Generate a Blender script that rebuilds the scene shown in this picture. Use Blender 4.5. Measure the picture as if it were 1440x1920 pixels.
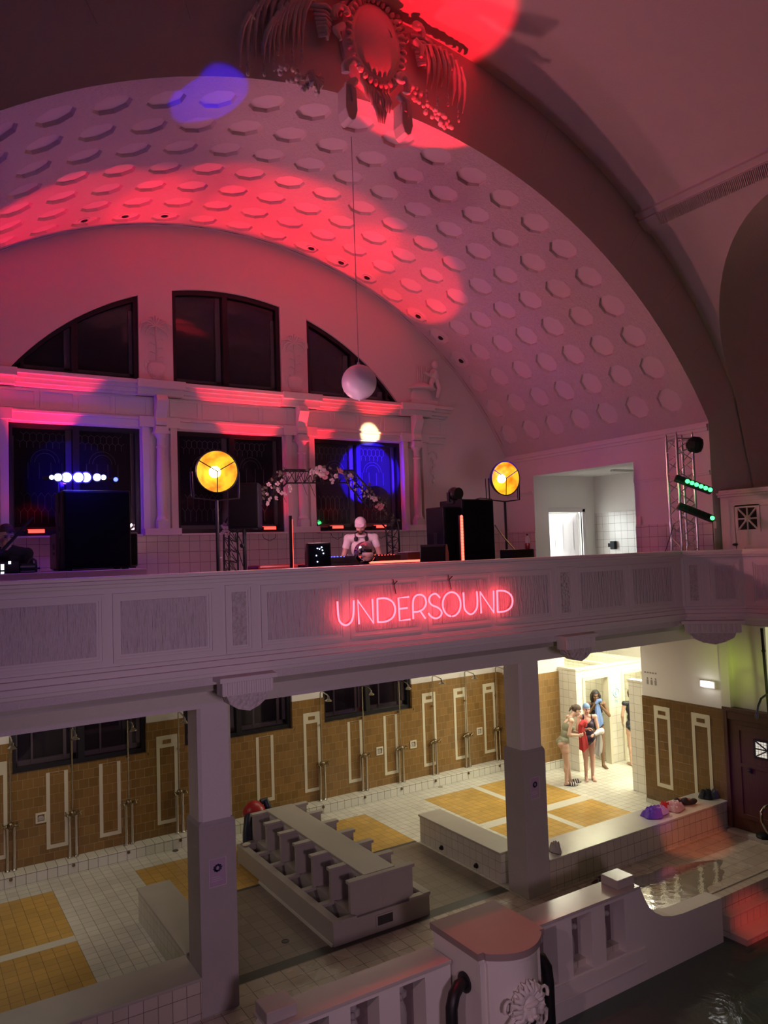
import bpy, bmesh, math, random
from math import sin, cos, pi, radians as rad
from mathutils import Vector as V, Matrix
from mathutils.geometry import tessellate_polygon

for o in list(bpy.data.objects): bpy.data.objects.remove(o)
SC = bpy.context.scene
COL = SC.collection
random.seed(7)

# ------------------------------------------------------------------ camera
CAM = V((0, 0, 4.9))
YAW, PIT, ROL, FPX = 0.565177, 0.0491727, -0.0328625, 1442.0
_f = V((sin(YAW)*cos(PIT), cos(YAW)*cos(PIT), sin(PIT)))
_r0 = V((cos(YAW), -sin(YAW), 0)); _u0 = _r0.cross(_f)
_r = _r0*cos(ROL) + _u0*sin(ROL); _u = _u0*cos(ROL) - _r0*sin(ROL)
cd = bpy.data.cameras.new('camera'); cam = bpy.data.objects.new('camera', cd); COL.objects.link(cam)
cam.matrix_world = Matrix((( _r.x, _u.x, -_f.x, CAM.x), (_r.y, _u.y, -_f.y, CAM.y), (_r.z, _u.z, -_f.z, CAM.z), (0, 0, 0, 1)))
cd.sensor_fit = 'VERTICAL'; cd.sensor_height = 36.0; cd.lens = 36.0*FPX/1920.0
cd.clip_start = 0.05; cd.clip_end = 200
SC.camera = cam
def ray(px, py): return _f + _r*((px-720)/FPX) - _u*((py-960)/FPX)
def at(px, py, Y): d = ray(px, py); return CAM + d*(Y/d.y)
def atx(px, py, X): d = ray(px, py); return CAM + d*(X/d.x)
def atz(px, py, z): d = ray(px, py); return CAM + d*((z-CAM.z)/d.z)

# ------------------------------------------------------------------ render look, world
SC.view_settings.view_transform = 'Standard'; SC.view_settings.look = 'None'
SC.view_settings.gamma = 1.0; SC.view_settings.exposure = 0.0
SC.view_settings.use_curve_mapping = False
W = bpy.data.worlds.new('night'); SC.world = W; W.use_nodes = True
W.node_tree.nodes['Background'].inputs[0].default_value = (0.10, 0.03, 0.05, 1)
W.node_tree.nodes['Background'].inputs[1].default_value = 0.12

# ------------------------------------------------------------------ lights
def aim(o, tgt):
    o.rotation_euler = (V(tgt)-o.location).to_track_quat('-Z', 'Y').to_euler()
def spot(name, loc, tgt, col, power, ang, blend=0.3, r=0.03):
    l = bpy.data.lights.new(name, 'SPOT'); l.color = col; l.energy = power; l.spot_size = rad(ang); l.spot_blend = blend; l.shadow_soft_size = r
    o = bpy.data.objects.new(name, l); COL.objects.link(o); o.location = loc; aim(o, tgt); return o
def area(name, loc, tgt, col, power, sx, sy, spread=180):
    l = bpy.data.lights.new(name, 'AREA'); l.shape = 'RECTANGLE'; l.size = sx; l.size_y = sy; l.color = col; l.energy = power; l.spread = rad(spread)
    o = bpy.data.objects.new(name, l); COL.objects.link(o); o.location = loc; aim(o, tgt); return o
def point(name, loc, col, power, r=0.1):
    l = bpy.data.lights.new(name, 'POINT'); l.color = col; l.energy = power; l.shadow_soft_size = r
    o = bpy.data.objects.new(name, l); COL.objects.link(o); o.location = loc; return o
RED = (1.0, 0.012, 0.03); PINK = (1.0, 0.30, 0.33); BLUE = (0.03, 0.008, 1.0)
# stage wash on the gallery, thrown up and out into the hall and the vault
spot('stage_wash', (5.6, 12.5, 5.6), (6.4, 9.0, 11), PINK, 105, 125, 0.5, 0.15)
spot('stage_cross_wash', (1.2, 10.6, 6.5), (10.5, 6.6, 9.6), PINK, 400, 92, 0.6, 0.12)
point('stage_fill', (4.6, 8.9, 5.6), (1.0, .50, .60), 60, 0.1)  # added fill for the dado and lower wall, no fixture here
# added unseen wash from behind the camera, over the gallery front and the columns
spot('hall_fill', (1.2, -2.0, 3.9), (4.8, 7.4, 2.6), (1.0, 0.66, 0.88), 590, 74, 0.9, 0.45)
# red uplights on the window sills
for px, tg, pw, an in ((71, (2.1, 13.0, 10.0), 950, 46), (512, (5.0, 12.9, 10.8), 950, 46), (640, (6.4, 12.6, 10.8), 950, 40), (722, (8.3, 12.6, 10.2), 900, 36)):
    p = at(px, 990, 13.22)
    spot('red_uplight', (p.x, 13.17, 5.46), (tg[0], tg[1]-.20, tg[2]), RED, pw*.95, an, 0.3, 0.04)
    spot('red_bar_glow', (p.x, 13.30, 5.45), (p.x, 13.30, 9), RED, 10, 150, 0.6, 0.05)
spot('red_ornament_beam', (6.2, 8.05, 4.95), (5.85, 7.8, 11.4), RED, 3000, 21, 0.3, 0.03)
spot('blue_vault_beam', (4.2, 3.0, 5.2), (3.2, 8.75, 10.5), BLUE, 2200, 7, 0.25, 0.02)
spot('blue_window_beam', (9.6, 1.0, 6.6), at(694, 890, 13.65), BLUE, 90000, 6.2, 0.15, 0.02)
spot('warm_beam', (8.6, 1.5, 5.6), at(695, 814, 13.42), (1.0, 0.70, 0.36), 22000, 2.5, 0.6, 0.02)
# shower hall and changing room fluorescent light
area('changing_room_light', (13.4, 10.3, 3.22), (13.4, 10.3, 0), (1.0, 0.97, 0.74), 225, 2.4, 2.6)
area('shower_light_right', (10.3, 11.3, 3.2), (10.3, 11.3, 0), (1.0, 0.92, 0.70), 72, 2.2, 0.6)
area('shower_light_middle', (6.6, 12.2, 3.2), (6.6, 12.2, 0), (1.0, 0.88, 0.66), 15, 2.4, 0.6)
area('shower_light_left', (1.2, 11.8, 3.2), (1.2, 11.8, 0), (1.0, 0.88, 0.70), 22, 2.0, 0.6)
# landing behind the gallery door
area('landing_light', (13.6, 11.0, 6.4), (13.6, 11.2, 3.6), (0.92, 1.0, 0.86), 9, 1.2, 0.5)
area('stair_light', (13.6, 14.9, 6.0), (13.6, 14.4, 4.6), (0.80, 0.95, 1.0), 420, 1.0, 0.8)
# coloured effect spots on the lower right wall, steps and deck
area('cubicle_light', (13.6, 13.2, 3.2), (13.6, 13.2, 0), (1.0, 0.96, 0.62), 60, 2.2, 0.6)
spot('green_spot', (6.5, 3.0, 1.9), (11.95, 7.92, 2.72), (0.52, 0.72, 0.06), 1300, 9, 1.0, 0.35)
spot('violet_spot', (5.5, 4.0, 5.6), (11.95, 7.7, 1.0), (0.35, 0.02, 1.0), 900, 9, 0.9, 0.02)
spot('violet_towel_spot', (6.5, 2.5, 5.6), (10.3, 8.4, 0.5), (0.28, 0.05, 1.0), 500, 5, 0.9, 0.02)
spot('orange_spot', (7.0, 3.0, 5.6), (10.9, 8.2, 0.2), (1.0, 0.22, 0.08), 900, 10, 0.5, 0.02)
spot('red_step_spot', (4.8, 1.6, 4.4), (9.95, 6.42, -0.3), (1.0, 0.06, 0.04), 1700, 7, 1.0, 0.02)
spot('violet_front_fill', (-0.5, 1.0, 6.2), (2.0, 7.4, 4.2), (0.55, 0.22, 1.0), 80, 62, 1.0, 0.1)  # added unseen wash that turns the gallery front violet
spot('dj_spot', (4.0, 0.5, 7.0), at(684, 1005, 9.7), (1.0, 0.22, 0.45), 360, 5, 0.8, 0.05)
spot('pier_side_fill', (-1.5, 2.0, 5.0), (5.0, 6.4, 0.2), (1.0, 0.60, 0.68), 260, 22, 0.9, 0.1)  # added from the camera side to brighten the pier's left face
spot('red_pier_spot', (4.6, 8.1, 8.9), (5.0, 6.6, 0.8), (1.0, 0.035, 0.05), 520, 30, 0.9, 0.05)

# ------------------------------------------------------------------ materials
MATS = {}
def nodes(name):
    m = bpy.data.materials.new(name); m.use_nodes = True; MATS[name] = m
    nt = m.node_tree; b = nt.nodes['Principled BSDF']; return m, nt, b
def L(nt, a, b): nt.links.new(a, b)
def N(nt, t, **k):
    n = nt.nodes.new(t)
    for a, v in k.items(): setattr(n, a, v)
    return n
def math_node(nt, op, a, b=None):
    n = N(nt, 'ShaderNodeMath', operation=op)
    for i, x in enumerate((a, b)):
        if x is None: continue
        if isinstance(x, (int, float)): n.inputs[i].default_value = x
        else: L(nt, x, n.inputs[i])
    return n.outputs[0]
def plain(name, col, rough=0.6, metal=0.0, spec=0.5, bump=0.0, scale=60, emit=None, es=0.0, var=0.0, stretch=None, bd=0.02):
    m, nt, b = nodes(name)
    b.inputs['Base Color'].default_value = (*col, 1); b.inputs['Roughness'].default_value = rough
    b.inputs['Metallic'].default_value = metal; b.inputs['Specular IOR Level'].default_value = spec
    if emit: b.inputs['Emission Color'].default_value = (*emit, 1); b.inputs['Emission Strength'].default_value = es
    if bump or var:
        tc = N(nt, 'ShaderNodeTexCoord'); no = N(nt, 'ShaderNodeTexNoise'); no.inputs['Scale'].default_value = scale; no.inputs['Detail'].default_value = 4
        src = tc.outputs['Object']
        if stretch:
            mp = N(nt, 'ShaderNodeMapping'); mp.inputs['Scale'].default_value = stretch; L(nt, src, mp.inputs[0]); src = mp.outputs[0]
        L(nt, src, no.inputs['Vector'])
        if bump:
            bp = N(nt, 'ShaderNodeBump'); bp.inputs['Strength'].default_value = bump; bp.inputs['Distance'].default_value = bd
            L(nt, no.outputs[0], bp.inputs['Height']); L(nt, bp.outputs[0], b.inputs['Normal'])
        if var:
            n2 = N(nt, 'ShaderNodeTexNoise'); n2.inputs['Scale'].default_value = 2.2; n2.inputs['Detail'].default_value = 6; L(nt, tc.outputs['Object'], n2.inputs['Vector'])
            mx = N(nt, 'ShaderNodeMix', data_type='RGBA'); L(nt, n2.outputs[0], mx.inputs[0])
            mx.inputs[6].default_value = (*[c*(1-var) for c in col], 1); mx.inputs[7].default_value = (*[min(1, c*(1+var)) for c in col], 1)
            L(nt, mx.outputs[2], b.inputs['Base Color'])
    return m
def tiles(name, col, grout, size, u, v, rough=0.25, var=0.1, gap=0.006, offset=0.0, size_y=None, shift=(0, 0), wet=False, dirt=0.0):
    """square tiles; u and v name the object axes the courses follow"""
    m, nt, b = nodes(name)
    tc = N(nt, 'ShaderNodeTexCoord'); sx = N(nt, 'ShaderNodeSeparateXYZ'); L(nt, tc.outputs['Object'], sx.inputs[0])
    cx = N(nt, 'ShaderNodeCombineXYZ')
    ax = {'x': 0, 'y': 1, 'z': 2}
    L(nt, math_node(nt, 'ADD', sx.outputs[ax[u]], shift[0]+60.0), cx.inputs[0]); L(nt, math_node(nt, 'ADD', sx.outputs[ax[v]], shift[1]+60.0), cx.inputs[1])
    br = N(nt, 'ShaderNodeTexBrick'); br.offset = offset; br.squash = 1.0
    br.inputs['Scale'].default_value = 1.0; br.inputs['Brick Width'].default_value = size; br.inputs['Row Height'].default_value = size_y or size
    br.inputs['Mortar Size'].default_value = gap/2; br.inputs['Mortar Smooth'].default_value = 0.1; br.inputs['Bias'].default_value = 0.0
    br.inputs['Color1'].default_value = (*[c*(1-var) for c in col], 1); br.inputs['Color2'].default_value = (*[min(1, c*(1+var)) for c in col], 1)
    br.inputs['Mortar'].default_value = (*grout, 1)
    L(nt, cx.outputs[0], br.inputs['Vector'])
    out = br.outputs['Color']
    if dirt:
        n2 = N(nt, 'ShaderNodeTexNoise'); n2.inputs['Scale'].default_value = 1.3; n2.inputs['Detail'].default_value = 8; L(nt, tc.outputs['Object'], n2.inputs['Vector'])
        mx = N(nt, 'ShaderNodeMix', data_type='RGBA', blend_type='MULTIPLY'); mx.inputs[0].default_value = 1.0
        L(nt, out, mx.inputs[6])
        rp = N(nt, 'ShaderNodeValToRGB'); rp.color_ramp.elements[0].position = 0.35; rp.color_ramp.elements[1].position = 0.65
        rp.color_ramp.elements[0].color = (1-dirt, 1-dirt, 1-dirt, 1); rp.color_ramp.elements[1].color = (1, 1, 1, 1)
        L(nt, n2.outputs[0], rp.inputs[0]); L(nt, rp.outputs[0], mx.inputs[7]); out = mx.outputs[2]
    L(nt, out, b.inputs['Base Color'])
    bp = N(nt, 'ShaderNodeBump', invert=True); bp.inputs['Strength'].default_value = 0.5; bp.inputs['Distance'].default_value = 0.006
    L(nt, br.outputs['Fac'], bp.inputs['Height']); L(nt, bp.outputs[0], b.inputs['Normal'])
    b.inputs['Roughness'].default_value = rough
    if wet:
        n3 = N(nt, 'ShaderNodeTexNoise'); n3.inputs['Scale'].default_value = 3.0; n3.inputs['Detail'].default_value = 6; L(nt, tc.outputs['Object'], n3.inputs['Vector'])
        r2 = N(nt, 'ShaderNodeMapRange'); r2.inputs[1].default_value = 0.42; r2.inputs[2].default_value = 0.58; r2.inputs[3].default_value = 0.06; r2.inputs[4].default_value = rough
        L(nt, n3.outputs[0], r2.inputs[0]); L(nt, r2.outputs[0], b.inputs['Roughness'])
    return m

PL = plain('white_plaster', (0.70, 0.66, 0.62), 0.75, bump=0.25, scale=35, var=0.04)
PLS = plain('smooth_plaster', (0.70, 0.66, 0.62), 0.6)
COF = plain('coffer_plaster', (0.70, 0.62, 0.60), 0.75)
RGH = plain('combed_plaster', (0.66, 0.585, 0.56), 0.9, bump=1.0, scale=16, stretch=(1.0, 4.0, 1.6), bd=0.028)
STU = plain('rough_stucco', (0.66, 0.61, 0.58), 0.9, bump=0.7, scale=55)
RIB = plain('ribbed_panel', (0.66, 0.61, 0.60), 0.85, bump=1.0, scale=7, stretch=(6.0, 6.0, 0.7), bd=0.045)
FARP = plain('darkened_far_plaster', (0.10, 0.075, 0.09), 0.8)  # plaster darkened in colour so unseen hall surfaces bounce less light
PEB = plain('pebbled_stucco', (0.62, 0.57, 0.54), 0.85)
def _peb():
    nt = PEB.node_tree; b = nt.nodes['Principled BSDF']; tc = N(nt, 'ShaderNodeTexCoord'); vo = N(nt, 'ShaderNodeTexVoronoi'); vo.inputs['Scale'].default_value = 24
    bp = N(nt, 'ShaderNodeBump', invert=True); bp.inputs['Strength'].default_value = 1.0; bp.inputs['Distance'].default_value = 0.03
    L(nt, tc.outputs['Object'], vo.inputs['Vector']); L(nt, vo.outputs['Distance'], bp.inputs['Height']); L(nt, bp.outputs[0], b.inputs['Normal'])
_peb()
CON = plain('grey_column_render', (0.42, 0.385, 0.37), 0.7, bump=0.2, scale=25, var=0.12)
TER = plain('terrazzo', (0.42, 0.39, 0.34), 0.35, bump=0.05, scale=80, var=0.15)
TERG = plain('polished_terrazzo', (0.50, 0.46, 0.42), 0.18, bump=0.04, scale=80, var=0.1)
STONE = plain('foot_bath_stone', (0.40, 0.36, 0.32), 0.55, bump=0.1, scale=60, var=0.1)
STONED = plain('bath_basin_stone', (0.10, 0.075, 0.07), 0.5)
TW = tiles('white_floor_tile', (0.66, 0.64, 0.55), (0.30, 0.27, 0.22), 0.15, 'x', 'y', 0.28, 0.06, 0.008, dirt=0.18)
TY = tiles('yellow_floor_tile', (0.58, 0.36, 0.09), (0.24, 0.15, 0.05), 0.15, 'x', 'y', 0.28, 0.10, 0.007, dirt=0.18)
TD = tiles('darkened_grey_tile', (0.22, 0.18, 0.145), (0.11, 0.09, 0.07), 0.20, 'x', 'y', 0.30, 0.10, 0.008, shift=(0.05, 0.1))  # tinted darker for both its dirt and the weaker light between the columns
TDK = tiles('deck_tile', (0.54, 0.46, 0.39), (0.20, 0.16, 0.13), 0.22, 'x', 'y', 0.32, 0.08, 0.008, shift=(0.0, 0.05), wet=True)
BAND = plain('pale_floor_band', (0.62, 0.60, 0.50), 0.35)
STRIP = plain('dark_floor_strip', (0.06, 0.055, 0.05), 0.45)
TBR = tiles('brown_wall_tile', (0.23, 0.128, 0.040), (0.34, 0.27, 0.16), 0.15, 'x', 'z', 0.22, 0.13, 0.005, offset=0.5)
TBRY = tiles('darkened_brown_tile', (0.15, 0.082, 0.030), (0.20, 0.14, 0.08), 0.15, 'y', 'z', 0.22, 0.13, 0.005, offset=0.5)  # same brown tile, colour lowered because the right wall took too much light
TKX = tiles('kerb_tile', (0.66, 0.65, 0.56), (0.10, 0.09, 0.08), 0.15, 'x', 'z', 0.25, 0.04, 0.007)
TKY = tiles('bench_side_tile', (0.55, 0.53, 0.45), (0.22, 0.19, 0.16), 0.15, 'y', 'z', 0.28, 0.05, 0.006)
TBX = tiles('bench_front_tile', (0.52, 0.47, 0.40), (0.18, 0.15, 0.13), 0.15, 'x', 'z', 0.28, 0.06, 0.007, size_y=0.21)
TGX = tiles('gallery_tile', (0.66, 0.60, 0.56), (0.22, 0.16, 0.16), 0.19, 'x', 'z', 0.22, 0.04, 0.007)
TGY = tiles('gallery_side_tile', (0.66, 0.60, 0.56), (0.22, 0.16, 0.16), 0.19, 'y', 'z', 0.22, 0.04, 0.007)
TCX = tiles('cubicle_tile', (0.70, 0.68, 0.58), (0.36, 0.34, 0.26), 0.17, 'x', 'z', 0.25, 0.04, 0.006)
TCY = tiles('cubicle_side_tile', (0.70, 0.68, 0.58), (0.30, 0.28, 0.24), 0.17, 'y', 'z', 0.25, 0.04, 0.006)
IVT = plain('ivory_tile', (0.62, 0.58, 0.44), 0.3)
BLK = plain('black_metal', (0.012, 0.012, 0.014), 0.45, spec=0.4)
BLKP = plain('black_plastic', (0.010, 0.010, 0.014), 0.5, spec=0.18, bump=0.1, scale=300)
GRL = plain('speaker_grille', (0.005, 0.005, 0.007), 0.7, spec=0.06, bump=0.6, scale=400)
ALU = plain('aluminium', (0.72, 0.70, 0.72), 0.28, 1.0)
CHR = plain('old_chrome', (0.50, 0.47, 0.42), 0.22, 1.0)
BRS = plain('dull_brass', (0.22, 0.17, 0.10), 0.35, 1.0)
FRM = plain('window_frame_black', (0.010, 0.009, 0.012), 0.4)
INF = plain('inner_frame_paint', (0.30, 0.25, 0.25), 0.5)
LEAD = plain('lead_came', (0.42, 0.37, 0.36), 0.5)
BACK = plain('dark_leaded_glass', (0.055, 0.048, 0.062), 0.12)
WOOD = plain('dark_wood', (0.075, 0.028, 0.020), 0.4, bump=0.3, scale=6, stretch=(8, 8, 0.5), var=0.25)
DOORW = plain('white_door_paint', (0.62, 0.55, 0.55), 0.45)
PAPER = plain('poster_paper', (0.62, 0.58, 0.60), 0.6)
INK = plain('dark_blue_ink', (0.03, 0.03, 0.09), 0.6)
PINKP = plain('pale_line_print', (0.45, 0.33, 0.45), 0.6)
REDP = plain('red_plastic', (0.36, 0.015, 0.02), 0.35)
NAVY = plain('navy_plastic', (0.010, 0.012, 0.035), 0.45)
def glow(name, col, s): return plain(name, (0.02, 0.02, 0.02), 0.5, emit=col, es=s)
NEON = glow('neon_pink', (1.0, 0.050, 0.075), 9)
LEDR = glow('red_led', (1.0, 0.045, 0.03), 4.0)
LEDW = glow('warm_led', (1.0, 0.09, 0.055), 5.0)
LEDG = glow('green_led', (0.06, 1.0, 0.18), 4.0)
LEDB = glow('blue_white_led', (0.55, 0.62, 1.0), 14.0)
LEDBL = glow('blue_led', (0.04, 0.06, 1.0), 10.0)
BULB = glow('warm_bulb', (1.0, 0.86, 0.42), 14.0)
AMBER = glow('amber_reflector', (1.0, 0.40, 0.02), 1.0)
def _amb():
    nt = AMBER.node_tree; b = nt.nodes['Principled BSDF']; b.inputs['Base Color'].default_value = (.25, .10, .0, 1); b.inputs['Specular IOR Level'].default_value = 0.1
    tc = N(nt, 'ShaderNodeTexCoord'); no = N(nt, 'ShaderNodeTexNoise'); no.inputs['Scale'].default_value = 5; rp = N(nt, 'ShaderNodeValToRGB')
    rp.color_ramp.elements[0].position = .38; rp.color_ramp.elements[0].color = (.9, .10, 0, 1); rp.color_ramp.elements[1].position = .60; rp.color_ramp.elements[1].color = (1, .52, .02, 1)
    L(nt, tc.outputs['Object'], no.inputs[0]); L(nt, no.outputs[0], rp.inputs[0]); L(nt, rp.outputs[0], b.inputs['Emission Color'])
_amb()
EXITL = glow('exit_light', (1.0, 0.98, 0.95), 6.0)
GLASS = bpy.data.materials.new('window_glass'); GLASS.use_nodes = True
def _glass():
    nt = GLASS.node_tree; nt.nodes.clear(); o = N(nt, 'ShaderNodeOutputMaterial'); mx = N(nt, 'ShaderNodeMixShader'); t = N(nt, 'ShaderNodeBsdfTransparent'); g = N(nt, 'ShaderNodeBsdfGlossy')
    g.inputs['Roughness'].default_value = 0.03; fr = N(nt, 'ShaderNodeFresnel'); fr.inputs[0].default_value = 1.5; t.inputs[0].default_value = (0.85, 0.83, 0.86, 1)
    L(nt, fr.outputs[0], mx.inputs[0]); L(nt, t.outputs[0], mx.inputs[1]); L(nt, g.outputs[0], mx.inputs[2]); L(nt, mx.outputs[0], o.inputs[0])
_glass()
WATER, _nt, _b = nodes('pool_water')
_b.inputs['Base Color'].default_value = (0.085, 0.115, 0.10, 1); _b.inputs['Roughness'].default_value = 0.10; _b.inputs['IOR'].default_value = 1.33
_b.inputs['Specular IOR Level'].default_value = 0.35
_tc = N(_nt, 'ShaderNodeTexCoord'); _no = N(_nt, 'ShaderNodeTexNoise'); _no.inputs['Scale'].default_value = 2.2; _no.inputs['Detail'].default_value = 3; _no.inputs['Distortion'].default_value = 1.5
_bp = N(_nt, 'ShaderNodeBump'); _bp.inputs['Strength'].default_value = 0.25; _bp.inputs['Distance'].default_value = 0.05
L(_nt, _tc.outputs['Object'], _no.inputs['Vector']); L(_nt, _no.outputs[0], _bp.inputs['Height']); L(_nt, _bp.outputs[0], _b.inputs['Normal'])

# ------------------------------------------------------------------ mesh helpers
class MB:
    def __init__(s): s.v = []; s.f = []; s.mi = []; s.cur = 0
    def add(s, vs, fs):
        n = len(s.v); s.v += [tuple(x) for x in vs]; s.f += [tuple(i+n for i in f) for f in fs]; s.mi += [s.cur]*len(fs); return s
    def box(s, x0, x1, y0, y1, z0, z1, rot=None, org=None):
        vs = [V((x, y, z)) for z in (z0, z1) for y in (y0, y1) for x in (x0, x1)]
        if rot is not None:
            c = V(org) if org is not None else V(((x0+x1)/2, (y0+y1)/2, (z0+z1)/2)); vs = [rot@(q-c)+c for q in vs]
        return s.add(vs, [(0, 2, 3, 1), (4, 5, 7, 6), (0, 1, 5, 4), (1, 3, 7, 5), (3, 2, 6, 7), (2, 0, 4, 6)])
    def cbox(s, c, sx, sy, sz, rot=None): return s.box(c[0]-sx/2, c[0]+sx/2, c[1]-sy/2, c[1]+sy/2, c[2]-sz/2, c[2]+sz/2, rot)
    def tube(s, pts, r, n=8, closed=False):
        P = [V(p) for p in pts]; m = len(P); R = r if isinstance(r, (list, tuple)) else [r]*m
        T = []
        for i in range(m):
            a = P[(i-1) % m] if (closed or i > 0) else P[i]; b = P[(i+1) % m] if (closed or i < m-1) else P[i]
            t = b-a; T.append(t.normalized() if t.length > 1e-9 else V((0, 0, 1)))
        up = V((0, 0, 1)) if abs(T[0].z) < 0.9 else V((1, 0, 0))
        x = T[0].cross(up).normalized(); vs = []
        for i in range(m):
            x = (x - T[i]*x.dot(T[i])); x = x.normalized() if x.length > 1e-6 else T[i].orthogonal().normalized()
            y = T[i].cross(x)
            for k in range(n): a = 2*pi*k/n; vs.append(P[i]+x*(cos(a)*R[i])+y*(sin(a)*R[i]))
        fs = []
        for i in range(m if closed else m-1):
            j = (i+1) % m
            for k in range(n): l = (k+1) % n; fs.append((i*n+k, i*n+l, j*n+l, j*n+k))
        if not closed: fs += [tuple(reversed(range(n))), tuple(range((m-1)*n, m*n))]
        return s.add(vs, fs)
    def lathe(s, prof, c=(0, 0, 0), n=24, axis=(0, 0, 1), cap=True):
        q = V((0, 0, 1)).rotation_difference(V(axis)); c = V(c); vs = []
        for r, z in prof:
            for k in range(n): a = 2*pi*k/n; vs.append(c+q@V((r*cos(a), r*sin(a), z)))
        m = len(prof); fs = []
        for i in range(m-1):
            for k in range(n): l = (k+1) % n; fs.append((i*n+k, i*n+l, (i+1)*n+l, (i+1)*n+k))
        if cap: fs += [tuple(reversed(range(n))), tuple(range((m-1)*n, m*n))]
        return s.add(vs, fs)
    def sph(s, c, r, n=16, m=10, rot=None):
        R = V(r) if isinstance(r, (tuple, list, V)) else V((r, r, r)); c = V(c); vs = []; fs = []
        def put(d):
            d = V((d.x*R.x, d.y*R.y, d.z*R.z)); return c+(rot@d if rot is not None else d)
        vs.append(put(V((0, 0, -1))))
        for i in range(1, m):
            t = -pi/2+pi*i/m
            for k in range(n): a = 2*pi*k/n; vs.append(put(V((cos(t)*cos(a), cos(t)*sin(a), sin(t)))))
        vs.append(put(V((0, 0, 1)))); e = len(vs)-1
        for k in range(n): l = (k+1) % n; fs.append((0, 1+l, 1+k)); fs.append((e, 1+(m-2)*n+k, 1+(m-2)*n+l))
        for i in range(m-2):
            for k in range(n): l = (k+1) % n; fs.append((1+i*n+k, 1+i*n+l, 1+(i+1)*n+l, 1+(i+1)*n+k))
        return s.add(vs, fs)
    def prism(s, poly, plane, a, b, holes=()):
        """polygon in 'xz' (extruded along y), 'yz' (along x) or 'xy' (along z) from a to b; holes are cut through"""
        def p3(p, w): return {'xz': (p[0], w, p[1]), 'yz': (w, p[0], p[1]), 'xy': (p[0], p[1], w)}[plane]
        loops = [list(poly)]+[list(h) for h in holes]; flat = [p for l in loops for p in l]; n = len(flat)
        tri = tessellate_polygon([[V((p[0], p[1], 0)) for p in l] for l in loops])
        vs = [p3(p, a) for p in flat]+[p3(p, b) for p in flat]
        fs = [tuple(t) for t in tri]+[tuple(i+n for i in reversed(t)) for t in tri]
        o = 0
        for l in loops:
            k = len(l)
            for i in range(k): j = (i+1) % k; fs.append((o+i, o+j, o+j+n, o+i+n))
            o += k
        return s.add(vs, fs)
    def grid(s, fn, nu, nv):
        vs = [fn(i/nu, j/nv) for j in range(nv+1) for i in range(nu+1)]
        return s.add(vs, [(j*(nu+1)+i, j*(nu+1)+i+1, (j+1)*(nu+1)+i+1, (j+1)*(nu+1)+i) for j in range(nv) for i in range(nu)])

def obj(name, mb, mat, parent=None, smooth=None, bevel=0, world=True, fix=True):
    me = bpy.data.meshes.new(name); off = V((0, 0, 0))
    if parent is not None and world:
        p = parent
        while p is not None: off += p.location; p = p.parent
    me.from_pydata([tuple(V(x)-off) for x in mb.v], [], mb.f)
    mats = mat if isinstance(mat, (list, tuple)) else [mat]
    for m in mats: me.materials.append(m)
    if len(mats) > 1: me.polygons.foreach_set('material_index', mb.mi)
    if fix:
        b = bmesh.new(); b.from_mesh(me); bmesh.ops.recalc_face_normals(b, faces=b.faces); b.to_mesh(me); b.free()
    if smooth is not None:
        me.polygons.foreach_set('use_smooth', [True]*len(me.polygons)); me.set_sharp_from_angle(angle=rad(smooth))
    me.update()
    o = bpy.data.objects.new(name, me); COL.objects.link(o)
    if parent is not None: o.parent = parent
    if bevel:
        md = o.modifiers.new('edge', 'BEVEL'); md.width = bevel; md.segments = 2; md.limit_method = 'ANGLE'; md.angle_limit = rad(40)
    return o
def tag(o, label, cat, group=None, kind=None):
    o['label'] = label; o['category'] = cat
    if group: o['group'] = group
    if kind: o['kind'] = kind
    return o
def thing(name, label, cat, loc=(0, 0, 0), rz=0, group=None, kind=None):
    o = bpy.data.objects.new(name, None); COL.objects.link(o); o.location = loc; o.rotation_euler = (0, 0, rz); o.empty_display_size = 0.1
    return tag(o, label, cat, group, kind)
def struct(name, mb, mat, label, cat, **k): return tag(obj(name, mb, mat, **k), label, cat, kind='structure')
def dup(root, loc, rz, label, group=None):
    r = root.copy(); COL.objects.link(r); r.location = loc; r.rotation_euler = (0, 0, rz); r['label'] = label
    if group: r['group'] = group
    for ch in list(root.children):
        c = ch.copy(); COL.objects.link(c); c.parent = r
        for g in list(ch.children): d = g.copy(); COL.objects.link(d); d.parent = c
    return r
ORD = ['first', 'second', 'third', 'fourth', 'fifth', 'sixth', 'seventh', 'eighth', 'ninth', 'tenth', 'eleventh', 'twelfth']
# ================================================================== SETTING
XA = 5.26; HW = 6.69; XR = XA+HW; XL = XA-HW; YF = 8.2; YB = 13.5; ZS = 6.95; GF = 3.65
def vault_circle(y):
    t = (y-YF)/(YB-YF); s = 3.75+(4.0-3.75)*t; R = (HW*HW+s*s)/(2*s); return R, ZS+s-R
def vp(th, y, d=0.0):
    """point of the niche vault at angle th (degrees from the crown) and depth y, pushed out by d"""
    R, c = vault_circle(y); R += d; k = 3.47-c; S, Cc = sin(rad(th)), cos(rad(th))
    t = -k*Cc+math.sqrt(max(0, R*R-k*k*S*S)); return V((XA+t*S, y, 3.47+t*Cc))
TH = math.degrees(math.atan2(HW, ZS-3.47))

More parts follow.
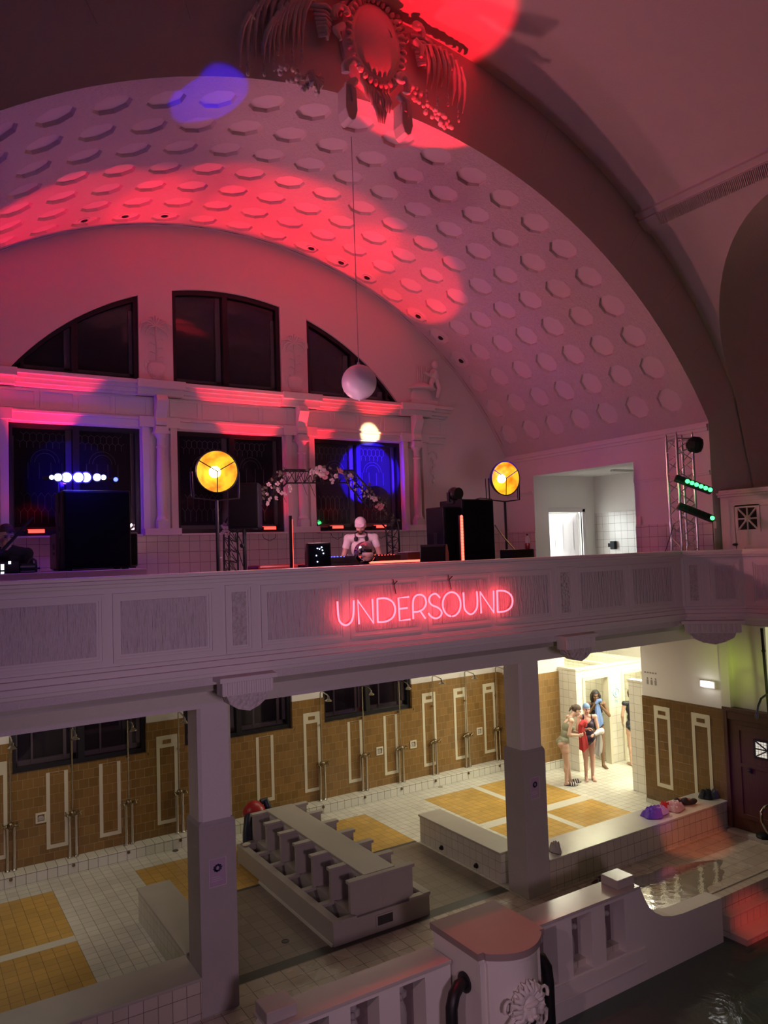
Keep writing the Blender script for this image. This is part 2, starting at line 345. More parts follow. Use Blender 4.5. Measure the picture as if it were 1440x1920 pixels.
# --- niche vault with sunk octagons
vm = MB(); DA = 5.27; NY = 7; YC0 = 8.755; DY = 0.715
ys = [YC0+DY*k for k in range(NY)]
def cell(t0, t1, y0, y1, tc=None, yc=None):
    if tc is None:
        vm.cur = 0; vm.add([vp(t0, y0), vp(t1, y0), vp(t1, y1), vp(t0, y1)], [(0, 1, 2, 3)]); return
    ra = 0.245/7.35*180/pi; ry = 0.245
    rim = []; low = []; outer = []
    for k in range(8):
        a = 2*pi*(k+0.5)/8; ct, st = cos(a), sin(a)
        rim.append(vp(tc+ra*ct, yc+ry*st)); low.append(vp(tc+ra*ct*0.985, yc+ry*st*0.985, 0.05))
    ht0, ht1, hy0, hy1 = t0, t1, y0, y1
    pts = [(t1, yc+ry*0.42), (tc+ra*0.42, y1), (tc-ra*0.42, y1), (t0, yc+ry*0.42), (t0, yc-ry*0.42), (tc-ra*0.42, y0), (tc+ra*0.42, y0), (t1, yc-ry*0.42)]
    outer = [vp(*p) for p in pts]
    cor = [vp(t1, y1), vp(t0, y1), vp(t0, y0), vp(t1, y0)]
    vs = rim+low+outer+cor; fs = []; ms = []
    vm.cur = 0; f0 = []
    for k in range(8):
        l = (k+1) % 8
        if k % 2 == 0: f0.append((k, 16+k, 24+k//2, 16+l, l))
        else: f0.append((k, 16+k, 16+l, l))
    n = len(vm.v); vm.v += [tuple(x) for x in vs]
    vm.f += [tuple(i+n for i in f) for f in f0]; vm.mi += [0]*8
    side = [(k, (k+1) % 8, 8+(k+1) % 8, 8+k) for k in range(8)]; vm.f += [tuple(i+n for i in f) for f in side]; vm.mi += [1]*8
    vm.f.append(tuple(n+8+k for k in range(8))); vm.mi.append(1)
tcs = [0.5+DA*k for k in range(-11, 12)]
ybs = [YF]+[YC0+DY*(k+0.5)-DY for k in range(0, NY+1)]; ybs[1] = max(ybs[1], YF+0.01)
ycell = [(YC0+DY*(k-0.5), YC0+DY*(k+0.5)) for k in range(NY)]
tb = [tcs[0]-DA/2]+[t+DA/2 for t in tcs]
for i, tc in enumerate(tcs):
    for k in range(NY): cell(tb[i], tb[i+1], ycell[k][0], ycell[k][1], tc, ys[k])
    for q in range(2): cell(tb[i]+DA/2*q, tb[i]+DA/2*(q+1), YF, ycell[0][0])
    cell(tb[i], tb[i+1], ycell[-1][1], YB+0.02)
yy = [YF]+[c[0] for c in ycell]+[ycell[-1][1], YB+0.02]
for (a, b) in ((-TH, tb[0]), (tb[-1], TH)):
    for k in range(len(yy)-1): cell(a, b, yy[k], yy[k+1])
struct('ceiling_niche', vm, [RGH, COF], 'curved plaster vault with rows of sunk octagons over the stage', 'ceiling', smooth=25, fix=True)

# --- upper back wall with windows
LW = [(1.49, 3.58), (4.215, 6.30), (6.956, 9.03)]; LZ0, LZ1 = 5.31, 7.15
UZ0 = 7.985; UC = 5.05; UR = 4.77
def uz(x): return UC+math.sqrt(max(0, UR*UR-(x-XA)**2))
UW = [(1.47, 3.585), (4.19, 6.31), (6.88, 9.05)]
def upoly(x0, x1, n=14):
    xa, xb = max(x0, XA-3.74), min(x1, XA+3.74)
    return [(xa, UZ0), (xb, UZ0)]+[(xb+(xa-xb)*i/n, max(UZ0+0.02, uz(xb+(xa-xb)*i/n))) for i in range(n+1)]
wm = MB()
arc = [(vp(t, YB).x, vp(t, YB).z+0.03) for t in [TH-2*TH*i/48 for i in range(49)]]
outer = [(XL-0.05, GF-0.4), (XR+0.05, GF-0.4)]+arc
holes = [[(a, LZ0), (b, LZ0), (b, LZ1), (a, LZ1)] for a, b in LW]+[upoly(a, b) for a, b in UW]
wm.prism(outer, 'xz', YB, YB+0.35, holes)
struct('wall_back_gallery', wm, PLS, 'plaster end wall of the gallery niche around the arched windows', 'wall')
# tiled dado below the sills
dm = MB(); dm.box(XL, XR, YB-0.03, YB, GF, 5.28); struct('trim_1', dm, TGX, 'white tiled dado along the back wall under the window sills', 'dado')
# windows
wn = 0
def window(a, b, z0, z1, arch=False, mull=(), label='', lattice=True, Y=YB):
    global wn; wn += 1
    t = thing('window_%d' % wn, label, 'window', ((a+b)/2, Y+0.12, z0), kind='structure')
    fw = 0.075; m = MB()
    if arch:
        P = upoly(a, b); c = ((a+b)/2, z0+0.4)
        n = 14; xa, xb = P[0][0], P[1][0]
        inn = [(xa+fw, z0+fw), (xb-fw, z0+fw)]
        xs = [xb-fw+(xa-xb+2*fw)*i/n for i in range(n+1)]
        inn += [(x, max(z0+fw+0.004, uz(x)-fw*1.15)) for x in xs]
        m.prism(P, 'xz', Y+0.05, Y+0.15, [inn]); obj('frame', m, FRM, t)
        top = lambda x: max(z0+0.03, uz(x)-0.03)
    else:
        m.prism([(a, z0), (b, z0), (b, z1), (a, z1)], 'xz', Y+0.05, Y+0.15, [[(a+fw, z0+fw), (b-fw, z0+fw), (b-fw, z1-fw), (a+fw, z1-fw)]]); obj('frame', m, FRM, t)
        top = lambda x: z1-0.02
    for x, w in mull:
        m = MB(); m.box(x-w/2, x+w/2, Y+0.045, Y+0.16, z0+0.02, top(x)); obj('mullion', m, FRM, t)
        m = MB(); m.box(x-w/2-0.10, x-w/2-0.005, Y+0.17, Y+0.22, z0+0.05, top(x)-0.02); obj('inner_jamb', m, INF, t)
    m = MB()
    if arch: m.prism(upoly(a+0.02, b-0.02), 'xz', Y+0.115, Y+0.12)
    else: m.box(a+0.02, b-0.02, Y+0.115, Y+0.12, z0+0.02, z1-0.02)
    obj('pane', m, GLASS, t)
    m = MB()
    if arch: m.prism(upoly(a, b), 'xz', Y+0.24, Y+0.26)
    else: m.box(a, b, Y+0.24, Y+0.26, z0, z1)
    obj('leaded_light', m, BACK, t)
    m = MB(); m.box(a+0.05, b-0.05, Y+0.17, Y+0.235, z0+0.06, z0+0.15); m.box(a+0.05, a+0.11, Y+0.17, Y+0.22, z0+0.06, (uz(a) if arch else z1)-0.2 if not arch or a > 3 else z0+0.3); m.box(b-0.13, b-0.06, Y+0.17, Y+0.22, z0+0.06, (z1-0.06) if not arch else max(z0+0.2, uz(b)-0.25)); obj('inner_frame', m, INF, t)
    if lattice:
        m = MB()
        def hexes(x0, x1, za, zb, w=0.105, h=0.25):
            r = 0
            z = za
            while z < zb:
                x = x0+(w/2 if r % 2 else 0)
                while x < x1:
                    m.box(x-0.003, x+0.003, Y+0.228, Y+0.239, z, z+h*0.72)
                    for sx in (-1, 1):
                        m.tube([(x, Y+0.233, z+h*0.72), (x+sx*w/2, Y+0.233, z+h)], 0.0035, 4)
                    x += w
                z += h; r += 1
        segs = sorted([a+0.13]+[x for x, w in mull]+[b-0.13])
        for i in range(len(segs)-1): hexes(segs[i]+0.08, segs[i+1]-0.12, z0+0.22, z0+0.7); hexes(segs[i]+0.08, segs[i+1]-0.12, z1-0.38, z1-0.20, 0.10, 0.13)
        for i in range(len(segs)-1):
            cx = (segs[i]+segs[i+1])/2
            for rr in (0.16, 0.22): m.tube([(cx+rr*cos(q), Y+0.234, z1-0.62+rr*sin(q)) for q in [pi*j/10 for j in range(11)]], 0.004, 4)
            for dx in (-0.26, -0.09, 0.09, 0.26): m.box(cx+dx-0.003, cx+dx+0.003, Y+0.228, Y+0.239, z0+0.95, z1-0.62)
        obj('lead_lattice', m, LEAD, t)
for i, (a, b) in enumerate(LW):
    window(a, b, LZ0, LZ1, False, [((a+b)/2+(0.02 if i else 0.0), 0.10)], ['dark leaded window behind the tall black loudspeaker', 'dark leaded window behind the round amber lamp and pole speaker', 'dark leaded window behind the DJ, lit by a blue disc of light'][i])
for i, (a, b) in enumerate(UW):
    window(a, b, UZ0, 10, True, [[(2.53, 0.10), (1.72, 0.05)], [(5.20, 0.10)], [(7.95, 0.10), (8.75, 0.05)]][i], ['upper arched window light left of the pillar with a palm relief', 'tall middle upper arched window light between the two palm reliefs', 'upper arched window light behind the hanging white globe'][i], lattice=False)
# entablature between the window tiers
em = MB(); X0, X1 = 0.35, 10.17
em.box(X0, X1, YB-0.06, YB, 7.17, 7.30); em.box(X0, X1, YB-0.10, YB, 7.30, 7.35)
em.box(X0+.1, X1-.1, YB-0.03, YB, 7.35, 7.72)
for z0, z1, d in ((7.72, 7.77, 0.09), (7.77, 7.84, 0.15), (7.84, 7.90, 0.20), (7.90, 7.965, 0.26)): em.box(X0-d*0.4, X1+d*0.4, YB-d, YB, z0, z1)
CX4 = [1.19, 3.90, 6.63, 9.34]
for x in CX4: em.box(x-0.42, x+0.42, YB-0.30, YB, 7.84, 7.975); em.box(x-0.40, x+0.40, YB-0.2, YB, 7.72, 7.84); em.box(x-0.36, x+0.36, YB-0.13, YB, 7.17, 7.36)
obj_ = struct('trim_2', em, PLS, 'moulded plaster cornice running between the upper and lower windows', 'cornice', bevel=0.008)
pm = MB()
for a, b in LW:
    n = 4; w = (b-a+0.3)/n
    for i in range(n):
        x0 = a-0.15+w*i+0.03; x1 = a-0.15+w*(i+1)-0.03
        pm.prism([(x0, 7.38), (x1, 7.38), (x1, 7.69), (x0, 7.69)], 'xz', YB-0.045, YB-0.028, [[(x0+.03, 7.41), (x1-.03, 7.41), (x1-.03, 7.66), (x0+.03, 7.66)]])
struct('trim_3', pm, PLS, 'row of framed plaster panels in the frieze under the cornice', 'frieze', bevel=0.004)
# pilaster strips and sills beside the windows
sm = MB()
for x in CX4:
    for sx in (-1, 1): sm.box(x+sx*0.245-0.06, x+sx*0.245+0.06, YB-0.10, YB, 5.31, 7.17)
    sm.box(x-0.32, x+0.32, YB-0.22, YB, 5.28, 5.40)
for a, b in LW: sm.box(a+.02, b-.02, YB-.16, YB, 5.27, 5.305)
struct('trim_4', sm, PLS, 'flat plaster strips and sill blocks framing the lower windows', 'trim', bevel=0.006)
# colonettes
def colonette(x):
    t = thing('colonette', '', 'column', (x, YB-0.13, 5.40), group='turned colonettes between the lower windows')
    m = MB(); m.box(-.095, .095, -.09, .09, 0, 0.13); m.lathe([(.10, .13), (.105, .16), (.085, .19), (.08, .22)], (0, 0, 0), 20); obj('base', m, PLS, t, world=False, smooth=40)
    m = MB(); m.lathe([(.078, .22), (.083, .5), (.085, .8), (.078, 1.1), (.064, 1.4)], n=24); obj('shaft', m, PLS, t, world=False, smooth=40)
    m = MB(); m.lathe([(.066, 1.40), (.084, 1.415), (.084, 1.435), (.064, 1.45), (.064, 1.56), (.10, 1.63), (.115, 1.65)], n=24); m.box(-.13, .13, -.12, .12, 1.65, 1.70); m.box(-.11, .11, -.1, .1, 1.70, 1.78); obj('capital', m, PLS, t, world=False, smooth=40)
    m = MB(); prof = [(0.02, 1.78), (-0.08, 1.80), (-0.10, 1.86), (-0.06, 1.93), (-0.09, 2.02), (-0.15, 2.12), (-0.19, 2.22), (-0.15, 2.29), (-0.13, 2.33), (0.02, 2.33)]
    m.prism(prof, 'yz', -.10, .10); obj('console', m, PLS, t, world=False, bevel=0.006); return t
c0 = None
for i, x in enumerate(CX4):
    lab = ['turned plaster colonette at the left edge of the photo', 'turned plaster colonette between the blue-lit window and the amber lamp', 'turned plaster colonette behind the flowered truss arch', 'turned plaster colonette right of the window with the blue disc'][i]
    if c0 is None: c0 = colonette(x); c0['label'] = lab
    else: dup(c0, (x, YB-0.13, 5.40), 0, lab)
# palm and urn reliefs
def relief(x, label):
    t = thing('palm_relief', label, 'relief', (x, YB, 8.0), group='palm and urn reliefs on the window pillars')
    m = MB(); m.lathe([(.08, .0), (.09, .02), (.15, .10), (.17, .2), (.15, .27), (.11, .29), (.13, .32)], (0, -.0, 0.05), 18)
    for sx in (-1, 1): m.tube([(sx*.15, -.01, .33), (sx*.2, -.02, .36), (sx*.2, -.02, .27), (sx*.165, -.01, .18)], .014, 6)
    for k in range(-5, 6): m.tube([(k*.026, -.165+abs(k)*.012, .08), (k*.03, -.17+abs(k)*.018, .25)], .008, 5)
    m.v = [(p[0], p[1]*0.35, p[2]) for p in m.v]; m.v = [(p[0], min(p[1], 0), p[2]) for p in m.v]; obj('urn', m, PLS, t, world=False, smooth=40)
    m = MB(); m.tube([(0, -.01, .33), (.01, -.02, .6), (-.005, -.02, .85), (0, -.02, 1.0)], [.022, .016, .016, .02], 6)
    for k in range(11):
        a = -2.2+4.4*k/10; l = .21+.03*((k*7) % 3)
        m.tube([(0, -.02, 1.0), (sin(a)*l*.6, -.035, 1.0+cos(a)*l*.55+.03), (sin(a)*l, -.03, 1.0+cos(a)*l*.75-.02), (sin(a)*l*1.12, -.02, .96+cos(a)*l*.6-.07)], [.008, .022, .016, .004], 5)
    for k in range(6): m.tube([(0, -.015, .42+k*.08), (.10*(-1)**k, -.02, .46+k*.08), (.14*(-1)**k, -.015, .42+k*.08)], [.006, .01, .004], 5)
    m.v = [(p[0], min(0, p[1]), p[2]) for p in m.v]; obj('palm', m, PLS, t, world=False, smooth=50); return t
p0 = relief(3.885, 'raised plaster urn and palm left of the tall middle window'); dup(p0, (6.595, YB, 8.0), 0, 'raised plaster urn and palm right of the tall middle window')
t = thing('putto_relief', 'raised plaster putto with a basket right of the arched windows', 'relief', (9.62, YB, 7.98))
m = MB(); m.box(-.32, .36, -.10, 0, 0, .13); obj('plinth', m, PLS, t, world=False, bevel=.01)
m = MB(); m.sph((0, -.02, .16), (.30, .14, .30), 20, 12); m.lathe([(.33, 0), (.35, .03), (.30, .07), (.12, .15)], (0, -.02, .36), 20)
m.v = [(p[0], min(0, p[1]*.6), max(p[2], .12)) for p in m.v]; obj('basket', m, PLS, t, world=False, smooth=50)
m = MB(); m.sph((.34, -.08, .93), (.085, .08, .095)); m.sph((.33, -.06, .70), (.12, .09, .16)); m.tube([(.28, -.08, .76), (.15, -.11, .68), (.03, -.1, .72)], [.05, .04, .03], 8); m.tube([(.36, -.06, .6), (.42, -.1, .42), (.38, -.06, .2)], [.075, .06, .04], 8); m.tube([(.28, -.06, .6), (.2, -.1, .5), (.24, -.06, .36)], [.07, .055, .04], 8)
for k in range(5): m.tube([(-.1+k*.05, -.03, .48), (-.11+k*.055, -.05, .75), (-.13+k*.06, -.04, .9-.02*(k % 2))], [.02, .018, .012], 5)
m.v = [(p[0], min(0, p[1]), p[2]) for p in m.v]; obj('putto', m, PLS, t, world=False, smooth=60)
# small swags right of the last colonette
t = thing('swag_relief', 'faint plaster drop swag right of the last colonette', 'relief', (9.85, YB, 6.35))
m = MB()
for k in range(9): m.sph((.04*sin(k*1.3), -.02, .0+k*.06), (.045-.002*k, .03, .05), 8, 6)
m.tube([(-.1, -.015, .6), (0, -.03, .66), (.1, -.015, .6), (.12, -.01, .5)], .018, 6); obj('fruit_drop', m, PLS, t, world=False, smooth=60)

# --- niche right wall with the landing opening
rm = MB(); DY0, DY1, DZ = 9.85, 12.606, 6.43
rm.prism([(YF+.006, GF-0.35), (YB, GF-0.35), (YB, ZS+0.02), (YF+.006, ZS+0.02)], 'yz', XR, XR+0.41, [[(DY0, GF), (DY1, GF), (DY1, DZ), (DY0, DZ)]])
struct('wall_niche_right', rm, PLS, 'right side wall of the gallery niche around the square opening', 'wall')
rm = MB(); rm.box(XL-0.3, XL, YF, YB, GF-0.35, ZS+0.02); struct('wall_niche_left', rm, PLS, 'left side wall of the gallery niche', 'wall')
rm = MB(); rm.box(XR-0.02, XR, YF+0.01, DY0, GF, 5.21); rm.box(XR-0.02, XR, DY1, YB, GF, 5.21); struct('trim_5', rm, TGY, 'white tiled dado on the right side wall of the niche', 'dado')
rm = MB()
for (a, b) in ((YF, DY0), (DY1, YB)): rm.box(XR-0.035, XR, a+0.01, b, 6.06, 6.10); rm.box(XR-0.02, XR, a+0.01, b, 6.02, 6.06)
for (a, b) in ((YF+.005, YB),): rm.box(XR-0.05, XR, a, b, ZS-.10, ZS-.04); rm.box(XR-0.03, XR, a, b, ZS-.16, ZS-.10)
struct('trim_6', rm, PLS, 'thin plaster mouldings along the right side wall under the vault', 'moulding', bevel=.004)
# landing room behind the opening
lm = MB(); lm.prism([(XR+.41, GF), (16.2, GF), (16.2, 6.75), (XR+.41, 6.75)], 'xz', 13.4, 13.5, [[(13.13, GF), (14.26, GF), (14.26, 5.67), (13.13, 5.67)]])
struct('wall_landing_back', lm, PLS, 'back wall of the small landing room with a bright doorway', 'wall')
lm = MB(); lm.box(14.73, 14.85, 8.6, 13.4, GF, 6.75); struct('wall_landing_right', lm, PLS, 'plain far wall of the small landing room', 'wall')
lm = MB(); lm.box(14.71, 14.73, 8.6, 13.39, GF, 5.635); struct('trim_7', lm, TGY, 'pale tiled dado on the far wall of the landing room', 'dado')
lm = MB(); lm.box(XR+.41, 14.85, 8.5, 8.6, GF, 6.75); struct('wall_landing_front', lm, PLS, 'near wall of the small landing room', 'wall')
lm = MB(); lm.box(XR+.41, 16.2, 8.5, 13.4, 6.55, 6.75); struct('ceiling_landing', lm, PLS, 'flat ceiling of the small landing room', 'ceiling')
lm = MB(); lm.box(12.6, 17.5, 16.4, 16.5, GF, 7); lm.box(17.4, 17.5, 13.5, 16.4, GF, 7); lm.box(12.5, 12.6, 13.5, 16.5, GF, 7); lm.box(12.5, 17.5, 13.5, 16.5, 6.8, 6.9); struct('wall_stairwell', lm, PLS, 'white walls of the bright stairwell behind the landing doorway', 'wall')
t = thing('door_1', 'white panelled door standing open at the bright landing doorway', 'door', (14.26, 13.45, GF), kind='structure')
m = MB(); m.box(13.05, 13.13, 13.37, 13.44, GF, 5.75); m.box(14.26, 14.36, 13.37, 13.44, GF, 5.75); m.box(13.05, 14.36, 13.37, 13.44, 5.67, 5.77); obj('door_frame', m, DOORW, t, bevel=.006)
m = MB(); R_ = Matrix.Rotation(rad(38), 3, 'Z'); 
m.box(-1.0, 0, -.02, .02, .01, 2.0); obj('door_leaf', m, DOORW, t, world=False)
m = MB()
for z in (.2, 1.1):
    for x in (-.85, -.4): m.prism([(x, z), (x+.28, z), (x+.28, z+.7), (x, z+.7)], 'xz', -.03, -.02, [[(x+.03, z+.03), (x+.25, z+.03), (x+.25, z+.67), (x+.03, z+.67)]])
obj('door_panel', m, DOORW, t, world=False)
for c in t.children:
    if not c.name.startswith('door_frame'): c.rotation_euler = (0, 0, rad(-52)); c.location = (-.02, .06, 0)
t = thing('wall_dispenser', 'small black dispenser on the pale landing wall', 'dispenser', (14.71, 12.80, 4.73))
m = MB(); m.box(-.09, 0, -.07, .07, 0, .2); obj('dispenser_body', m, BLKP, t, world=False, bevel=.015); m = MB(); m.box(-.02, 0, .12, .19, .06, .15); obj('switch_plate', m, BLKP, t, world=False)
t = thing('strip_light', 'slim white ceiling light in the landing room', 'light', (14.2, 11.9, 6.55)); m = MB(); m.box(-.5, .5, -.06, .06, -.06, 0); obj('light_body', m, PLS, t, world=False, bevel=.02)

# --- hall: arch face, barrel vault, cornice
RO = 8.5
fm = MB(); inn = [(vp(t_, YF).x, vp(t_, YF).z) for t_ in [-TH+2*TH*i/60 for i in range(61)]]
out = [(XA+RO*sin(rad(a)), 3.47+RO*cos(rad(a))) for a in [72-144*i/60 for i in range(61)]]
zb = out[0][1]
poly = [(XL, GF-.3), (XL, ZS)]+inn[1:-1]+[(XR, ZS), (XR, GF-.3), (out[0][0], GF-.3)]+out+[(out[-1][0], GF-.3)]
fm.prism(poly, 'xz', YF-.005, YF+.005); struct('wall_arch_face', fm, PLS, 'broad flat plaster arch framing the gallery niche', 'wall')
fm = MB()
for a in range(-66, 70, 8): 
    if abs(a) < 9: continue
    S, Cc = sin(rad(a)), cos(rad(a)); fm.tube([(XA+7.9*S, YF-.006, 3.47+7.9*Cc), (XA+8.45*S, YF-.006, 3.47+8.45*Cc)], .006, 4)
struct('trim_8', fm, PLS, 'fine radial joint lines on the flat arch band', 'joint')
hm = MB(); AY, AR, AZ = 5.75, 2.42, 7.55   # lateral arch cut through the right flank
def bp_(a, y, r=RO): return V((XA+r*sin(rad(a)), y, 3.47+r*cos(rad(a))))
AYS = [AY, AY-5.6]
def near_arch(p): return min(AYS, key=lambda q: abs(q-p.y))
def inside(p): return abs(p.x-XA) > 3 and (((p.y-near_arch(p))**2+max(0, p.z-AZ)**2 < AR*AR))
def arch_y(z):
    return None
NA, NYB = 120, 150
ang = [-90+180*i/NA for i in range(NA+1)]; yb = [-3.0+(YF+3.0)*j/NYB for j in range(NYB+1)]
vs = []; 
for y in yb:
    for a in ang:
        p = bp_(a, y)
        vs.append(p)
n1 = NA+1
def snap(p):
    # move a vertex lying just inside the opening onto its outline
    ay = near_arch(p); dz = max(0, p.z-AZ); d = math.hypot(p.y-ay, dz)
    if d < 1e-6: return p
    k = AR/d; ny = ay+(p.y-ay)*k; nz = (AZ+dz*k) if p.z > AZ else p.z
    q = nz-3.47
    return V((XA+math.copysign(math.sqrt(max(0, RO*RO-q*q)), p.x-XA), ny, nz))
fs = []
ins = [inside(p) for p in vs]
for j in range(NYB):
    for i in range(NA):
        q = (j*n1+i, j*n1+i+1, (j+1)*n1+i+1, (j+1)*n1+i); c = sum(ins[k] for k in q)
        if c == 4: continue
        if c:
            for k in q:
                if ins[k]: vs[k] = snap(vs[k])
        fs.append(q)
hm.add(vs, fs); struct('ceiling_hall', hm, PL, 'wide plaster barrel vault of the pool hall', 'ceiling', smooth=60)
# deep side arches
for sgn, ay, lab in ((1, AYS[0], 'deep dark arched recess in the right flank of the hall'), (1, AYS[1], 'second arched recess in the right flank, beside the viewer'), (-1, AYS[0], 'arched recess in the left flank, out of view'), (-1, AYS[1], 'second arched recess in the left flank, out of view')):
    am = MB(); prof = [(ay-AR, 3.3)]+[(ay+AR*cos(pi-pi*i/40), AZ+AR*sin(pi-pi*i/40)) for i in range(41)]+[(ay+AR, 3.3)]; vs2 = []; xe = XA+sgn*9.8
    for (y, z) in prof:
        q = z-3.47; r_ = math.sqrt(max(0, RO*RO-q*q)) if q > 0 else RO
        vs2 += [(XA+sgn*(r_-.01), y, z), (xe, y, z)]
    am.add(vs2, [(2*i, 2*i+1, 2*i+3, 2*i+2) for i in range(len(prof)-1)]); am.add([(xe, ay-AR-.1, 3.3), (xe, ay+AR+.1, 3.3), (xe, ay+AR+.1, AZ+AR+.1), (xe, ay-AR-.1, AZ+AR+.1)], [(0, 1, 2, 3)])
    struct('wall_side_arch', am, PL if (sgn > 0 and ay == AYS[0]) else FARP, lab, 'wall', smooth=40)  # arches out of view get the darkened plaster to cut bounced light
cm = MB()
for a0, a1, d in ((36.6, 39.3, .05), (37.2, 38.7, .09), (36.4, 36.7, .07)):
    cm.add([bp_(a0, 2.0, RO), bp_(a1, 2.0, RO), bp_(a1, YF-.01, RO), bp_(a0, YF-.01, RO), bp_(a0, 2.0, RO-d), bp_(a1, 2.0, RO-d), bp_(a1, YF-.01, RO-d), bp_(a0, YF-.01, RO-d)], [(0, 1, 2, 3), (4, 7, 6, 5), (0, 4, 5, 1), (1, 5, 6, 2), (2, 6, 7, 3), (3, 7, 4, 0)])
for k in range(70):
    y = 5.9+k*.028
    p = bp_(37.25, y, RO-.1); q = bp_(38.6, y+.05, RO-.1); cm.tube([p, q], .008, 4)
struct('trim_9', cm, PL, 'moulded plaster cornice with a twisted band on the hall flank', 'cornice')
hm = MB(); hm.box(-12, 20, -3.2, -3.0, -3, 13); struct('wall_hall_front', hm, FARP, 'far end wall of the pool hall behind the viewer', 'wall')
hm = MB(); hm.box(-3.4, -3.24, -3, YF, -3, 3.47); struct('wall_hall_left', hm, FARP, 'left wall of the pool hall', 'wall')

# --- gallery slab, parapet
gm = MB(); gm.box(XL, XR, 7.62, YB, GF-.12, GF); gm.box(XR, 16.2, 8.5, 16.5, GF-.12, GF); struct('floor_gallery', gm, TER, 'gallery floor the stage equipment stands on', 'floor')
PY = 7.45; PX1 = 10.0; CH = [(10.0, 7.45), (10.42, 7.03), (10.68, 6.77)]
gm = MB(); gm.prism([(XL-1.8, 7.45), (10.0, 7.45), (10.62, 6.83), (10.62, -3), (14.9, -3), (14.9, 8.2), (XL-1.8, 8.2)], 'xy', 3.62, 3.645); struct('ceiling_under_gallery', gm, PL, 'plaster underside of the gallery along the hall', 'ceiling')
path = [(-3.2, 7.45), (10.0, 7.45), (10.62, 6.83), (10.62, -2.9)]
def offs(d):
    # parapet outline moved toward the hall by d (front face is d = 0)
    k = d*math.tan(rad(22.5))
    return [(path[0][0], 7.45-d), (10.0-k, 7.45-d), (10.62-d, 6.83-k), (10.62-d, -2.9)]
def course(m, z0, z1, d0, d1):
    A, B = offs(d0), offs(d1); vs = [(x, y, z0) for x, y in A]+[(x, y, z0) for x, y in B]+[(x, y, z1) for x, y in A]+[(x, y, z1) for x, y in B]
    fs = []
    for i in range(3): fs += [(i, i+1, i+5, i+4), (8+i, 12+i, 13+i, 9+i), (i, 8+i, 9+i, i+1), (4+i, 5+i, 13+i, 12+i)]
    fs += [(0, 4, 12, 8), (3, 11, 15, 7)]; m.add(vs, fs)
m = MB(); course(m, 3.64, 4.66, -.22, 0)
tp = struct('wall_parapet', m, PLS, 'panelled plaster front of the gallery carrying the pink neon sign', 'parapet')
m = MB()
for z0, z1, d in ((4.63, 4.665, .05), (4.665, 4.70, .075), (4.70, 4.735, .045)): course(m, z0, z1, -.24, d)
struct('trim_10', m, PLS, 'flat moulded coping along the top of the gallery front', 'coping', bevel=.006)
m = MB()
for z0, z1, d in ((3.86, 3.90, .02), (3.80, 3.86, .05), (3.74, 3.80, .085), (3.70, 3.74, .05)): course(m, z0, z1, -.22, d)
m.cur = 0
struct('trim_11', m, PLS, 'moulded base course along the foot of the gallery front', 'moulding', bevel=.006)
m = MB(); course(m, 3.62, 3.70, -.3, .012); struct('trim_12', m, STU, 'rough stucco band under the gallery front', 'band')
def panel(fr, rb, o, dx, w, z0, z1, nx):
    """framed ribbed panel centred at o on a face with direction dx and outward normal nx"""
    def P(u, z, d): return V((o[0]+dx[0]*u+nx[0]*d, o[1]+dx[1]*u+nx[1]*d, z))
    def bar(u0, u1, za, zb, d):
        vs = [P(u, z, e) for e in (0, d) for z in (za, zb) for u in (u0, u1)]
        fr.add(vs, [(0, 1, 3, 2), (4, 6, 7, 5), (0, 4, 5, 1), (2, 3, 7, 6), (0, 2, 6, 4), (1, 5, 7, 3)])
    h = w/2
    for w_, g_, d_ in ((0, .03, .024), (.03, .055, .012)):
        bar(-h+w_, h-w_, z1-g_, z1-w_, d_); bar(-h+w_, h-w_, z0+w_, z0+g_, d_); bar(-h+w_, -h+g_, z0+g_, z1-g_, d_); bar(h-g_, h-w_, z0+g_, z1-g_, d_)
    i = .075; rb.add([P(u, z, d) for d in (0, .012) for z in (z0+i, z1-i) for u in (-h+i, h-i)], [(0, 1, 3, 2), (4, 6, 7, 5), (0, 4, 5, 1), (2, 3, 7, 6), (0, 2, 6, 4), (1, 5, 7, 3)])
fr, rb, pb = MB(), MB(), MB()
PIL = [-1.70, 2.94, 7.55]; PZ0, PZ1 = 3.93, 4.575
for i, x in enumerate(PIL):
    panel(fr, pb, (x, PY), (1, 0), .30, PZ0-.02, PZ1+.02, (0, -1))
    for k in range(4):
        w = (4.61-.40)/4; cx = x+.20+w*(k+.5)
        if cx > 9.9: continue
        panel(fr, rb, (cx, PY), (1, 0), w-.07 if cx < 9 or k < 1 else w-.07, PZ0, PZ1, (0, -1))
s2 = math.sqrt(.5)
panel(fr, pb, (10.12, 7.33), (s2, -s2), .26, PZ0-.02, PZ1+.02, (-s2, -s2)); panel(fr, rb, (10.43, 7.02), (s2, -s2), .42, PZ0, PZ1, (-s2, -s2))
for k in range(8): panel(fr, rb, (10.62, 6.2-k*1.1), (0, -1), 1.0, PZ0, PZ1, (-1, 0))
struct('trim_13', fr, PLS, 'raised frames of the panels on the gallery front', 'moulding')
struct('trim_14', rb, RIB, 'vertically ribbed stucco fields inside the gallery front panels', 'panels')
struct('trim_15', pb, PEB, 'pebbled stucco strips over the columns on the gallery front', 'panels')
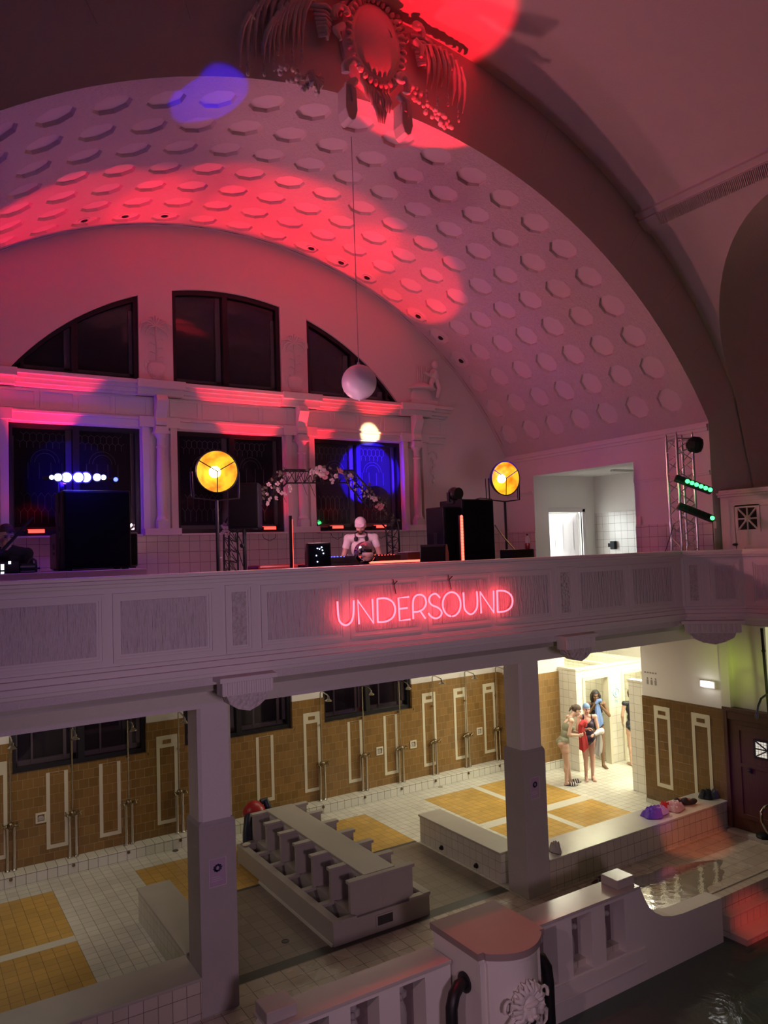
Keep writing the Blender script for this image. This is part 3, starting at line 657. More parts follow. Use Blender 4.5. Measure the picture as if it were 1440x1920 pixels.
# corbels
def corbel(name, o, dx, nx, label, k=1.0):
    t = thing('corbel', label, 'corbel', (o[0], o[1], 3.5), group='plaster corbels under the gallery front'); m = MB()
    a = math.atan2(dx[1], dx[0]); Rm = Matrix.Rotation(a, 3, 'Z')
    def put(mm): mm.v = [tuple(Rm@V((p[0]*k, p[1], p[2]))) for p in mm.v]
    m.box(-.30, .30, -.26, -.05, .155, .20); m.box(-.26, .26, -.22, -.05, .02, .155)
    for i in range(11): u = -.25+.05*i; m.lathe([(.021, .03), (.021, .15)], (u, -.22, 0), 8)
    put(m); obj('fluted_block', m, PLS, t, world=False, smooth=40)
    m = MB(); prof = [(-.22, .02), (-.19, -.06), (-.10, -.12), (.02, -.15), (.12, -.11), (.20, -.05), (.22, .02)]
    m.prism(prof, 'xz', -.21, -.05); put(m); obj('pebbled_foot', m, PEB, t, world=False); return t
corbel('corbel', (2.94, 7.48), (1, 0), (0, -1), 'fluted plaster corbel above the left grey column')
corbel('corbel', (7.60, 7.48), (1, 0), (0, -1), 'fluted plaster corbel above the right grey column')
t = corbel('corbel', (10.30, 7.22), (s2, -s2), (-s2, -s2), 'broad fluted plaster corbel under the corner of the gallery front', 1.45)
# --- beam, columns
m = MB(); m.box(XL, XR+.1, 8.20, 8.66, 3.25, 3.62); struct('trim_16', m, PL, 'long plaster beam over the shower hall openings', 'beam')
t_n = 0
for x, labs in ((2.935, 'square plaster column with a grey foot, left, with a pasted poster'), (7.58, 'square plaster column with a grey foot, right, beside the bright bathing room')):
    t = thing('column', labs, 'column', (x, 8.42, 0), kind='structure')
    m = MB(); h = .19; c = .035; P = [(x-h+c, 8.42-h), (x+h-c, 8.42-h), (x+h, 8.42-h+c), (x+h, 8.42+h-c), (x+h-c, 8.42+h), (x-h+c, 8.42+h), (x-h, 8.42+h-c), (x-h, 8.42-h+c)]
    m.prism(P, 'xy', 2.03, 3.26); obj('shaft', m, PL, t)
    m = MB(); h = .208; m.box(x-h, x+h, 8.42-h, 8.42+h, 0, 1.99); m.add([(x-h, 8.42-h, 1.99), (x+h, 8.42-h, 1.99), (x+h, 8.42+h, 1.99), (x-h, 8.42+h, 1.99), (x-.185, 8.235, 2.035), (x+.185, 8.235, 2.035), (x+.185, 8.605, 2.035), (x-.185, 8.605, 2.035)], [(0, 1, 5, 4), (1, 2, 6, 5), (2, 3, 7, 6), (3, 0, 4, 7), (4, 5, 6, 7)]); obj('column_foot', m, CON, t, bevel=.008)

# --- lower level: floors
fx = sorted(set([-3.3, -.55+.1, 1.95, 3.15, 7.35, 8.70, 9.90, 10.05, 11.25, 17.0, 0.0, .60, .75, 4.0, 6.5])); fy = [6.85, 8.2, 8.60, 8.78, 9.15, 10.65, 10.80, 10.90, 10.97, 12.60, 13.5, 14.2]
fm = MB()
def fkind(x, y):
    if y < 8.2: return 2
    if 3.1 < x < 7.4 and y < 10.97: return 4 if (y < 8.78 and y > 8.6 or y > 10.9) else (2 if y < 8.6 else 3)
    ye = 9.15 < y < 12.6
    if x < 1.95 and x > -.45 and ye: return 5 if (10.80 < y < 10.97 or .6 < x < .75) else 1
    if 3.15 < x < 7.35 and y > 10.97 and y < 12.6: return 1
    if 8.7 < x < 11.25 and ye: return 5 if (10.65 < y < 10.90 or 9.9 < x < 10.05) else 1
    return 0
for i in range(len(fx)-1):
    for j in range(len(fy)-1):
        x0, x1, y0, y1 = fx[i], fx[i+1], fy[j], fy[j+1]; fm.cur = fkind((x0+x1)/2, (y0+y1)/2)
        fm.add([(x0, y0, 0), (x1, y0, 0), (x1, y1, 0), (x0, y1, 0)], [(0, 1, 2, 3)])
struct('floor', fm, [TW, TY, TDK, TD, STRIP, BAND], 'tiled bath house floor in white, yellow and grey', 'floor')
# lower back wall, brown tiles, windows, kerb
bm = MB(); bm.prism([(-3.3, 0), (XR+1.5, 0), (XR+1.5, 3.4), (-3.3, 3.4)], 'xz', 13.40, 13.75, [[(a, 1.565), (b, 1.565), (b, 2.75), (a, 2.75)] for a, b in LW]); struct('wall_back', bm, PLS, 'white plaster back wall of the shower hall above the brown tiles', 'wall')
bm = MB(); bx = [-3.3]+[v for w in LW for v in w]+[11.4]
bm.prism([(-3.3, .17), (11.4, .17), (11.4, 2.09), (9.05, 2.09), (9.05, 1.56), (6.95, 1.56), (6.95, 2.09), (6.32, 2.09), (6.32, 1.56), (4.2, 1.56), (4.2, 2.09), (3.60, 2.09), (3.60, 1.56), (1.47, 1.56), (1.47, 2.09), (-3.3, 2.09)], 'xz', 13.375, 13.40)
for a, b in LW:
    bm.box(a, b, 13.376, 13.46, 1.555, 1.60); bm.box(a-.02, a+.012, 13.376, 13.46, 1.60, 2.09); bm.box(b-.012, b+.02, 13.376, 13.46, 1.60, 2.09)
struct('trim_17', bm, TBR, 'brown glazed tiles covering the lower part of the shower wall', 'tiles')
bm = MB(); bm.box(11.35, 12.6, 12.55, 13.4, 0, 3.4); struct('wall_back_pier', bm, PLS, 'projecting pier of the back wall beside the white cubicles', 'wall')
bm = MB(); bm.box(11.33, 12.6, 12.53, 12.55, .17, 2.09); bm.box(11.33, 11.35, 12.53, 13.4, .17, 2.09); struct('trim_18', bm, TBR, 'brown glazed tiles on the pier beside the white cubicles', 'tiles')
bm = MB(); bm.box(-3.3, 11.33, 13.10, 13.40, 0, .172); struct('baseboard_back', bm, TKX, 'low white tiled kerb along the foot of the shower wall', 'kerb', bevel=.006)
bm = MB(); bm.box(11.33, 12.6, 12.50, 12.53, 0, .172); struct('baseboard_pier', bm, TKX, 'low white tiled kerb in front of the pier', 'kerb')
for i, (a, b) in enumerate(LW):
    window(a, b, 1.60, 2.75, False, [((a+b)/2, .10)], ['dark low window over the showers left of the left column', 'dark low window just right of the left column', 'dark low double window over the middle showers'][i], lattice=False, Y=13.40)
    w_ = bpy.data.objects['window_%d' % wn]; m = MB()
    for k in range(2):
        x0 = a+(b-a)/2*k
        m.box(x0+.30, x0+.33, 13.53, 13.55, 1.70, 2.7); m.box(x0+.78, x0+.83, 13.53, 13.55, 1.70, 2.7); m.box(x0+.1, x0+.95, 13.535, 13.545, 2.22, 2.235)
    obj('inner_sash', m, INF, w_)
# ivory frames in the tiling
fr = MB(); fs_ = MB()
pans = [(0.95, 1.43, 1.83, 1), (1.985, 2.31, 1.545, 0), (2.79, 3.13, 1.545, 0), (3.73, 4.09, 1.84, 1), (4.66, 5.0, 1.545, 0), (5.54, 5.885, 1.545, 0), (6.51, 6.86, 1.84, 1), (7.465, 7.79, 1.545, 0), (8.30, 8.63, 1.545, 0), (9.265, 9.61, 1.87, 1), (10.09, 10.44, 1.87, 1), (10.90, 11.24, 1.87, 1)]
for a, b, zt, cap in pans:
    fr.prism([(a, .36), (b, .36), (b, zt), (a, zt)], 'xz', 13.368, 13.375, [[(a+.055, .42), (b-.055, .42), (b-.055, zt-(.20 if cap else 0.003)), (a+.055, zt-(.20 if cap else 0.003))]])
    if cap: fs_.box((a+b)/2-.07, (a+b)/2+.07, 13.362, 13.368, zt-.135, zt-.07)
struct('trim_19', fr, IVT, 'ivory tile frames set into the brown shower wall', 'trim'); struct('trim_20', fs_, TBR, 'small brown name slots at the head of the ivory frames', 'trim')
# shower hall ceiling and side walls
bm = MB(); bm.box(XL, XR+.4, 8.66, 13.5, 3.30, 3.45); struct('ceiling_showers', bm, PLS, 'flat plaster ceiling of the shower hall', 'ceiling')
bm = MB(); bm.box(-3.5, -3.3, 6.8, 13.8, -1, 3.6); struct('wall_left', bm, PLS, 'left wall of the shower hall', 'wall')
# right wall of the shower hall (brown piece) and the bathing room behind
bm = MB(); bm.box(XR, XR+.40, 8.17, 9.90, 0, 3.45); struct('wall_right_pier', bm, PLS, 'plaster wall above the brown panel at the right of the bathing room', 'wall')
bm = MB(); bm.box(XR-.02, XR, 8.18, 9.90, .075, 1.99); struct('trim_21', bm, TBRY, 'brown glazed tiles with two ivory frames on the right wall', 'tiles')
bm = MB(); bm.box(XR-.035, XR, 8.6, 9.905, 0, .075); struct('baseboard_right', bm, TKY, 'low white tile skirting under the brown right wall', 'skirting')
fr = MB(); fs_ = MB()
for a, b in ((9.285, 9.635), (8.46, 8.83)):
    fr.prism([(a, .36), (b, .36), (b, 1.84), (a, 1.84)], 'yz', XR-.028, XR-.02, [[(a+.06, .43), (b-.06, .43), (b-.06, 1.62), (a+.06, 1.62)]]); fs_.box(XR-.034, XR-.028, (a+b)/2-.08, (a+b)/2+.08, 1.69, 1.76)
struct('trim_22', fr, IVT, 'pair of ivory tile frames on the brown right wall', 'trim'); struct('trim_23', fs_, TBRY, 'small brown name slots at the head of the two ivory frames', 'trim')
bm = MB(); bm.box(12.27, 12.39, 9.90, 10.50, 0, 2.14); bm.box(12.25, 12.41, 9.88, 10.52, 2.14, 2.18); struct('wall_partition', bm, TCY, 'short white tiled screen behind the brown right wall', 'wall')
# cubicles
cb = MB(); D1, D2 = (12.64, 13.37), (13.88, 14.62)
cb.prism([(12.39, 0), (D1[0], 0), (D1[0], 1.92), (D1[1], 1.92), (D1[1], 0), (D2[0], 0), (D2[0], 1.92), (D2[1], 1.92), (D2[1], 0), (15.6, 0), (15.6, 2.14), (12.39, 2.14)], 'xz', 12.02, 12.14)
struct('wall_cubicle_front', cb, TCX, 'white tiled front of the changing cubicles with two doorways', 'wall')
cb = MB(); cb.box(12.39, 12.51, 12.14, 13.4, 0, 2.14); cb.box(13.44, 13.56, 12.14, 14.2, 0, 2.14); cb.box(14.8, 14.92, 12.14, 14.2, 0, 2.14); struct('wall_cubicle_sides', cb, TCY, 'white tiled side walls of the changing cubicles', 'wall')
cb = MB(); cb.box(12.37, 12.53, 12.16, 14.2, 2.14, 2.185); cb.box(12.37, 15.6, 12.0, 12.16, 2.14, 2.185); cb.box(13.42, 13.58, 12.16, 14.2, 2.14, 2.185); struct('trim_24', cb, IVT, 'cream capping along the top of the cubicle walls', 'capping')
cb = MB()
for a, b in (D1, D2):
    cb.box(a-.07, a+.005, 12.0, 12.15, 0, 1.915); cb.box(b-.005, b+.07, 12.0, 12.15, 0, 1.915); cb.box(a-.07, b+.07, 12.0, 12.15, 1.915, 1.99)
struct('trim_25', cb, IVT, 'cream frames around the two cubicle doorways', 'frame')
cb = MB(); cb.box(12.4, 16, 14.2, 14.3, 0, 3.4); struct('wall_bathing_back', cb, TCX, 'white tiled wall at the back of the cubicles', 'wall')
cb = MB(); cb.box(15.9, 16, 8.2, 14.2, 0, 3.4); struct('wall_bathing_right', cb, PLS, 'far wall of the bright bathing room', 'wall')
cb = MB(); cb.box(12.35, 16, 8.17, 8.3, 0, 3.4); struct('wall_bathing_front', cb, PLS, 'near wall of the bright bathing room', 'wall')
cb = MB(); cb.box(XR+.4, 16, 8.3, 14.3, 3.30, 3.45); struct('ceiling_bathing', cb, PLS, 'white ceiling of the bright bathing room', 'ceiling')
# low bench walls
def bench(name, x0, x1, y0, y1, mat, label, ov=(.02, .02, .02, .02), top=.43, cm=TER):
    t = thing(name, label, 'low wall', ((x0+x1)/2, (y0+y1)/2, 0), kind='structure')
    m = MB(); m.box(x0, x1, y0, y1, 0, top-.035); obj('tiled_base', m, mat, t)
    m = MB(); m.box(x0-ov[0], x1+ov[1], y0-ov[2], y1+ov[3], top-.035, top); obj('coping', m, cm, t, bevel=.008); return t
bench('wall_low_left', -3.3, 2.727, 8.22, 8.76, TBX, 'low tiled wall with a stone top left of the left column', (0, 0, .02, .02))
bench('wall_low_right', 7.79, XR-.02, 8.215, 8.78, TBX, 'low tiled wall with a stone top where the clothes lie', (0, 0, .02, .02), .45, TERG)
bench('wall_low_left_wing', 2.755, 3.17, 8.80, 10.88, TKY, 'low tiled wall with a stone top running back from the left column', (.02, .02, 0, .02))
bench('wall_low_right_wing', 7.41, 7.83, 8.82, 10.88, TKY, 'low tiled wall with a stone top running back from the right column', (.02, .02, 0, .02), .445)
# right flank of the hall at pool level
bm = MB(); bm.box(XR, XR+.35, 4.2, 8.165, 2.06, 3.45); struct('wall_right', bm, PLS, 'plaster wall above the dark wooden doors on the right', 'wall')
bm = MB(); bm.box(XR-.10, XR+.02, 8.0, 8.165, 2.0, 3.42); struct('trim_26', bm, PLS, 'narrow pale pilaster beside the exit light', 'pilaster')
bm = MB(); bm.box(XR-.03, XR+.3, 4.2, 7.35, 2.06, 3.44); struct('window_lit', bm, glow('lit_pane', (0.85, 0.82, 0.42), .55), 'tall lit pane at the right edge above the wooden door', 'window')
# pool basin, deck edge and steps
pm = MB(); pm.box(-3.3, 12.3, 6.72, 6.85, -2.6, 0); pm.box(9.50, 12.3, 6.86, 6.9, -.01, .012); struct('wall_pool', pm, TBX, 'tiled side of the pool below the deck', 'wall')
pm = MB(); pm.box(-3.3, 12.3, -3, 6.85, -2.7, -2.6); struct('floor_pool', pm, CON, 'floor of the pool under dark water', 'floor')
pm = MB(); pm.grid(lambda u, v: (-3.23+15.22*u, -2.99+9.70*v, -.50), 2, 2); tag(obj('pool_water', pm, WATER), 'dark rippled pool water in the lower right corner', 'water', kind='stuff')
pm = MB(); pm.box(XR+.05, XR+.3, -3, 8.165, -2.6, 0); struct('wall_right_base', pm, CON, 'foot of the right wall', 'wall')
pm = MB(); pm.box(10.9, XR+.06, 6.2, 6.86, -.02, 0.0); struct('floor_deck_corner', pm, TDK, 'tiled deck corner beside the steps', 'floor')
t = thing('pool_steps', 'flight of tiled steps lit red leading down into the pool', 'steps', (10.2, 6.5, -.9), kind='structure')
zz = [-.2, -.4, -.6, -.8]; yn = [6.60, 6.36, 6.11, 5.86]
for k in range(4):
    m = MB(); y1 = 6.72 if k == 0 else yn[k-1]
    m.box(9.50, 12.0 if k else 10.9, yn[k], y1, -1.2, zz[k]-.03); obj('riser', m, TBX, t)
    m = MB(); m.box(9.49, 12.0 if k else 10.9, yn[k]-.02, y1, zz[k]-.03, zz[k]); obj('tread', m, TERG, t, bevel=.006)
# ================================================================== THINGS AT POOL LEVEL
# pool balustrade, two mirrored wings and a bowed pier
def wing(sx, label):
    X = lambda x: x if sx > 0 else 2*XA-x
    t = thing('balustrade', label, 'balustrade', (X(7.2), 6.75, -.9), kind='structure')
    prof = [(5.70, -2.0), (5.70, .655), (7.735, .655), (7.775, .60), (7.81, .52), (7.855, .43), (7.92, .34), (8.02, .25), (8.16, .17), (8.34, .118), (8.55, .095), (9.36, .078), (9.36, -2.0)]
    holes = [[(a, -.07), (b, -.07), (b, .575), (a, .575)] for a, b in ((6.02, 6.33), (6.57, 6.89), (7.12, 7.46))]
    m = MB(); m.prism([(X(x), z) for x, z in prof], 'xz', 6.61, 6.84, [[(X(x), z) for x, z in h] for h in holes]); obj('wall_body', m, PLS, t); m = MB(); m.box(*sorted((X(5.72), X(7.6))), 6.841, 6.90, -.5, .62); obj('recess_back', m, plain('recess_dark', (.16, .12, .12), .6, bump=.3, scale=30) if sx > 0 else MATS['recess_dark'], t)  # recess backs darkened in colour to read as dim interiors
    m = MB(); m.prism([(X(5.70), 6.585), (X(7.735), 6.585), (X(7.735), 6.955), (X(5.70), 6.955)], 'xy', .625, .66); obj('coping', m, TERG, t, bevel=.008)
    m = MB(); m.box(X(5.7), X(7.80), 6.585, 6.62, -.25, -.095); m.box(X(5.7), X(7.80), 6.575, 6.62, -.275, -.25); obj('plinth_band', m, PLS, t, bevel=.004)
    for a, b in ((6.02, 6.33), (6.57, 6.89), (7.12, 7.46)):
        m = MB(); m.lathe([(.06, -.07), (.06, -.03), (.045, 0), (.06, .08), (.065, .2), (.055, .28), (.03, .34), (.045, .37), (.07, .39), (.07, .43), (.04, .45), (.035, .58)], (X(a+(.11 if sx > 0 else .20)), 6.78, 0), 14); m.sph((X(a+(.15 if sx > 0 else .24)), 6.72, .41), .035, 8, 6); obj('baluster', m, CON, t, smooth=40)
    return t
wing(1, 'plaster pool balustrade sweeping down to a ledge on the right of the bowed pier'); wing(-1, 'plaster pool balustrade with a red-lit top on the left of the bowed pier')
for sx, lab in ((1, 'square stone block on the right balustrade, its top shining white'), (-1, 'square stone block on the red-lit left balustrade')):
    x = 7.57 if sx > 0 else 2*XA-7.57
    m = MB(); m.box(x-.15, x+.15, 6.66, 6.93, .66, .77); o = tag(obj('balustrade_block', m, TERG, bevel=.008), lab, 'stone block')
t = thing('pier', 'bowed plaster pier with a lion mask, its flat top lit red', 'pier', (XA, 6.5, -.9), kind='structure')
def bow(y0, h, dy, b, n=20):
    P = [(XA-h, 6.95), (XA-h, y0), (XA-h+.07, y0), (XA-h+.07, y0-.035)]
    w = h-.07
    P += [(XA-w+2*w*i/n, y0-.035-b*(1-(2*i/n-1)**2)) for i in range(1, n)]
    P += [(XA+h-.07, y0-.035), (XA+h-.07, y0), (XA+h, y0), (XA+h, 6.95)]
    return P
m = MB(); m.prism(bow(6.17, .40, 0, .16), 'xy', -2.0, .81); obj('pier_body', m, PLS, t, bevel=.006)
m = MB(); m.prism(bow(6.14, .445, 0, .18), 'xy', .83, .90); obj('pier_top', m, plain('pier_cap_stone', (0.30, 0.23, 0.215), 0.5, bump=0.04, scale=80, var=0.1), t, bevel=.008)
m = MB(); m.prism(bow(6.155, .425, 0, .17), 'xy', .79, .83); obj('pier_moulding', m, PLS, t)
m = MB(); yf = 5.965
m.sph((XA, yf+.01, .34), (.20, .05, .22)); m.sph((XA, yf-.03, .35), (.115, .08, .135))
m.sph((XA, yf-.09, .40), (.09, .035, .03)); m.sph((XA, yf-.105, .335), (.032, .035, .055)); m.sph((XA, yf-.125, .300), (.035, .025, .02))
for sx in (-1, 1):
    m.sph((XA+sx*.035, yf-.10, .275), (.038, .035, .028)); m.sph((XA+sx*.05, yf-.095, .375), (.022, .015, .014)); m.sph((XA+sx*.075, yf-.06, .31), (.04, .03, .045)); m.sph((XA+sx*.105, yf-.03, .46), (.03, .025, .035))
    m.tube([(XA+sx*(.23+.055*cos(q)), yf-.008, .40+.065*sin(q)) for q in [i*.6-.6 for i in range(10)]], [.022-.0015*i for i in range(10)], 6)
    m.tube([(XA+sx*.17, yf-.02, .30), (XA+sx*.24, yf-.02, .24), (XA+sx*.25, yf-.01, .14), (XA+sx*.20, yf-.005, .08)], [.03, .028, .02, .006], 6)
for k in range(17):
    a = rad(-30+240*k/16); w = .012*(-1)**k
    m.tube([(XA+.10*cos(a), yf-.05, .36+.12*sin(a)), (XA+.145*cos(a)+w, yf-.075, .36+.17*sin(a)), (XA+.19*cos(a)-w, yf-.045, .36+.21*sin(a)), (XA+.20*cos(a)+w, yf-.01, .36+.235*sin(a))], [.026, .026, .022, .008], 6)
for k in range(9): x = XA-.085+.0213*k; m.tube([(x, yf-.075, .235-.012*abs(k-4)), (x+.006*(-1)**k, yf-.06, .12), (XA+(x-XA)*.7, yf-.02, -.03+.018*abs(k-4))], [.020, .017, .006], 6)
obj('lion_mask', m, PLS, t, smooth=60); m = MB(); m.sph((XA, yf-.098, .235), (.034, .02, .030), 10, 8); obj('mask_mouth', m, BLK, t, smooth=60)
for sx, lab in ((-1, 'black curved water pipe left of the bowed pier'), (1, 'black curved water pipe right of the bowed pier')):
    x = XA+sx*.40; m = MB()
    P = [(x, 6.42, .50), (x+sx*.10, 6.40, .50), (x+sx*.19, 6.36, .46), (x+sx*.24, 6.34, .36), (x+sx*.25, 6.33, .2), (x+sx*.25, 6.33, -.3), (x+sx*.25, 6.33, -1.2)]
    t = thing('water_pipe', lab, 'pipe', (x, 6.42, .5)); m.tube(P, .062, 14); obj('pipe_bend', m, BLK, t, smooth=50)
    m = MB(); m.lathe([(.10, 0), (.10, .02), (.07, .03)], (x, 6.42, .50), 20, (sx, 0, 0)); obj('wall_flange', m, BLK, t, smooth=40)

# foot bath block
t = thing('foot_bath', 'grey stone foot bath block with bays on both sides, between the two columns', 'foot bath', (5.30, 10.2, 0))
x0, x1, y0, y1 = 4.567, 6.03, 8.69, 11.88
m = MB(); m.box(x0, x0+.05, y0+.05, y1-.05, .03, .265); m.box(x1-.05, x1, y0+.05, y1-.05, 0, .265); m.box(x0, x1, y0, y0+.05, 0, .265); m.box(x0, x1, y1-.05, y1, 0, .265); m.box(4.86, 5.74, y0+.05, y1-.05, 0, .30)
obj('bath_base', m, STONE, t)
m = MB(); m.box(x0-.025, x0-.005, y0+.02, 11.0, 0.0, .035); obj('white_skirting', m, BAND, t)
NB = 6; st = (y1-y0-.06)/NB; YP = [y0+.03+st*k for k in range(NB+1)]
for sx in (-1, 1):
    e = x0 if sx < 0 else x1; inn = 4.90 if sx < 0 else 5.70; o_in = e-sx*.10
    m = MB(); a, b = sorted((e+sx*.0, o_in)); m.box(a-.012 if sx < 0 else a, b if sx < 0 else b+.012, y0-.01, y1, .265, .305)
    for y in YP: a, b = sorted((o_in, inn)); m.box(a, b, y-.045, y+.045, .265, .30)
    obj('basin_rim', m, STONE, t)
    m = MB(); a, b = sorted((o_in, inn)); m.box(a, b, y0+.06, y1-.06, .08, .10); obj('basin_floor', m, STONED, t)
for k, y in enumerate(YP):
    w = .03 if k else .03; yy = max(y, y0+.035)
    m = MB()
    for sx in (-1, 1):
        P = [(5.30, .30), (5.30+sx*.40, .30), (5.30+sx*.475, .33), (5.30+sx*.475, .69), (5.30, .69)]
        if k: P = [(5.30, .12), (5.30+sx*.30, .12), (5.30+sx*.475, .32), (5.30+sx*.475, .69), (5.30, .69)]
        m.prism(P, 'xz', yy-w, yy+w)
    obj('bay_partition', m, STONE, t, bevel=.005)
    m = MB(); m.box(4.80, 5.80, yy-w-.02, yy+w+.02, .69, .732); obj('partition_cap', m, STONE, t, bevel=.006)
m = MB(); m.box(5.10, 5.50, y0+.03, y1, .30, .70); obj('spine_wall', m, PLS, t)
m = MB(); m.box(5.06, 5.54, y0+.06, y1+.02, .70, .74); obj('spine_top', m, TER, t, bevel=.008)
for sx in (-1, 1):
    for k in range(NB):
        yc = (YP[k]+YP[k+1])/2; m = MB()
        for dy in (-.05, .05): m.tube([(5.30+sx*.17, yc+dy, .55), (5.30+sx*.21, yc+dy, .55), (5.30+sx*.23, yc+dy, .53)], .011, 6); m.box(5.30+sx*.20-.012, 5.30+sx*.20+.012, yc+dy-.006, yc+dy+.006, .55, .62)
        m.box(5.30+sx*.17-.005, 5.30+sx*.19+.005, yc-.08, yc+.08, .535, .555); obj('bath_tap', m, BLK, t)
m = MB(); m.box(5.18, 5.46, y0-.012, y0+.001, .07, .22); obj('grille_frame', m, STONE, t)
m = MB(); m.box(5.205, 5.435, y0-.016, y0-.01, .09, .20)
for k in range(12): m.box(5.21+.019*k, 5.217+.019*k, y0-.022, y0-.014, .09, .20)
obj('grille', m, STRIP, t)

# red vacuum cleaner behind the foot bath
b = atz(487, 1527, .55); q = V((4.98, 11.95, 0))
t = thing('vacuum_cleaner', 'red and dark blue vacuum cleaner at the far end of the foot bath', 'vacuum cleaner', (4.98, 12.16, 0))
m = MB(); m.lathe([(.15, .06), (.20, .10), (.20, .30), (.185, .42), (.17, .55), (.165, .62)], n=24); obj('tank', m, NAVY, t, world=False, smooth=40)
m = MB(); m.lathe([(.18, .62), (.19, .66), (.17, .72), (.10, .80), (.02, .83)], n=24); obj('motor_head', m, REDP, t, world=False, smooth=40)
m = MB(); m.box(-.05, .16, -.215, -.19, .60, .63); m.box(.04, .07, -.215, -.19, .42, .62); m.box(-.02, .15, -.22, -.18, .36, .41); obj('clip_bar', m, REDP, t, world=False, bevel=.006)
m = MB(); m.tube([(.12, 0, .78), (.20, 0, .80), (.24, -.05, .66), (.25, -.05, .4)], [.05, .055, .06, .04], 10); obj('side_cover', m, NAVY, t, world=False, smooth=50)
m = MB(); m.tube([(-.15, -.12, .66), (-.24, -.25, .50), (-.31, -.36, .34), (-.34, -.42, .32), (-.27, -.42, .325)], [.05, .042, .035, .034, .03], 10); obj('hose', m, NAVY, t, world=False, smooth=50)
m = MB(); m.sph((-.33, -.46, .335), (.07, .05, .03)); obj('floor_nozzle', m, IVT, t, world=False, smooth=50)
for a in (.5, 2.1, 3.7, 5.3): m = MB(); m.sph((.14*cos(a), .14*sin(a), .04), .04, 10, 8); obj('caster', m, BLKP, t, world=False, smooth=50)

# wall showers
SHX = [1.465, 2.363, 3.240, 4.095, 6.855, 7.79, 8.66, 9.505, 10.37, 11.235]
def shower():
    t = thing('wall_shower', '', 'shower', (0, 13.31, .172), group='wall showers along the brown tiles')
    for sx in (-1, 1):
        m = MB(); m.tube([(sx*.048, 0, 0), (sx*.048, 0, .66)], .024, 10); m.lathe([(.04, 0), (.04, .015), (.025, .03)], (sx*.048, 0, 0), 14); obj('supply_pipe', m, CHR, t, world=False, smooth=40)
    m = MB(); m.tube([(-.10, 0, .675), (.10, 0, .675)], .026, 12); m.sph((0, -.015, .69), (.055, .05, .055)); obj('mixer_valve', m, BRS, t, world=False, smooth=40)
    for sx in (-1, 1):
        m = MB(); m.tube([(sx*.09, -.01, .69), (sx*.10, -.05, .70)], .012, 8)
        for k in range(4): a = pi/2*k+.4; m.tube([(sx*.10, -.055, .70), (sx*.10+.045*cos(a), -.06, .70+.045*sin(a))], .010, 6)
        obj('tap_handle', m, BRS, t, world=False, smooth=40)
    m = MB(); m.tube([(0, 0, .72), (0, .0, 2.02), (0, -.02, 2.05), (0, -.08, 2.06), (0, -.30, 2.03), (0, -.33, 2.0)], .0125, 8); obj('riser_pipe', m, CHR, t, world=False, smooth=50)
    m = MB(); m.lathe([(.07, 0), (.072, .012), (.045, .03), (.022, .05), (.02, .09)], (0, -.335, 1.92), 20); obj('shower_head', m, CHR, t, world=False, smooth=40)
    m = MB(); m.box(-.02, .02, .0, .07, 1.40, 1.43); obj('pipe_clip', m, CHR, t, world=False); return t
s0 = None
for i, x in enumerate(SHX):
    lab = 'wall shower with twin supply pipes, %s of ten from the left' % ORD[i]
    if s0 is None: s0 = shower(); s0.location.x = x; s0['label'] = lab
    else: dup(s0, (x, 13.31, .172), 0, lab)
def nozzle(): 
    m = MB(); m.lathe([(.026, 0), (.026, .012), (.016, .014), (.016, .03), (.008, .03)], (0, 0, 0), 14, (0, -1, 0)); return obj('kerb_nozzle', m, BRS, smooth=40)
n0 = None
for i, x in enumerate([1.44, 2.33, 3.175, 4.03, 6.745, 7.655, 8.51, 9.35, 10.21, 11.07]):
    lab = 'small metal nozzle in the white kerb, %s of ten from the left' % ORD[i]
    o = nozzle() if n0 is None else n0.copy()
    if n0 is None: n0 = o
    else: COL.objects.link(o)
    o.location = (x, 13.10, .125); tag(o, lab, 'nozzle', 'nozzles along the shower kerb')
for i, y in enumerate((10.27, 9.39)):
    o = n0.copy(); o.data = n0.data.copy(); o.data.materials.clear(); o.data.materials.append(BLK); COL.objects.link(o); o.location = (7.41, y, .08); o.rotation_euler = (0, 0, rad(-90)); o.scale = (1.5, 1.5, 1.5)
    tag(o, ['dark nozzle low on the right bench wing, the farther one', 'dark nozzle low on the right bench wing, the one nearer the column'][i], 'nozzle', 'nozzles on the bench wing')
d0 = None
for i, x in enumerate((1.905, 8.185, 9.005, 10.76)):
    lab = ['white soap dish in the brown tiles left of the left column', 'white soap dish in the brown tiles, first to the right of the double window', 'white soap dish in the brown tiles, between the two taller ivory frames', 'white soap dish in the brown tiles nearest the right column'][i]
    if d0 is None:
        d0 = thing('soap_dish', lab, 'soap dish', (x, 13.375, .87), group='soap dishes in the brown tiles')
        m = MB(); m.prism([(-.08, -.08), (.08, -.08), (.08, .08), (-.08, .08)], 'xz', -.02, 0, [[(-.05, -.05), (.05, -.05), (.05, .05), (-.05, .05)]]); obj('dish_frame', m, IVT, d0, world=False, bevel=.004)
        m = MB(); m.sph((0, .005, -.01), (.05, .012, .05), 12, 8); m.tube([(-.05, -.015, -.03), (.05, -.015, -.03)], .006, 6); obj('dish_bowl', m, STONE, d0, world=False, smooth=50)
    else: dup(d0, (x, 13.375, .87), 0, lab)
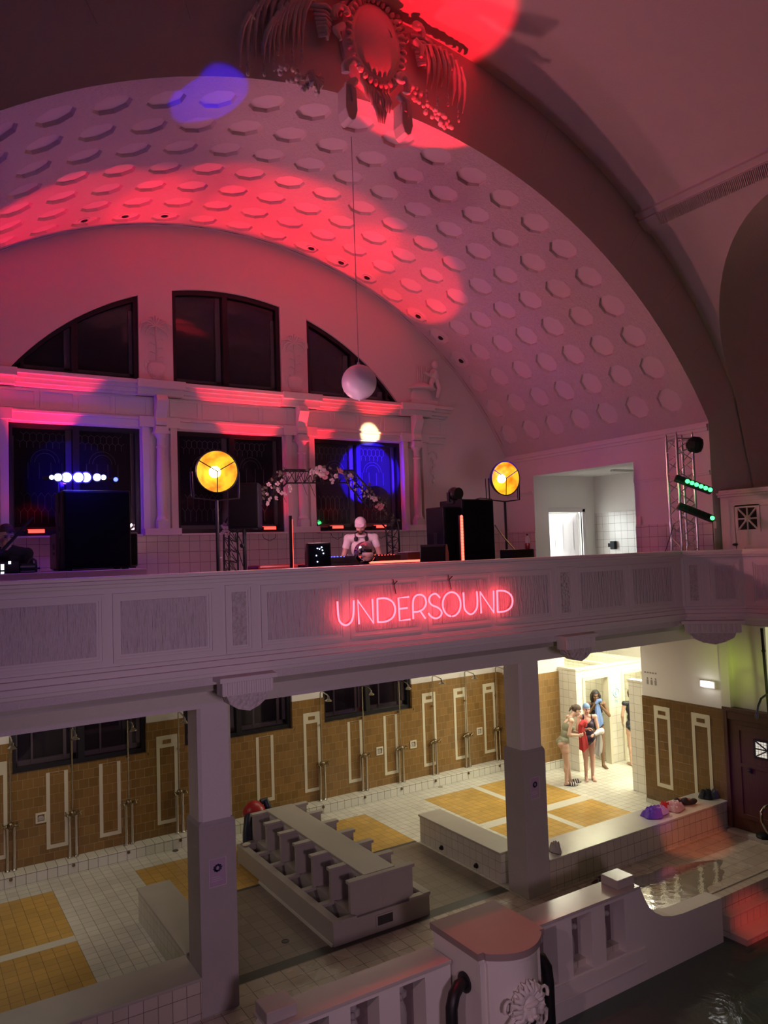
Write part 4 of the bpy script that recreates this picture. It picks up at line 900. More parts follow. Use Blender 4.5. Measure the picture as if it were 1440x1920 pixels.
# floor drains
for px, py, z, mt, lab in ((535, 1765, 0, STRIP, 'dark round floor drain left of the foot bath'), (667, 1529, 0, IVT, 'small white floor drain cover by the kerb behind the foot bath'), (826, 1476, 0, CHR, 'small metal floor drain by the kerb in the right bay'), (329, 1595, 0, STRIP, 'small dark floor drain by the kerb left of the left column')):
    p = atz(px, py, 0); m = MB(); m.lathe([(.05, 0), (.05, .006), (.042, .008), (.04, .004), (.005, .004)], (p.x, p.y, 0), 18); tag(obj('floor_drain', m, mt, smooth=40), lab, 'drain')

# posters on the columns
def poster(x, y, zc, w, h, label):
    t = thing('poster', label, 'poster', (x, y, zc))
    m = MB(); m.box(-w/2, w/2, -.003, 0, -h/2, h/2); obj('sheet', m, PINKP, t, world=False)
    m = MB()
    for k in range(10):
        a = 2*pi*k/10; m.tube([(.0+.25*w*cos(a), -.005, .15*h+.13*h*sin(a)), (.12*w*cos(a+1), -.005, .15*h+.10*h*sin(a+1))], .010, 5)
    m.v = [(p[0], max(-.0055, min(-.003, p[1])), p[2]) for p in m.v]; obj('printed_swimmer', m, INK, t, world=False)
    m = MB()
    for k in range(3): m.box(-w*.38, w*(.1+.08*k), -.005, -.003, -h*(.16+.07*k), -h*(.145+.07*k))
    m.prism([(-w/2, -h/2), (w/2, -h/2), (w/2, h/2), (-w/2, h/2)], 'xz', -.005, -.003, [[(-w/2+.006, -h/2+.006), (w/2-.006, -h/2+.006), (w/2-.006, h/2-.006), (-w/2+.006, h/2-.006)]]); obj('printed_lines', m, PAPER, t, world=False); return t
p = at(408, 1635, 8.212); poster(p.x, 8.211, p.z, .195, .30, 'pale poster with a dark swimmer print on the left column')
p = at(1003, 1477, 8.212); poster(p.x, 8.211, p.z, .17, .30, 'pale poster with a dark swimmer print on the right column')
# exit light, sign on cubicle, wall marks
t = thing('exit_light', 'small glowing white emergency light on the right wall', 'emergency light', (XR, 8.46, 2.38))
m = MB(); m.box(-.05, 0, -.15, .15, -.06, .06); obj('lamp_case', m, PLS, t, world=False); m = MB(); m.box(-.056, -.05, -.125, .125, -.042, .042); obj('lamp_face', m, EXITL, t, world=False)
point('exit_glow', (XR-.16, 8.46, 2.38), (1, .97, .95), 1.2, .05)
p = at(1155, 1301, 12.02); t = thing('shower_sign', 'pale blue round shower sign on the white cubicle front', 'sign', (p.x, 12.018, p.z)); BLU = plain('sign_blue', (0.25, 0.50, 0.68), .5)
m = MB(); m.tube([(.095*cos(2*pi*k/24), -.003, .03+.095*sin(2*pi*k/24)) for k in range(24)], .008, 6, True); obj('ring', m, BLU, t, world=False)
m = MB(); m.tube([(-.02, -.003, -.02), (-.03, -.003, .04), (0, -.003, .07), (.04, -.003, .06)], .010, 6); m.tube([(.0, -.003, -.03), (.02, -.003, .02)], .010, 6); m.box(-.07, .07, -.004, 0, -.15, -.14); m.box(-.05, .05, -.004, 0, -.18, -.17); obj('shower_figure', m, BLU, t, world=False)
p = atx(1222, 1268, XR); t = thing('wall_lettering', 'faint dark painted lettering and figures on the plaster above the brown right wall', 'lettering', (XR-.002, p.y, p.z)); DIM = plain('faded_paint', (.30, .27, .25), .7)
m = MB()
for k in range(5): m.box(-.003, 0, .13-.06*k, .165-.06*k, .05, .075)
for k in range(3): m.box(-.003, 0, .08-.09*k, .12-.09*k, -.16, -.07); m.sph((-.001, .10-.09*k, -.045), (.003, .018, .018), 8, 6)
obj('painted_marks', m, DIM, t, world=False)

# wooden doors on the right with a lit lattice window
t = thing('door_2', 'dark wooden panelled door with a lit lattice window at the right edge', 'door', (XR, 7.2, 0), kind='structure')
m = MB(); m.box(XR-.06, XR+.05, 5.6, 8.155, .05, 2.0); obj('door_leaf', m, WOOD, t, bevel=.01)
m = MB(); m.box(XR-.12, XR+.06, 5.6, 8.16, 2.0, 2.06); m.box(XR-.10, XR, 8.08, 8.158, .05, 1.998); m.box(XR-.09, XR-.05, 5.6, 8.1, 1.86, 2.0); obj('door_frame', m, WOOD, t, bevel=.008)
m = MB(); yc = 7.50; zc = 1.47
m.prism([(7.15, .25), (7.95, .25), (7.95, 1.78), (7.15, 1.78)], 'yz', XR-.075, XR-.059, [[(7.22, .33), (7.88, .33), (7.88, 1.10), (7.22, 1.10)], [(7.22, 1.16), (7.88, 1.16), (7.88, 1.70), (7.22, 1.70)]]); obj('door_moulding', m, WOOD, t, bevel=.005)
m = MB(); p = atx(1416, 1389, XR-.07); q = atx(1440, 1420, XR-.07); y1 = p.y; w = .42; z1 = p.z+.0; z0 = z1-.25
m.box(XR-.066, XR-.062, y1-w, y1, z0, z1); obj('lit_pane', m, glow('lattice_lit', (0.95, 0.86, 0.72), .75), t)
m = MB(); m.prism([(y1-w-.03, z0-.03), (y1+.03, z0-.03), (y1+.03, z1+.03), (y1-w-.03, z1+.03)], 'yz', XR-.085, XR-.06, [[(y1-w, z0), (y1, z0), (y1, z1), (y1-w, z1)]])
cy, cz = y1-w/2, (z0+z1)/2
for a, b in ((y1, z1), (y1, z0), (y1-w, z1), (y1-w, z0), (y1, cz), (y1-w, cz), (cy, z0), (cy, z1)): m.tube([(XR-.075, cy, cz), (XR-.075, a, b)], .012, 6)
for k in range(1, 9): m.box(XR-.070, XR-.067, y1-w+w*k/9-.002, y1-w+w*k/9+.002, z0, z1)
for k in range(1, 6): m.box(XR-.070, XR-.067, y1-w, y1, z0+.25*k/6-.002, z0+.25*k/6+.002)
obj('lattice', m, BLK, t); p = atx(1407, 1445, XR-.08); m = MB(); m.sph((XR-.10, p.y, p.z), (.03, .04, .02)); m.box(XR-.08, XR-.06, p.y-.02, p.y+.02, p.z-.05, p.z+.05); obj('door_handle', m, BLK, t, smooth=50)
m = MB(); m.box(XR-.22, XR-.06, 6.0, 8.1, 0, .05); struct('trim_27', m, TERG, 'low stone sill in front of the wooden door', 'sill')
# black bar and curved rails at the right edge
p = at(1432, 1330, 6.9); m = MB(); a = at(1428, 1178, 6.95); bq = at(1441, 1330, 6.95); m.tube([a, a*.4+bq*.6, bq, bq+(bq-a)*1.2], .022, 10); m.sph(a*.72+bq*.28, .032, 10, 8); tag(obj('hanging_rod', m, BLK, smooth=50), 'black hanging rod at the right edge under the gallery', 'rod')
P = [at(1419, 1343, 6.8), at(1421, 1325, 6.8), at(1427, 1310, 6.8), at(1436, 1303, 6.8), at(1448, 1305, 6.8), at(1460, 1325, 6.8), at(1470, 1400, 6.8), at(1476, 1560, 6.9), atz(1480, 1622, 0.01)]
t = thing('overflow_spout', 'thin curved metal spout at the right edge in front of the wooden door', 'spout', P[-1]); m = MB(); m.tube(P, .016, 10); obj('spout_pipe', m, BLK, t, smooth=50); m = MB(); m.lathe([(.026, 0), (.028, .04), (.018, .06)], P[0]-V((0, 0, .03)), 12); obj('spout_tip', m, BLK, t, smooth=40)
P = [at(1446, 1508, 7.0), at(1434, 1512, 7.0), at(1427, 1523, 7.0), at(1428, 1540, 7.0), at(1436, 1556, 7.0), at(1447, 1570, 7.0), at(1456, 1600, 7.0), at(1459, 1640, 7.0)]
m = MB(); m.tube(P, .018, 10); tag(obj('hand_rail', m, CHR, smooth=50), 'curved metal handrail end at the right edge above the deck', 'handrail')
p = atz(1436, 1575, 0); m = MB(); m.sph((p.x, p.y, .06), (.16, .14, .06), 16, 8); m.box(p.x-.16, p.x+.16, p.y-.05, p.y+.05, 0, .05); tag(obj('dark_bag', m, BLKP, smooth=50), 'dark soft bag on the deck at the right edge', 'bag')

# ---- clothes on the low wall
def cloth(c, sx, sy, h, seed, n=44, fold=6):
    rnd = random.Random(seed); m = MB(); ph = [rnd.uniform(0, 6.28) for _ in range(8)]; fr = [rnd.uniform(4, 11) for _ in range(8)]
    def fn(u, v, top):
        x, y = 2*u-1, 2*v-1; k = math.sqrt(1-.5*y*y), math.sqrt(1-.5*x*x); X, Y = x*k[0], y*k[1]; r = min(1, math.hypot(X, Y)); a = math.atan2(Y, X)
        w = 1+.13*sin(3*a+ph[0])+.08*sin(5*a+ph[1])
        q1 = abs(sin(fr[0]*.6*X+ph[2]+2.2*sin(2*Y+ph[5]))); q2 = abs(sin(fr[1]*.7*Y+fr[2]*.5*X+ph[3]+1.5*sin(3*X))); q3 = abs(sin(fr[3]*1.3*(X-.6*Y)+ph[4]))
        z = min(1, (1-r**5)*1.15)*(.34+.30*q1+.26*q2+.12*q3)*(1-.35*r*r)
        return V((c[0]+X*w*sx, c[1]+Y*w*sy, c[2]+(max(.008/h, z)*h if top else 0)))
    m.grid(lambda u, v: fn(u, v, True), n, n); m.grid(lambda u, v: fn(u, v, False), n, n); return m
PUR = plain('purple_towel', (.20, .10, .42), .95, bump=.6, scale=90); LIL = plain('lilac_cotton', (.48, .40, .52), .95, bump=.5, scale=80); REDC = plain('red_cotton', (.45, .03, .05), .9, bump=.4, scale=80)
DRK = plain('dark_cotton', (.025, .027, .035), .9, bump=.5, scale=60); SLATE = plain('slate_cotton', (.10, .11, .15), .9, bump=.5, scale=60); GRYT = plain('grey_terry', (.42, .38, .37), .95, bump=.6, scale=90); TAN = plain('tan_lining', (.35, .25, .17), .9)
ZB = .45
def pile(name, label, cat, px, py, parts):
    p = atz(px, py, ZB); t = thing(name, label, cat, (p.x, p.y, ZB))
    for nm, dx, dy, dz, sx, sy, h, mt, sd in parts:
        obj(nm, cloth((dx, dy, dz), sx, sy, h, sd), mt, t, world=False, smooth=60)
    return t
pile('beach_towel', 'crumpled purple towel on the right low wall', 'towel', 1227, 1529, [('towel_heap', 0, 0, 0, .24, .15, .16, PUR, 3), ('lilac_edge', .12, -.02, .02, .12, .12, .13, LIL, 5)])
pile('folded_shirt', 'lilac and red garment beside the purple towel on the low wall', 'garment', 1262, 1518, [('lilac_cloth', .04, 0, 0, .20, .15, .14, LIL, 8), ('red_cloth', -.10, .08, 0, .11, .09, .15, REDC, 9)])
p = atz(1288, 1508, ZB); t = thing('shoes', 'pair of dark shoes on the low wall between the lilac garment and the slate jacket', 'shoes', (p.x, p.y, ZB))
for k, (dx, dy, a) in enumerate(((-.09, .06, -.1), (.02, -.04, -.25))):
    m = MB(); R3 = Matrix.Rotation(a, 3, 'Z')
    m.sph((0, 0, .035), (.145, .05, .035), 18, 10); m.sph((.08, 0, .05), (.07, .046, .045), 14, 8); m.sph((-.08, 0, .065), (.06, .045, .065), 14, 8)
    m.v = [tuple(R3@V((q[0], q[1], max(0, q[2])))+V((dx, dy, 0))) for q in m.v]; s = obj('shoe', m, DRK, t, world=False, smooth=60)
    m = MB(); m.sph((-.04, 0, .095), (.06, .03, .02), 12, 8); m.v = [tuple(R3@V(q)+V((dx, dy, 0))) for q in m.v]; obj('lining', m, TAN, s, world=False, smooth=60)
pile('folded_jacket', 'folded slate and black clothes at the far right end of the low wall', 'clothes', 1336, 1494, [('slate_cloth', .06, 0, 0, .17, .13, .15, SLATE, 12), ('black_cloth', -.13, .03, 0, .13, .11, .16, DRK, 14)])
p = atz(1042, 1597, ZB); t = thing('face_cloth', 'small grey cloth standing crumpled on the low wall by the right column', 'cloth', (p.x, p.y, ZB)); obj('cloth_heap', cloth((0, 0, 0), .075, .10, .17, 21), GRYT, t, world=False, smooth=60)
p = atz(1126, 1650, 0); t = thing('flip_flops', 'pair of dark flip-flops on the deck below the low wall', 'flip-flops', (p.x, p.y, 0))
SOLE = plain('flip_flop_sole', (.10, .045, .045), .7)
for k, (dx, dy, a) in enumerate(((-.09, -.02, .15), (.09, .03, -.05))):
    m = MB(); m.sph((0, 0, .012), (.13, .048, .012), 20, 6); R3 = Matrix.Rotation(a, 3, 'Z'); m.v = [tuple(R3@V((q[0], q[1], max(0, q[2])))+V((dx, dy, 0))) for q in m.v]; s = obj('sole', m, SOLE, t, world=False, smooth=50)
    m = MB(); m.tube([(.07, 0, .02), (.02, .0, .05), (-.03, .045, .02)], .007, 6); m.tube([(.02, .0, .05), (-.03, -.045, .02)], .007, 6); m.v = [tuple(R3@V(q)+V((dx, dy, 0))) for q in m.v]; obj('strap', m, GRYT, s, world=False, smooth=50)

# wet patch on the deck
PUD = bpy.data.materials.new('thin_water'); PUD.use_nodes = True
def _pud():
    nt = PUD.node_tree; nt.nodes.clear(); o = N(nt, 'ShaderNodeOutputMaterial'); mx = N(nt, 'ShaderNodeMixShader'); t_ = N(nt, 'ShaderNodeBsdfTransparent'); g_ = N(nt, 'ShaderNodeBsdfGlossy'); g_.inputs['Roughness'].default_value = .05
    fr = N(nt, 'ShaderNodeFresnel'); fr.inputs[0].default_value = 2.0; tc = N(nt, 'ShaderNodeTexCoord'); no = N(nt, 'ShaderNodeTexNoise'); no.inputs['Scale'].default_value = 9; no.inputs['Detail'].default_value = 5
    bp = N(nt, 'ShaderNodeBump'); bp.inputs['Strength'].default_value = .25; bp.inputs['Distance'].default_value = .01
    L(nt, tc.outputs['Object'], no.inputs[0]); L(nt, no.outputs[0], bp.inputs['Height']); L(nt, bp.outputs[0], g_.inputs['Normal'])
    L(nt, fr.outputs[0], mx.inputs[0]); L(nt, t_.outputs[0], mx.inputs[1]); L(nt, g_.outputs[0], mx.inputs[2]); L(nt, mx.outputs[0], o.inputs[0])
_pud()
m = MB(); P = []
for k in range(60): a_ = 2*pi*k/60; r_ = 1+.12*sin(3*a_+1)+.07*sin(7*a_)+.04*sin(13*a_); P.append((9.2+1.2*r_*cos(a_), 7.38+.50*r_*sin(a_)))
m.add([(x, y, .004) for x, y in P], [tuple(range(60))]); tag(obj('puddle', m, PUD), 'shining wet patch on the deck beyond the low end of the balustrade', 'puddle')
# ================================================================== GALLERY LEVEL THINGS
# neon sign
PYS = 7.36
def npx(x, y): p = at(580+x/3.4286, 1060+y/3.4286, PYS); return V((p.x, PYS, p.z))
def arcpts(pts, n=6):
    P = [npx(*p) for p in pts]; out = []
    for i in range(len(P)-1):
        p0, p1, p2, p3 = P[max(i-1, 0)], P[i], P[i+1], P[min(i+2, len(P)-1)]
        for k in range(n):
            t = k/n; out.append(.5*((2*p1)+(p2-p0)*t+(2*p0-5*p1+4*p2-p3)*t*t+(3*p1-p0-3*p2+p3)*t**3))
    return out+[P[-1]]
t = thing('neon_sign', 'glowing pink neon sign reading UNDERSOUND on the gallery front', 'neon sign', (6.2, PYS, 4.2))
def letter(*strokes):
    m = MB()
    for curved, pts in strokes: m.tube(arcpts(pts) if curved else [npx(*p) for p in pts], .0105, 8)
    obj('letter', m, NEON, t, smooth=60)
ov = [(915+58*cos(rad(95+350*k/24)), 250+78*sin(rad(95+350*k/24))) for k in range(25)]
letter((0, [(180, 232), (182, 270), (185, 315)]), (1, [(185, 315), (196, 362), (232, 385), (268, 364), (283, 315), (285, 225)]))
letter((0, [(320, 378), (311, 226), (412, 370), (405, 216)]))
letter((1, [(440, 365), (438, 290), (437, 215)]), (1, [(437, 215), (490, 212), (535, 236), (552, 285), (537, 333), (495, 360), (440, 365)]))
letter((0, [(640, 203), (572, 210), (581, 355), (648, 347)]), (0, [(577, 280), (630, 274)]))
letter((1, [(668, 345), (666, 240), (680, 200), (712, 188), (741, 205), (750, 245), (733, 280), (700, 297), (672, 300)]), (0, [(715, 297), (746, 342)]))
letter((1, [(840, 208), (812, 183), (783, 193), (769, 222), (785, 253), (826, 272), (850, 298), (843, 326), (814, 341), (784, 330), (765, 308)]))
letter((0, ov))
letter((0, [(990, 175), (993, 230)]), (1, [(993, 230), (1000, 285), (1038, 315), (1072, 285), (1080, 240), (1076, 168)]))
letter((0, [(1105, 308), (1098, 172), (1186, 304), (1184, 163)]))
letter((1, [(1210, 300), (1209, 230), (1206, 163)]), (1, [(1206, 163), (1255, 165), (1294, 190), (1306, 230), (1295, 270), (1260, 294), (1210, 301)]))
m = MB()
for a in ((545, 125), (900, 95)): m.tube([npx(a[0]-8, a[1]-35), npx(a[0], a[1]), npx(a[0]+12, a[1]+60)], .005, 5); m.tube([npx(a[0]-4, a[1]), npx(a[0]+20, a[1]-25)], .006, 5)
obj('hanging_wire', m, BLK, t)

# hanging globe
t = thing('hanging_globe', 'pale round globe hanging on a thin cord in front of the arched windows', 'globe', (5.425, 9.09, 7.235))
GLB = plain('globe_vinyl', (.62, .56, .66), .28)
m = MB(); m.sph((0, 0, 0), .243, 40, 24); obj('globe_shell', m, GLB, t, world=False, smooth=60)
m = MB(); m.tube([(0, 0, .24), (0.0, 0, 3.50)], .006, 6); m.lathe([(.03, .235), (.02, .27), (.008, .29)], n=12); obj('cord', m, GRYT, t, world=False)
m = MB(); m.sph((0, 0, -.245), (.02, .02, .015), 10, 6); obj('valve', m, GLB, t, world=False)

# cartouche on the arch crown
CYF = YF-.005
t = thing('cartouche', 'red-lit plaster cartouche with an oval shield and plumes at the crown of the arch', 'cartouche', (5.2, CYF, 11.3))
def cp(px, py, d): p = at(px, py, CYF-d); return p
cx, cz = 5.22, 11.42
m = MB(); m.lathe([(.50, 0), (.50, .08), (.40, .14), (.36, .16)], (0, 0, 0), 32, (0, -1, 0)); m.v = [(cx+p[0]*.95, CYF+p[1], cz+p[2]*1.28) for p in m.v]; obj('shield_back', m, PLS, t, smooth=40)
m = MB(); m.sph((cx, CYF-.13, cz), (.34, .12, .47), 28, 16)
m.tube([(cx+.12+.16*cos(k*.7)*(.4+.06*k), CYF-.245+.012*k, cz+.08+.2*sin(k*.7)*(.4+.06*k)) for k in range(10)], .012, 6)
obj('oval_shield', m, PLS, t, smooth=60)
m = MB()
for k in range(34):
    a = 2*pi*k/34; m.sph((cx+.415*cos(a), CYF-.16, cz+.555*sin(a)), (.034, .035, .05), 8, 6, Matrix.Rotation(-a+pi/2, 3, 'Y'))
obj('beaded_rim', m, PLS, t, smooth=60)
def scroll(px, py, sx, s=.14, d=.22):
    m = MB(); c = cp(px, py, d)
    m.tube([(c.x+sx*s*(1-.085*k)*cos(k*.55-.6), CYF-d-.012*k, c.z+s*(1-.085*k)*sin(k*.55-.6)) for k in range(11)], [.055*(1-.05*k) for k in range(11)], 8)
    m.tube([(c.x-sx*.02, CYF-d, c.z-s), (c.x+sx*.10, CYF-d-.02, c.z-s-.10), (c.x+sx*.05, CYF-d-.05, c.z-s-.24)], [.05, .05, .02], 8); obj('volute', m, PLS, t, smooth=60)
scroll(663, 130, -1); scroll(748, 158, 1); scroll(640, 30, -1, .12, .14); scroll(778, 60, 1, .12, .14)
for (px, py) in ((653, 196), (757, 226)):
    p = cp(px, py, .18); m = MB(); P = [(-.075, .20), (-.085, -.10), (-.05, -.21), (0, -.245), (.05, -.21), (.085, -.10), (.075, .20)]
    m.prism([(p.x+a, p.z+b) for a, b in P], 'xz', CYF-.27, CYF-.05); m.prism([(p.x-.03, p.z+.20), (p.x, p.z-.02), (p.x+.03, p.z+.20)], 'xz', CYF-.30, CYF-.26); obj('pendant', m, PLS, t, bevel=.012)
m = MB()
for (px, py, q) in ((700, 178, 0), (722, 190, 1), (690, 165, 2), (712, 210, 3)):
    p = cp(px, py, .12)
    for k in range(4): m.tube([(p.x-.09+.05*k, CYF-.08, p.z+.14), (p.x-.06+.045*k, CYF-.14, p.z), (p.x-.02+.03*k, CYF-.11, p.z-.14)], [.018, .024, .008], 6)
obj('acanthus_drop', m, PLS, t, smooth=60)
def plume(sx, pts, nf, ln, name, seed):
    rnd = random.Random(seed); m = MB()
    for k in range(nf):
        px, py = pts; u = k/(nf-1)
        c = cp(px+sx*u*70, py+u*u*60-20*u, .15); l = ln*(.8+.35*rnd.random())
        m.tube([(c.x-sx*.10, CYF-.06, c.z+.06), (c.x+sx*.05, CYF-.15, c.z+.07), (c.x+sx*.13, CYF-.13, c.z-.10), (c.x+sx*.15+.02*rnd.random(), CYF-.07, c.z-l*.6), (c.x+sx*.13, CYF-.04, c.z-l)], [.02, .035, .032, .022, .006], 6)
        if k % 2 == 0: 
            for q in range(3): m.sph((c.x+sx*.14, CYF-.05, c.z-l-.05-.06*q), (.022, .02, .032), 6, 5)
    obj(name, m, PLS, t, smooth=60)
plume(1, (790, 95), 8, .48, 'feather_plume', 3); plume(-1, (590, 10), 9, .50, 'feather_plume', 5); plume(-1, (545, 0), 6, .55, 'feather_plume', 8)
def grapes(px, py, n, sxy, seed, tilt):
    rnd = random.Random(seed); c = cp(px, py, .1); m = MB()
    for k in range(n):
        u = rnd.uniform(-1, 1); w = rnd.uniform(-1, 1)*(1-.5*abs(u)); m.sph((c.x+u*sxy[0], CYF-.07-.10*rnd.random()*(1-abs(w)), c.z+w*sxy[1]+tilt*u*sxy[0]), .026+.012*rnd.random(), 8, 6)
    obj('fruit_cluster', m, PLS, t, smooth=60)
grapes(560, 148, 34, (.26, .13), 2, -.25); grapes(800, 195, 40, (.30, .13), 4, -.55); grapes(828, 222, 20, (.14, .10), 6, -.6)
m = MB(); c = cp(590, 150, .14)
for k in range(14): a = 2*pi*k/14; m.tube([(c.x+.03*cos(a), CYF-.18, c.z+.03*sin(a)), (c.x+.10*cos(a), CYF-.17, c.z+.10*sin(a)), (c.x+.12*cos(a), CYF-.10, c.z+.12*sin(a))], [.012, .02, .01], 6)
obj('rosette', m, PLS, t, smooth=60)
for (px, py, sx) in ((606, 50, -1), (790, 105, 1)):
    m = MB(); c = cp(px, py, .1)
    for k in range(7): m.tube([(c.x-.13+.012*k, CYF-.09, c.z+.17-.05*k), (c.x, CYF-.16-.004*k, c.z+.15-.05*k), (c.x+.13-.012*k, CYF-.09, c.z+.17-.05*k)], .026, 6)
    m.tube([(c.x-.17, CYF-.1, c.z+.22), (c.x, CYF-.17, c.z+.22), (c.x+.17, CYF-.1, c.z+.22)], .035, 8); obj('basket', m, PLS, t, smooth=60)
m = MB()
for k in range(22): a = rad(20+140*k/21); m.sph((cx+.54*cos(a), CYF-.08, cz+.70*sin(a)), (.05, .06, .035), 8, 6)
obj('leaf_crown', m, PLS, t, smooth=60)

# round downlights at the back edge of the vault
for i, a in enumerate((-20.6, -15.3, -10.0, 12.0, 17.2, 22.0, 32.6, 37.9, 43.2)):
    p = vp(a, 13.08, .045); nrm = (V((XA, 0, 3.47))-V((p.x, 0, p.z))).normalized()
    th_ = thing('ceiling_speaker', 'round recessed fitting at the back of the vault, %s of nine from the left' % ORD[i], 'recessed fitting', p, group='round fittings along the back edge of the vault')
    m = MB(); m.lathe([(.10, 0), (.10, .015), (.07, .02), (.065, .0)], (0, 0, 0), 20, nrm, cap=False); obj('trim_ring', m, PLS, th_, world=False, smooth=40)
    m = MB(); m.lathe([(.062, .0), (.05, .022), (.02, .03)], (0, 0, 0), 18, nrm); obj('dark_centre', m, BLK, th_, world=False, smooth=40)

def P_(px, py, Y): return at(px, py, Y)
# stage riser
a, b = P_(-60, 1075, 8.3), P_(275, 1066, 8.3); RZ = b.z
WPNT = plain('worn_pink_board', (.50, .42, .40), .6, var=.1)
t = thing('stage_riser', 'low pale wooden riser under the tall black speaker', 'riser', ((a.x+b.x)/2, 9.0, GF))
m = MB(); m.box(a.x-.6, 1.44, 8.28, 9.02, RZ-.12, RZ); m.box(1.44, b.x, 8.28, 9.9, RZ-.12, RZ); obj('deck_board', m, WPNT, t, bevel=.006)
m = MB()
for x in (a.x-.5, a.x+.8, b.x-.1):
    for y in (8.35, 8.95): m.box(x-.03, x+.03, y-.03, y+.03, GF, RZ-.12)
obj('riser_leg', m, BLK, t)
# tall black speaker stack left
def cab(name, label, x0, x1, y0, y1, z0, z1, rz=0, handles=True, cat='loudspeaker', sidemat=None):
    c = V(((x0+x1)/2, (y0+y1)/2, z0)); t = thing(name, label, cat, c, rz); w, d, h = (x1-x0)/2, (y1-y0)/2, z1-z0
    m = MB(); m.box(-w, w, -d+.03, d, 0, h); obj('cabinet', m, sidemat or BLKP, t, world=False, bevel=.015)
    m = MB(); m.box(-w+.015, w-.015, -d, -d+.03, .02, h-.02); obj('grille', m, GRL, t, world=False, bevel=.01)
    if handles:
        for s in (-1, 1):
            m = MB(); m.box(s*w-.006, s*w+.006, -.05, .05, h*.55, h*.72); m.box(s*w-.006, s*w+.006, -.05, .05, h*.40, h*.48); obj('side_handle', m, BLK, t, world=False)
    m = MB(); 
    for sx in (-1, 1):
        for sy in (-1, 1): m.box(sx*(w-.06)-.03, sx*(w-.06)+.03, sy*(d-.06)-.03, sy*(d-.06)+.03, -.015, 0)
    obj('foot_pad', m, BLK, t, world=False); return t
GREYC = plain('grey_cabinet', (.09, .09, .10), .5, bump=.1, scale=300)
y0 = 8.75; a, b, c = P_(114, 1070, y0), P_(247, 1000, y0), P_(118, 918, y0)
cab('loudspeaker', 'tall black loudspeaker on the stage riser below the blue lamps', c.x, b.x, y0, y0+.5, RZ+.015, c.z)
a2 = P_(107, 1070, y0+.62); b2 = P_(118, 1000, y0+.62); cab('subwoofer', 'grey-sided subwoofer showing at the left of the tall black loudspeaker', a2.x, a2.x+.9, y0+.56, y0+1.1, RZ+.015, b2.z, sidemat=GREYC)
# blue par bar
yb_ = 9.0; a, b = P_(92, 895, yb_), P_(222, 898, yb_)
t = thing('par_bar', 'row of blue and white stage lamps above the tall black speaker', 'stage light', ((a.x+b.x)/2, yb_, a.z))
m = MB(); m.tube([a+V((-.05, .1, 0)), b+V((.03, .1, 0))], .02, 8); m.tube([P_(109, 905, yb_), V((P_(109, 905, yb_).x, yb_, RZ))], .012, 8); obj('light_bar', m, BLK, t)
for px, r, mt in ((97, .030, LEDB), (109, .05, LEDB), (125, .065, LEDB), (147, .065, LEDB), (161, .065, LEDB), (182, .05, LEDB), (194, .035, LEDB), (217, .03, LEDBL)):
    p = P_(px, 895 if px < 210 else 899, yb_); m = MB(); dr = (CAM-p).normalized()
    m.lathe([(r*.85, -.14), (r*1.05, -.01)], p, 14, dr); q = obj('lamp_can', m, BLK, t, smooth=40)
    m = MB(); m.lathe([(r*.8, -.005), (r*.8, 0)], p, 14, dr); obj('lens', m, mt, q)
point('par_glow', P_(150, 893, 8.75), BLUE, 28, .1); point('window_blue_fill', P_(150, 890, 12.95), BLUE, 26, .03)  # second blue point is added before the window glass, away from the bar
# amber reflector lamps on stands
def lamp(px, py, r, Y, turn, label, floor_px):
    c = P_(px, py, Y); dr = (CAM-c); dr.z = 0; dr.normalize(); dr = Matrix.Rotation(rad(turn), 3, 'Z')@dr; dr.z = -.05; dr.normalize()
    t = thing('reflector_lamp', label, 'stage lamp', (c.x, c.y, GF), group='amber reflector lamps on stands')
    m = MB(); m.lathe([(r, 0), (r*.97, -.05), (r*.80, -.13), (r*.5, -.20), (r*.2, -.23), (.001, -.235)], c, 36, dr, cap=False); obj('reflector', m, AMBER, t, smooth=60, fix=False)
    m = MB(); m.lathe([(r*1.04, 0), (r*1.0, -.06), (r*.84, -.14), (r*.54, -.215), (r*.22, -.245), (.001, -.25)], c, 36, dr, cap=False); q = V((0, 0, 1)).rotation_difference(dr)
    m.tube([c+q@V((r*1.02*cos(2*pi*k/40), r*1.02*sin(2*pi*k/40), .005)) for k in range(40)], .010, 6, True); obj('housing', m, BLK, t, smooth=60)
    m = MB(); m.sph(c-dr*.12, (.075, .075, .075), 18, 12); obj('bulb', m, BULB, t, smooth=60)
    m = MB(); rt = dr.cross(V((0, 0, 1))).normalized(); up = rt.cross(dr)
    for k, an in enumerate((-90, 30, 150)): m.tube([c+dr*.02, c+dr*.01+(rt*cos(rad(an))+up*sin(rad(an)))*r], .007, 6)
    obj('spoke_guard', m, BLK, t)
    m = MB(); e = r*1.12
    for s in (-1, 1): m.tube([c+rt*s*e-dr*.05, c+rt*s*e*.98-dr*.05-V((0, 0, e*1.15)), c-dr*.05-V((0, 0, e*1.25))], .012, 8); m.tube([c+rt*s*e*1.05-dr*.12, c+rt*s*e*1.03-dr*.12-V((0, 0, e*1.1))], .008, 6)
    obj('yoke', m, BLK, t, smooth=50)
    base = c-dr*.05; m = MB(); m.tube([base-V((0, 0, e*1.25)), V((base.x, base.y, GF+.25))], .022, 10); obj('pole', m, BLK, t)
    for k in range(3): a = 2*pi*k/3+.4; m = MB(); m.tube([(base.x, base.y, GF+.55), (base.x+.42*cos(a), base.y+.42*sin(a), GF+.012)], .012, 8); obj('tripod_leg', m, BLK, t)
    l = spot('amber_glow', c+dr*.03, c+dr*4, (1, .42, .10), 40, 150, .6, .1); return t
lamp(407, 884, .262, 9.3, 14, 'round amber reflector lamp on a stand in front of the middle window', 0)
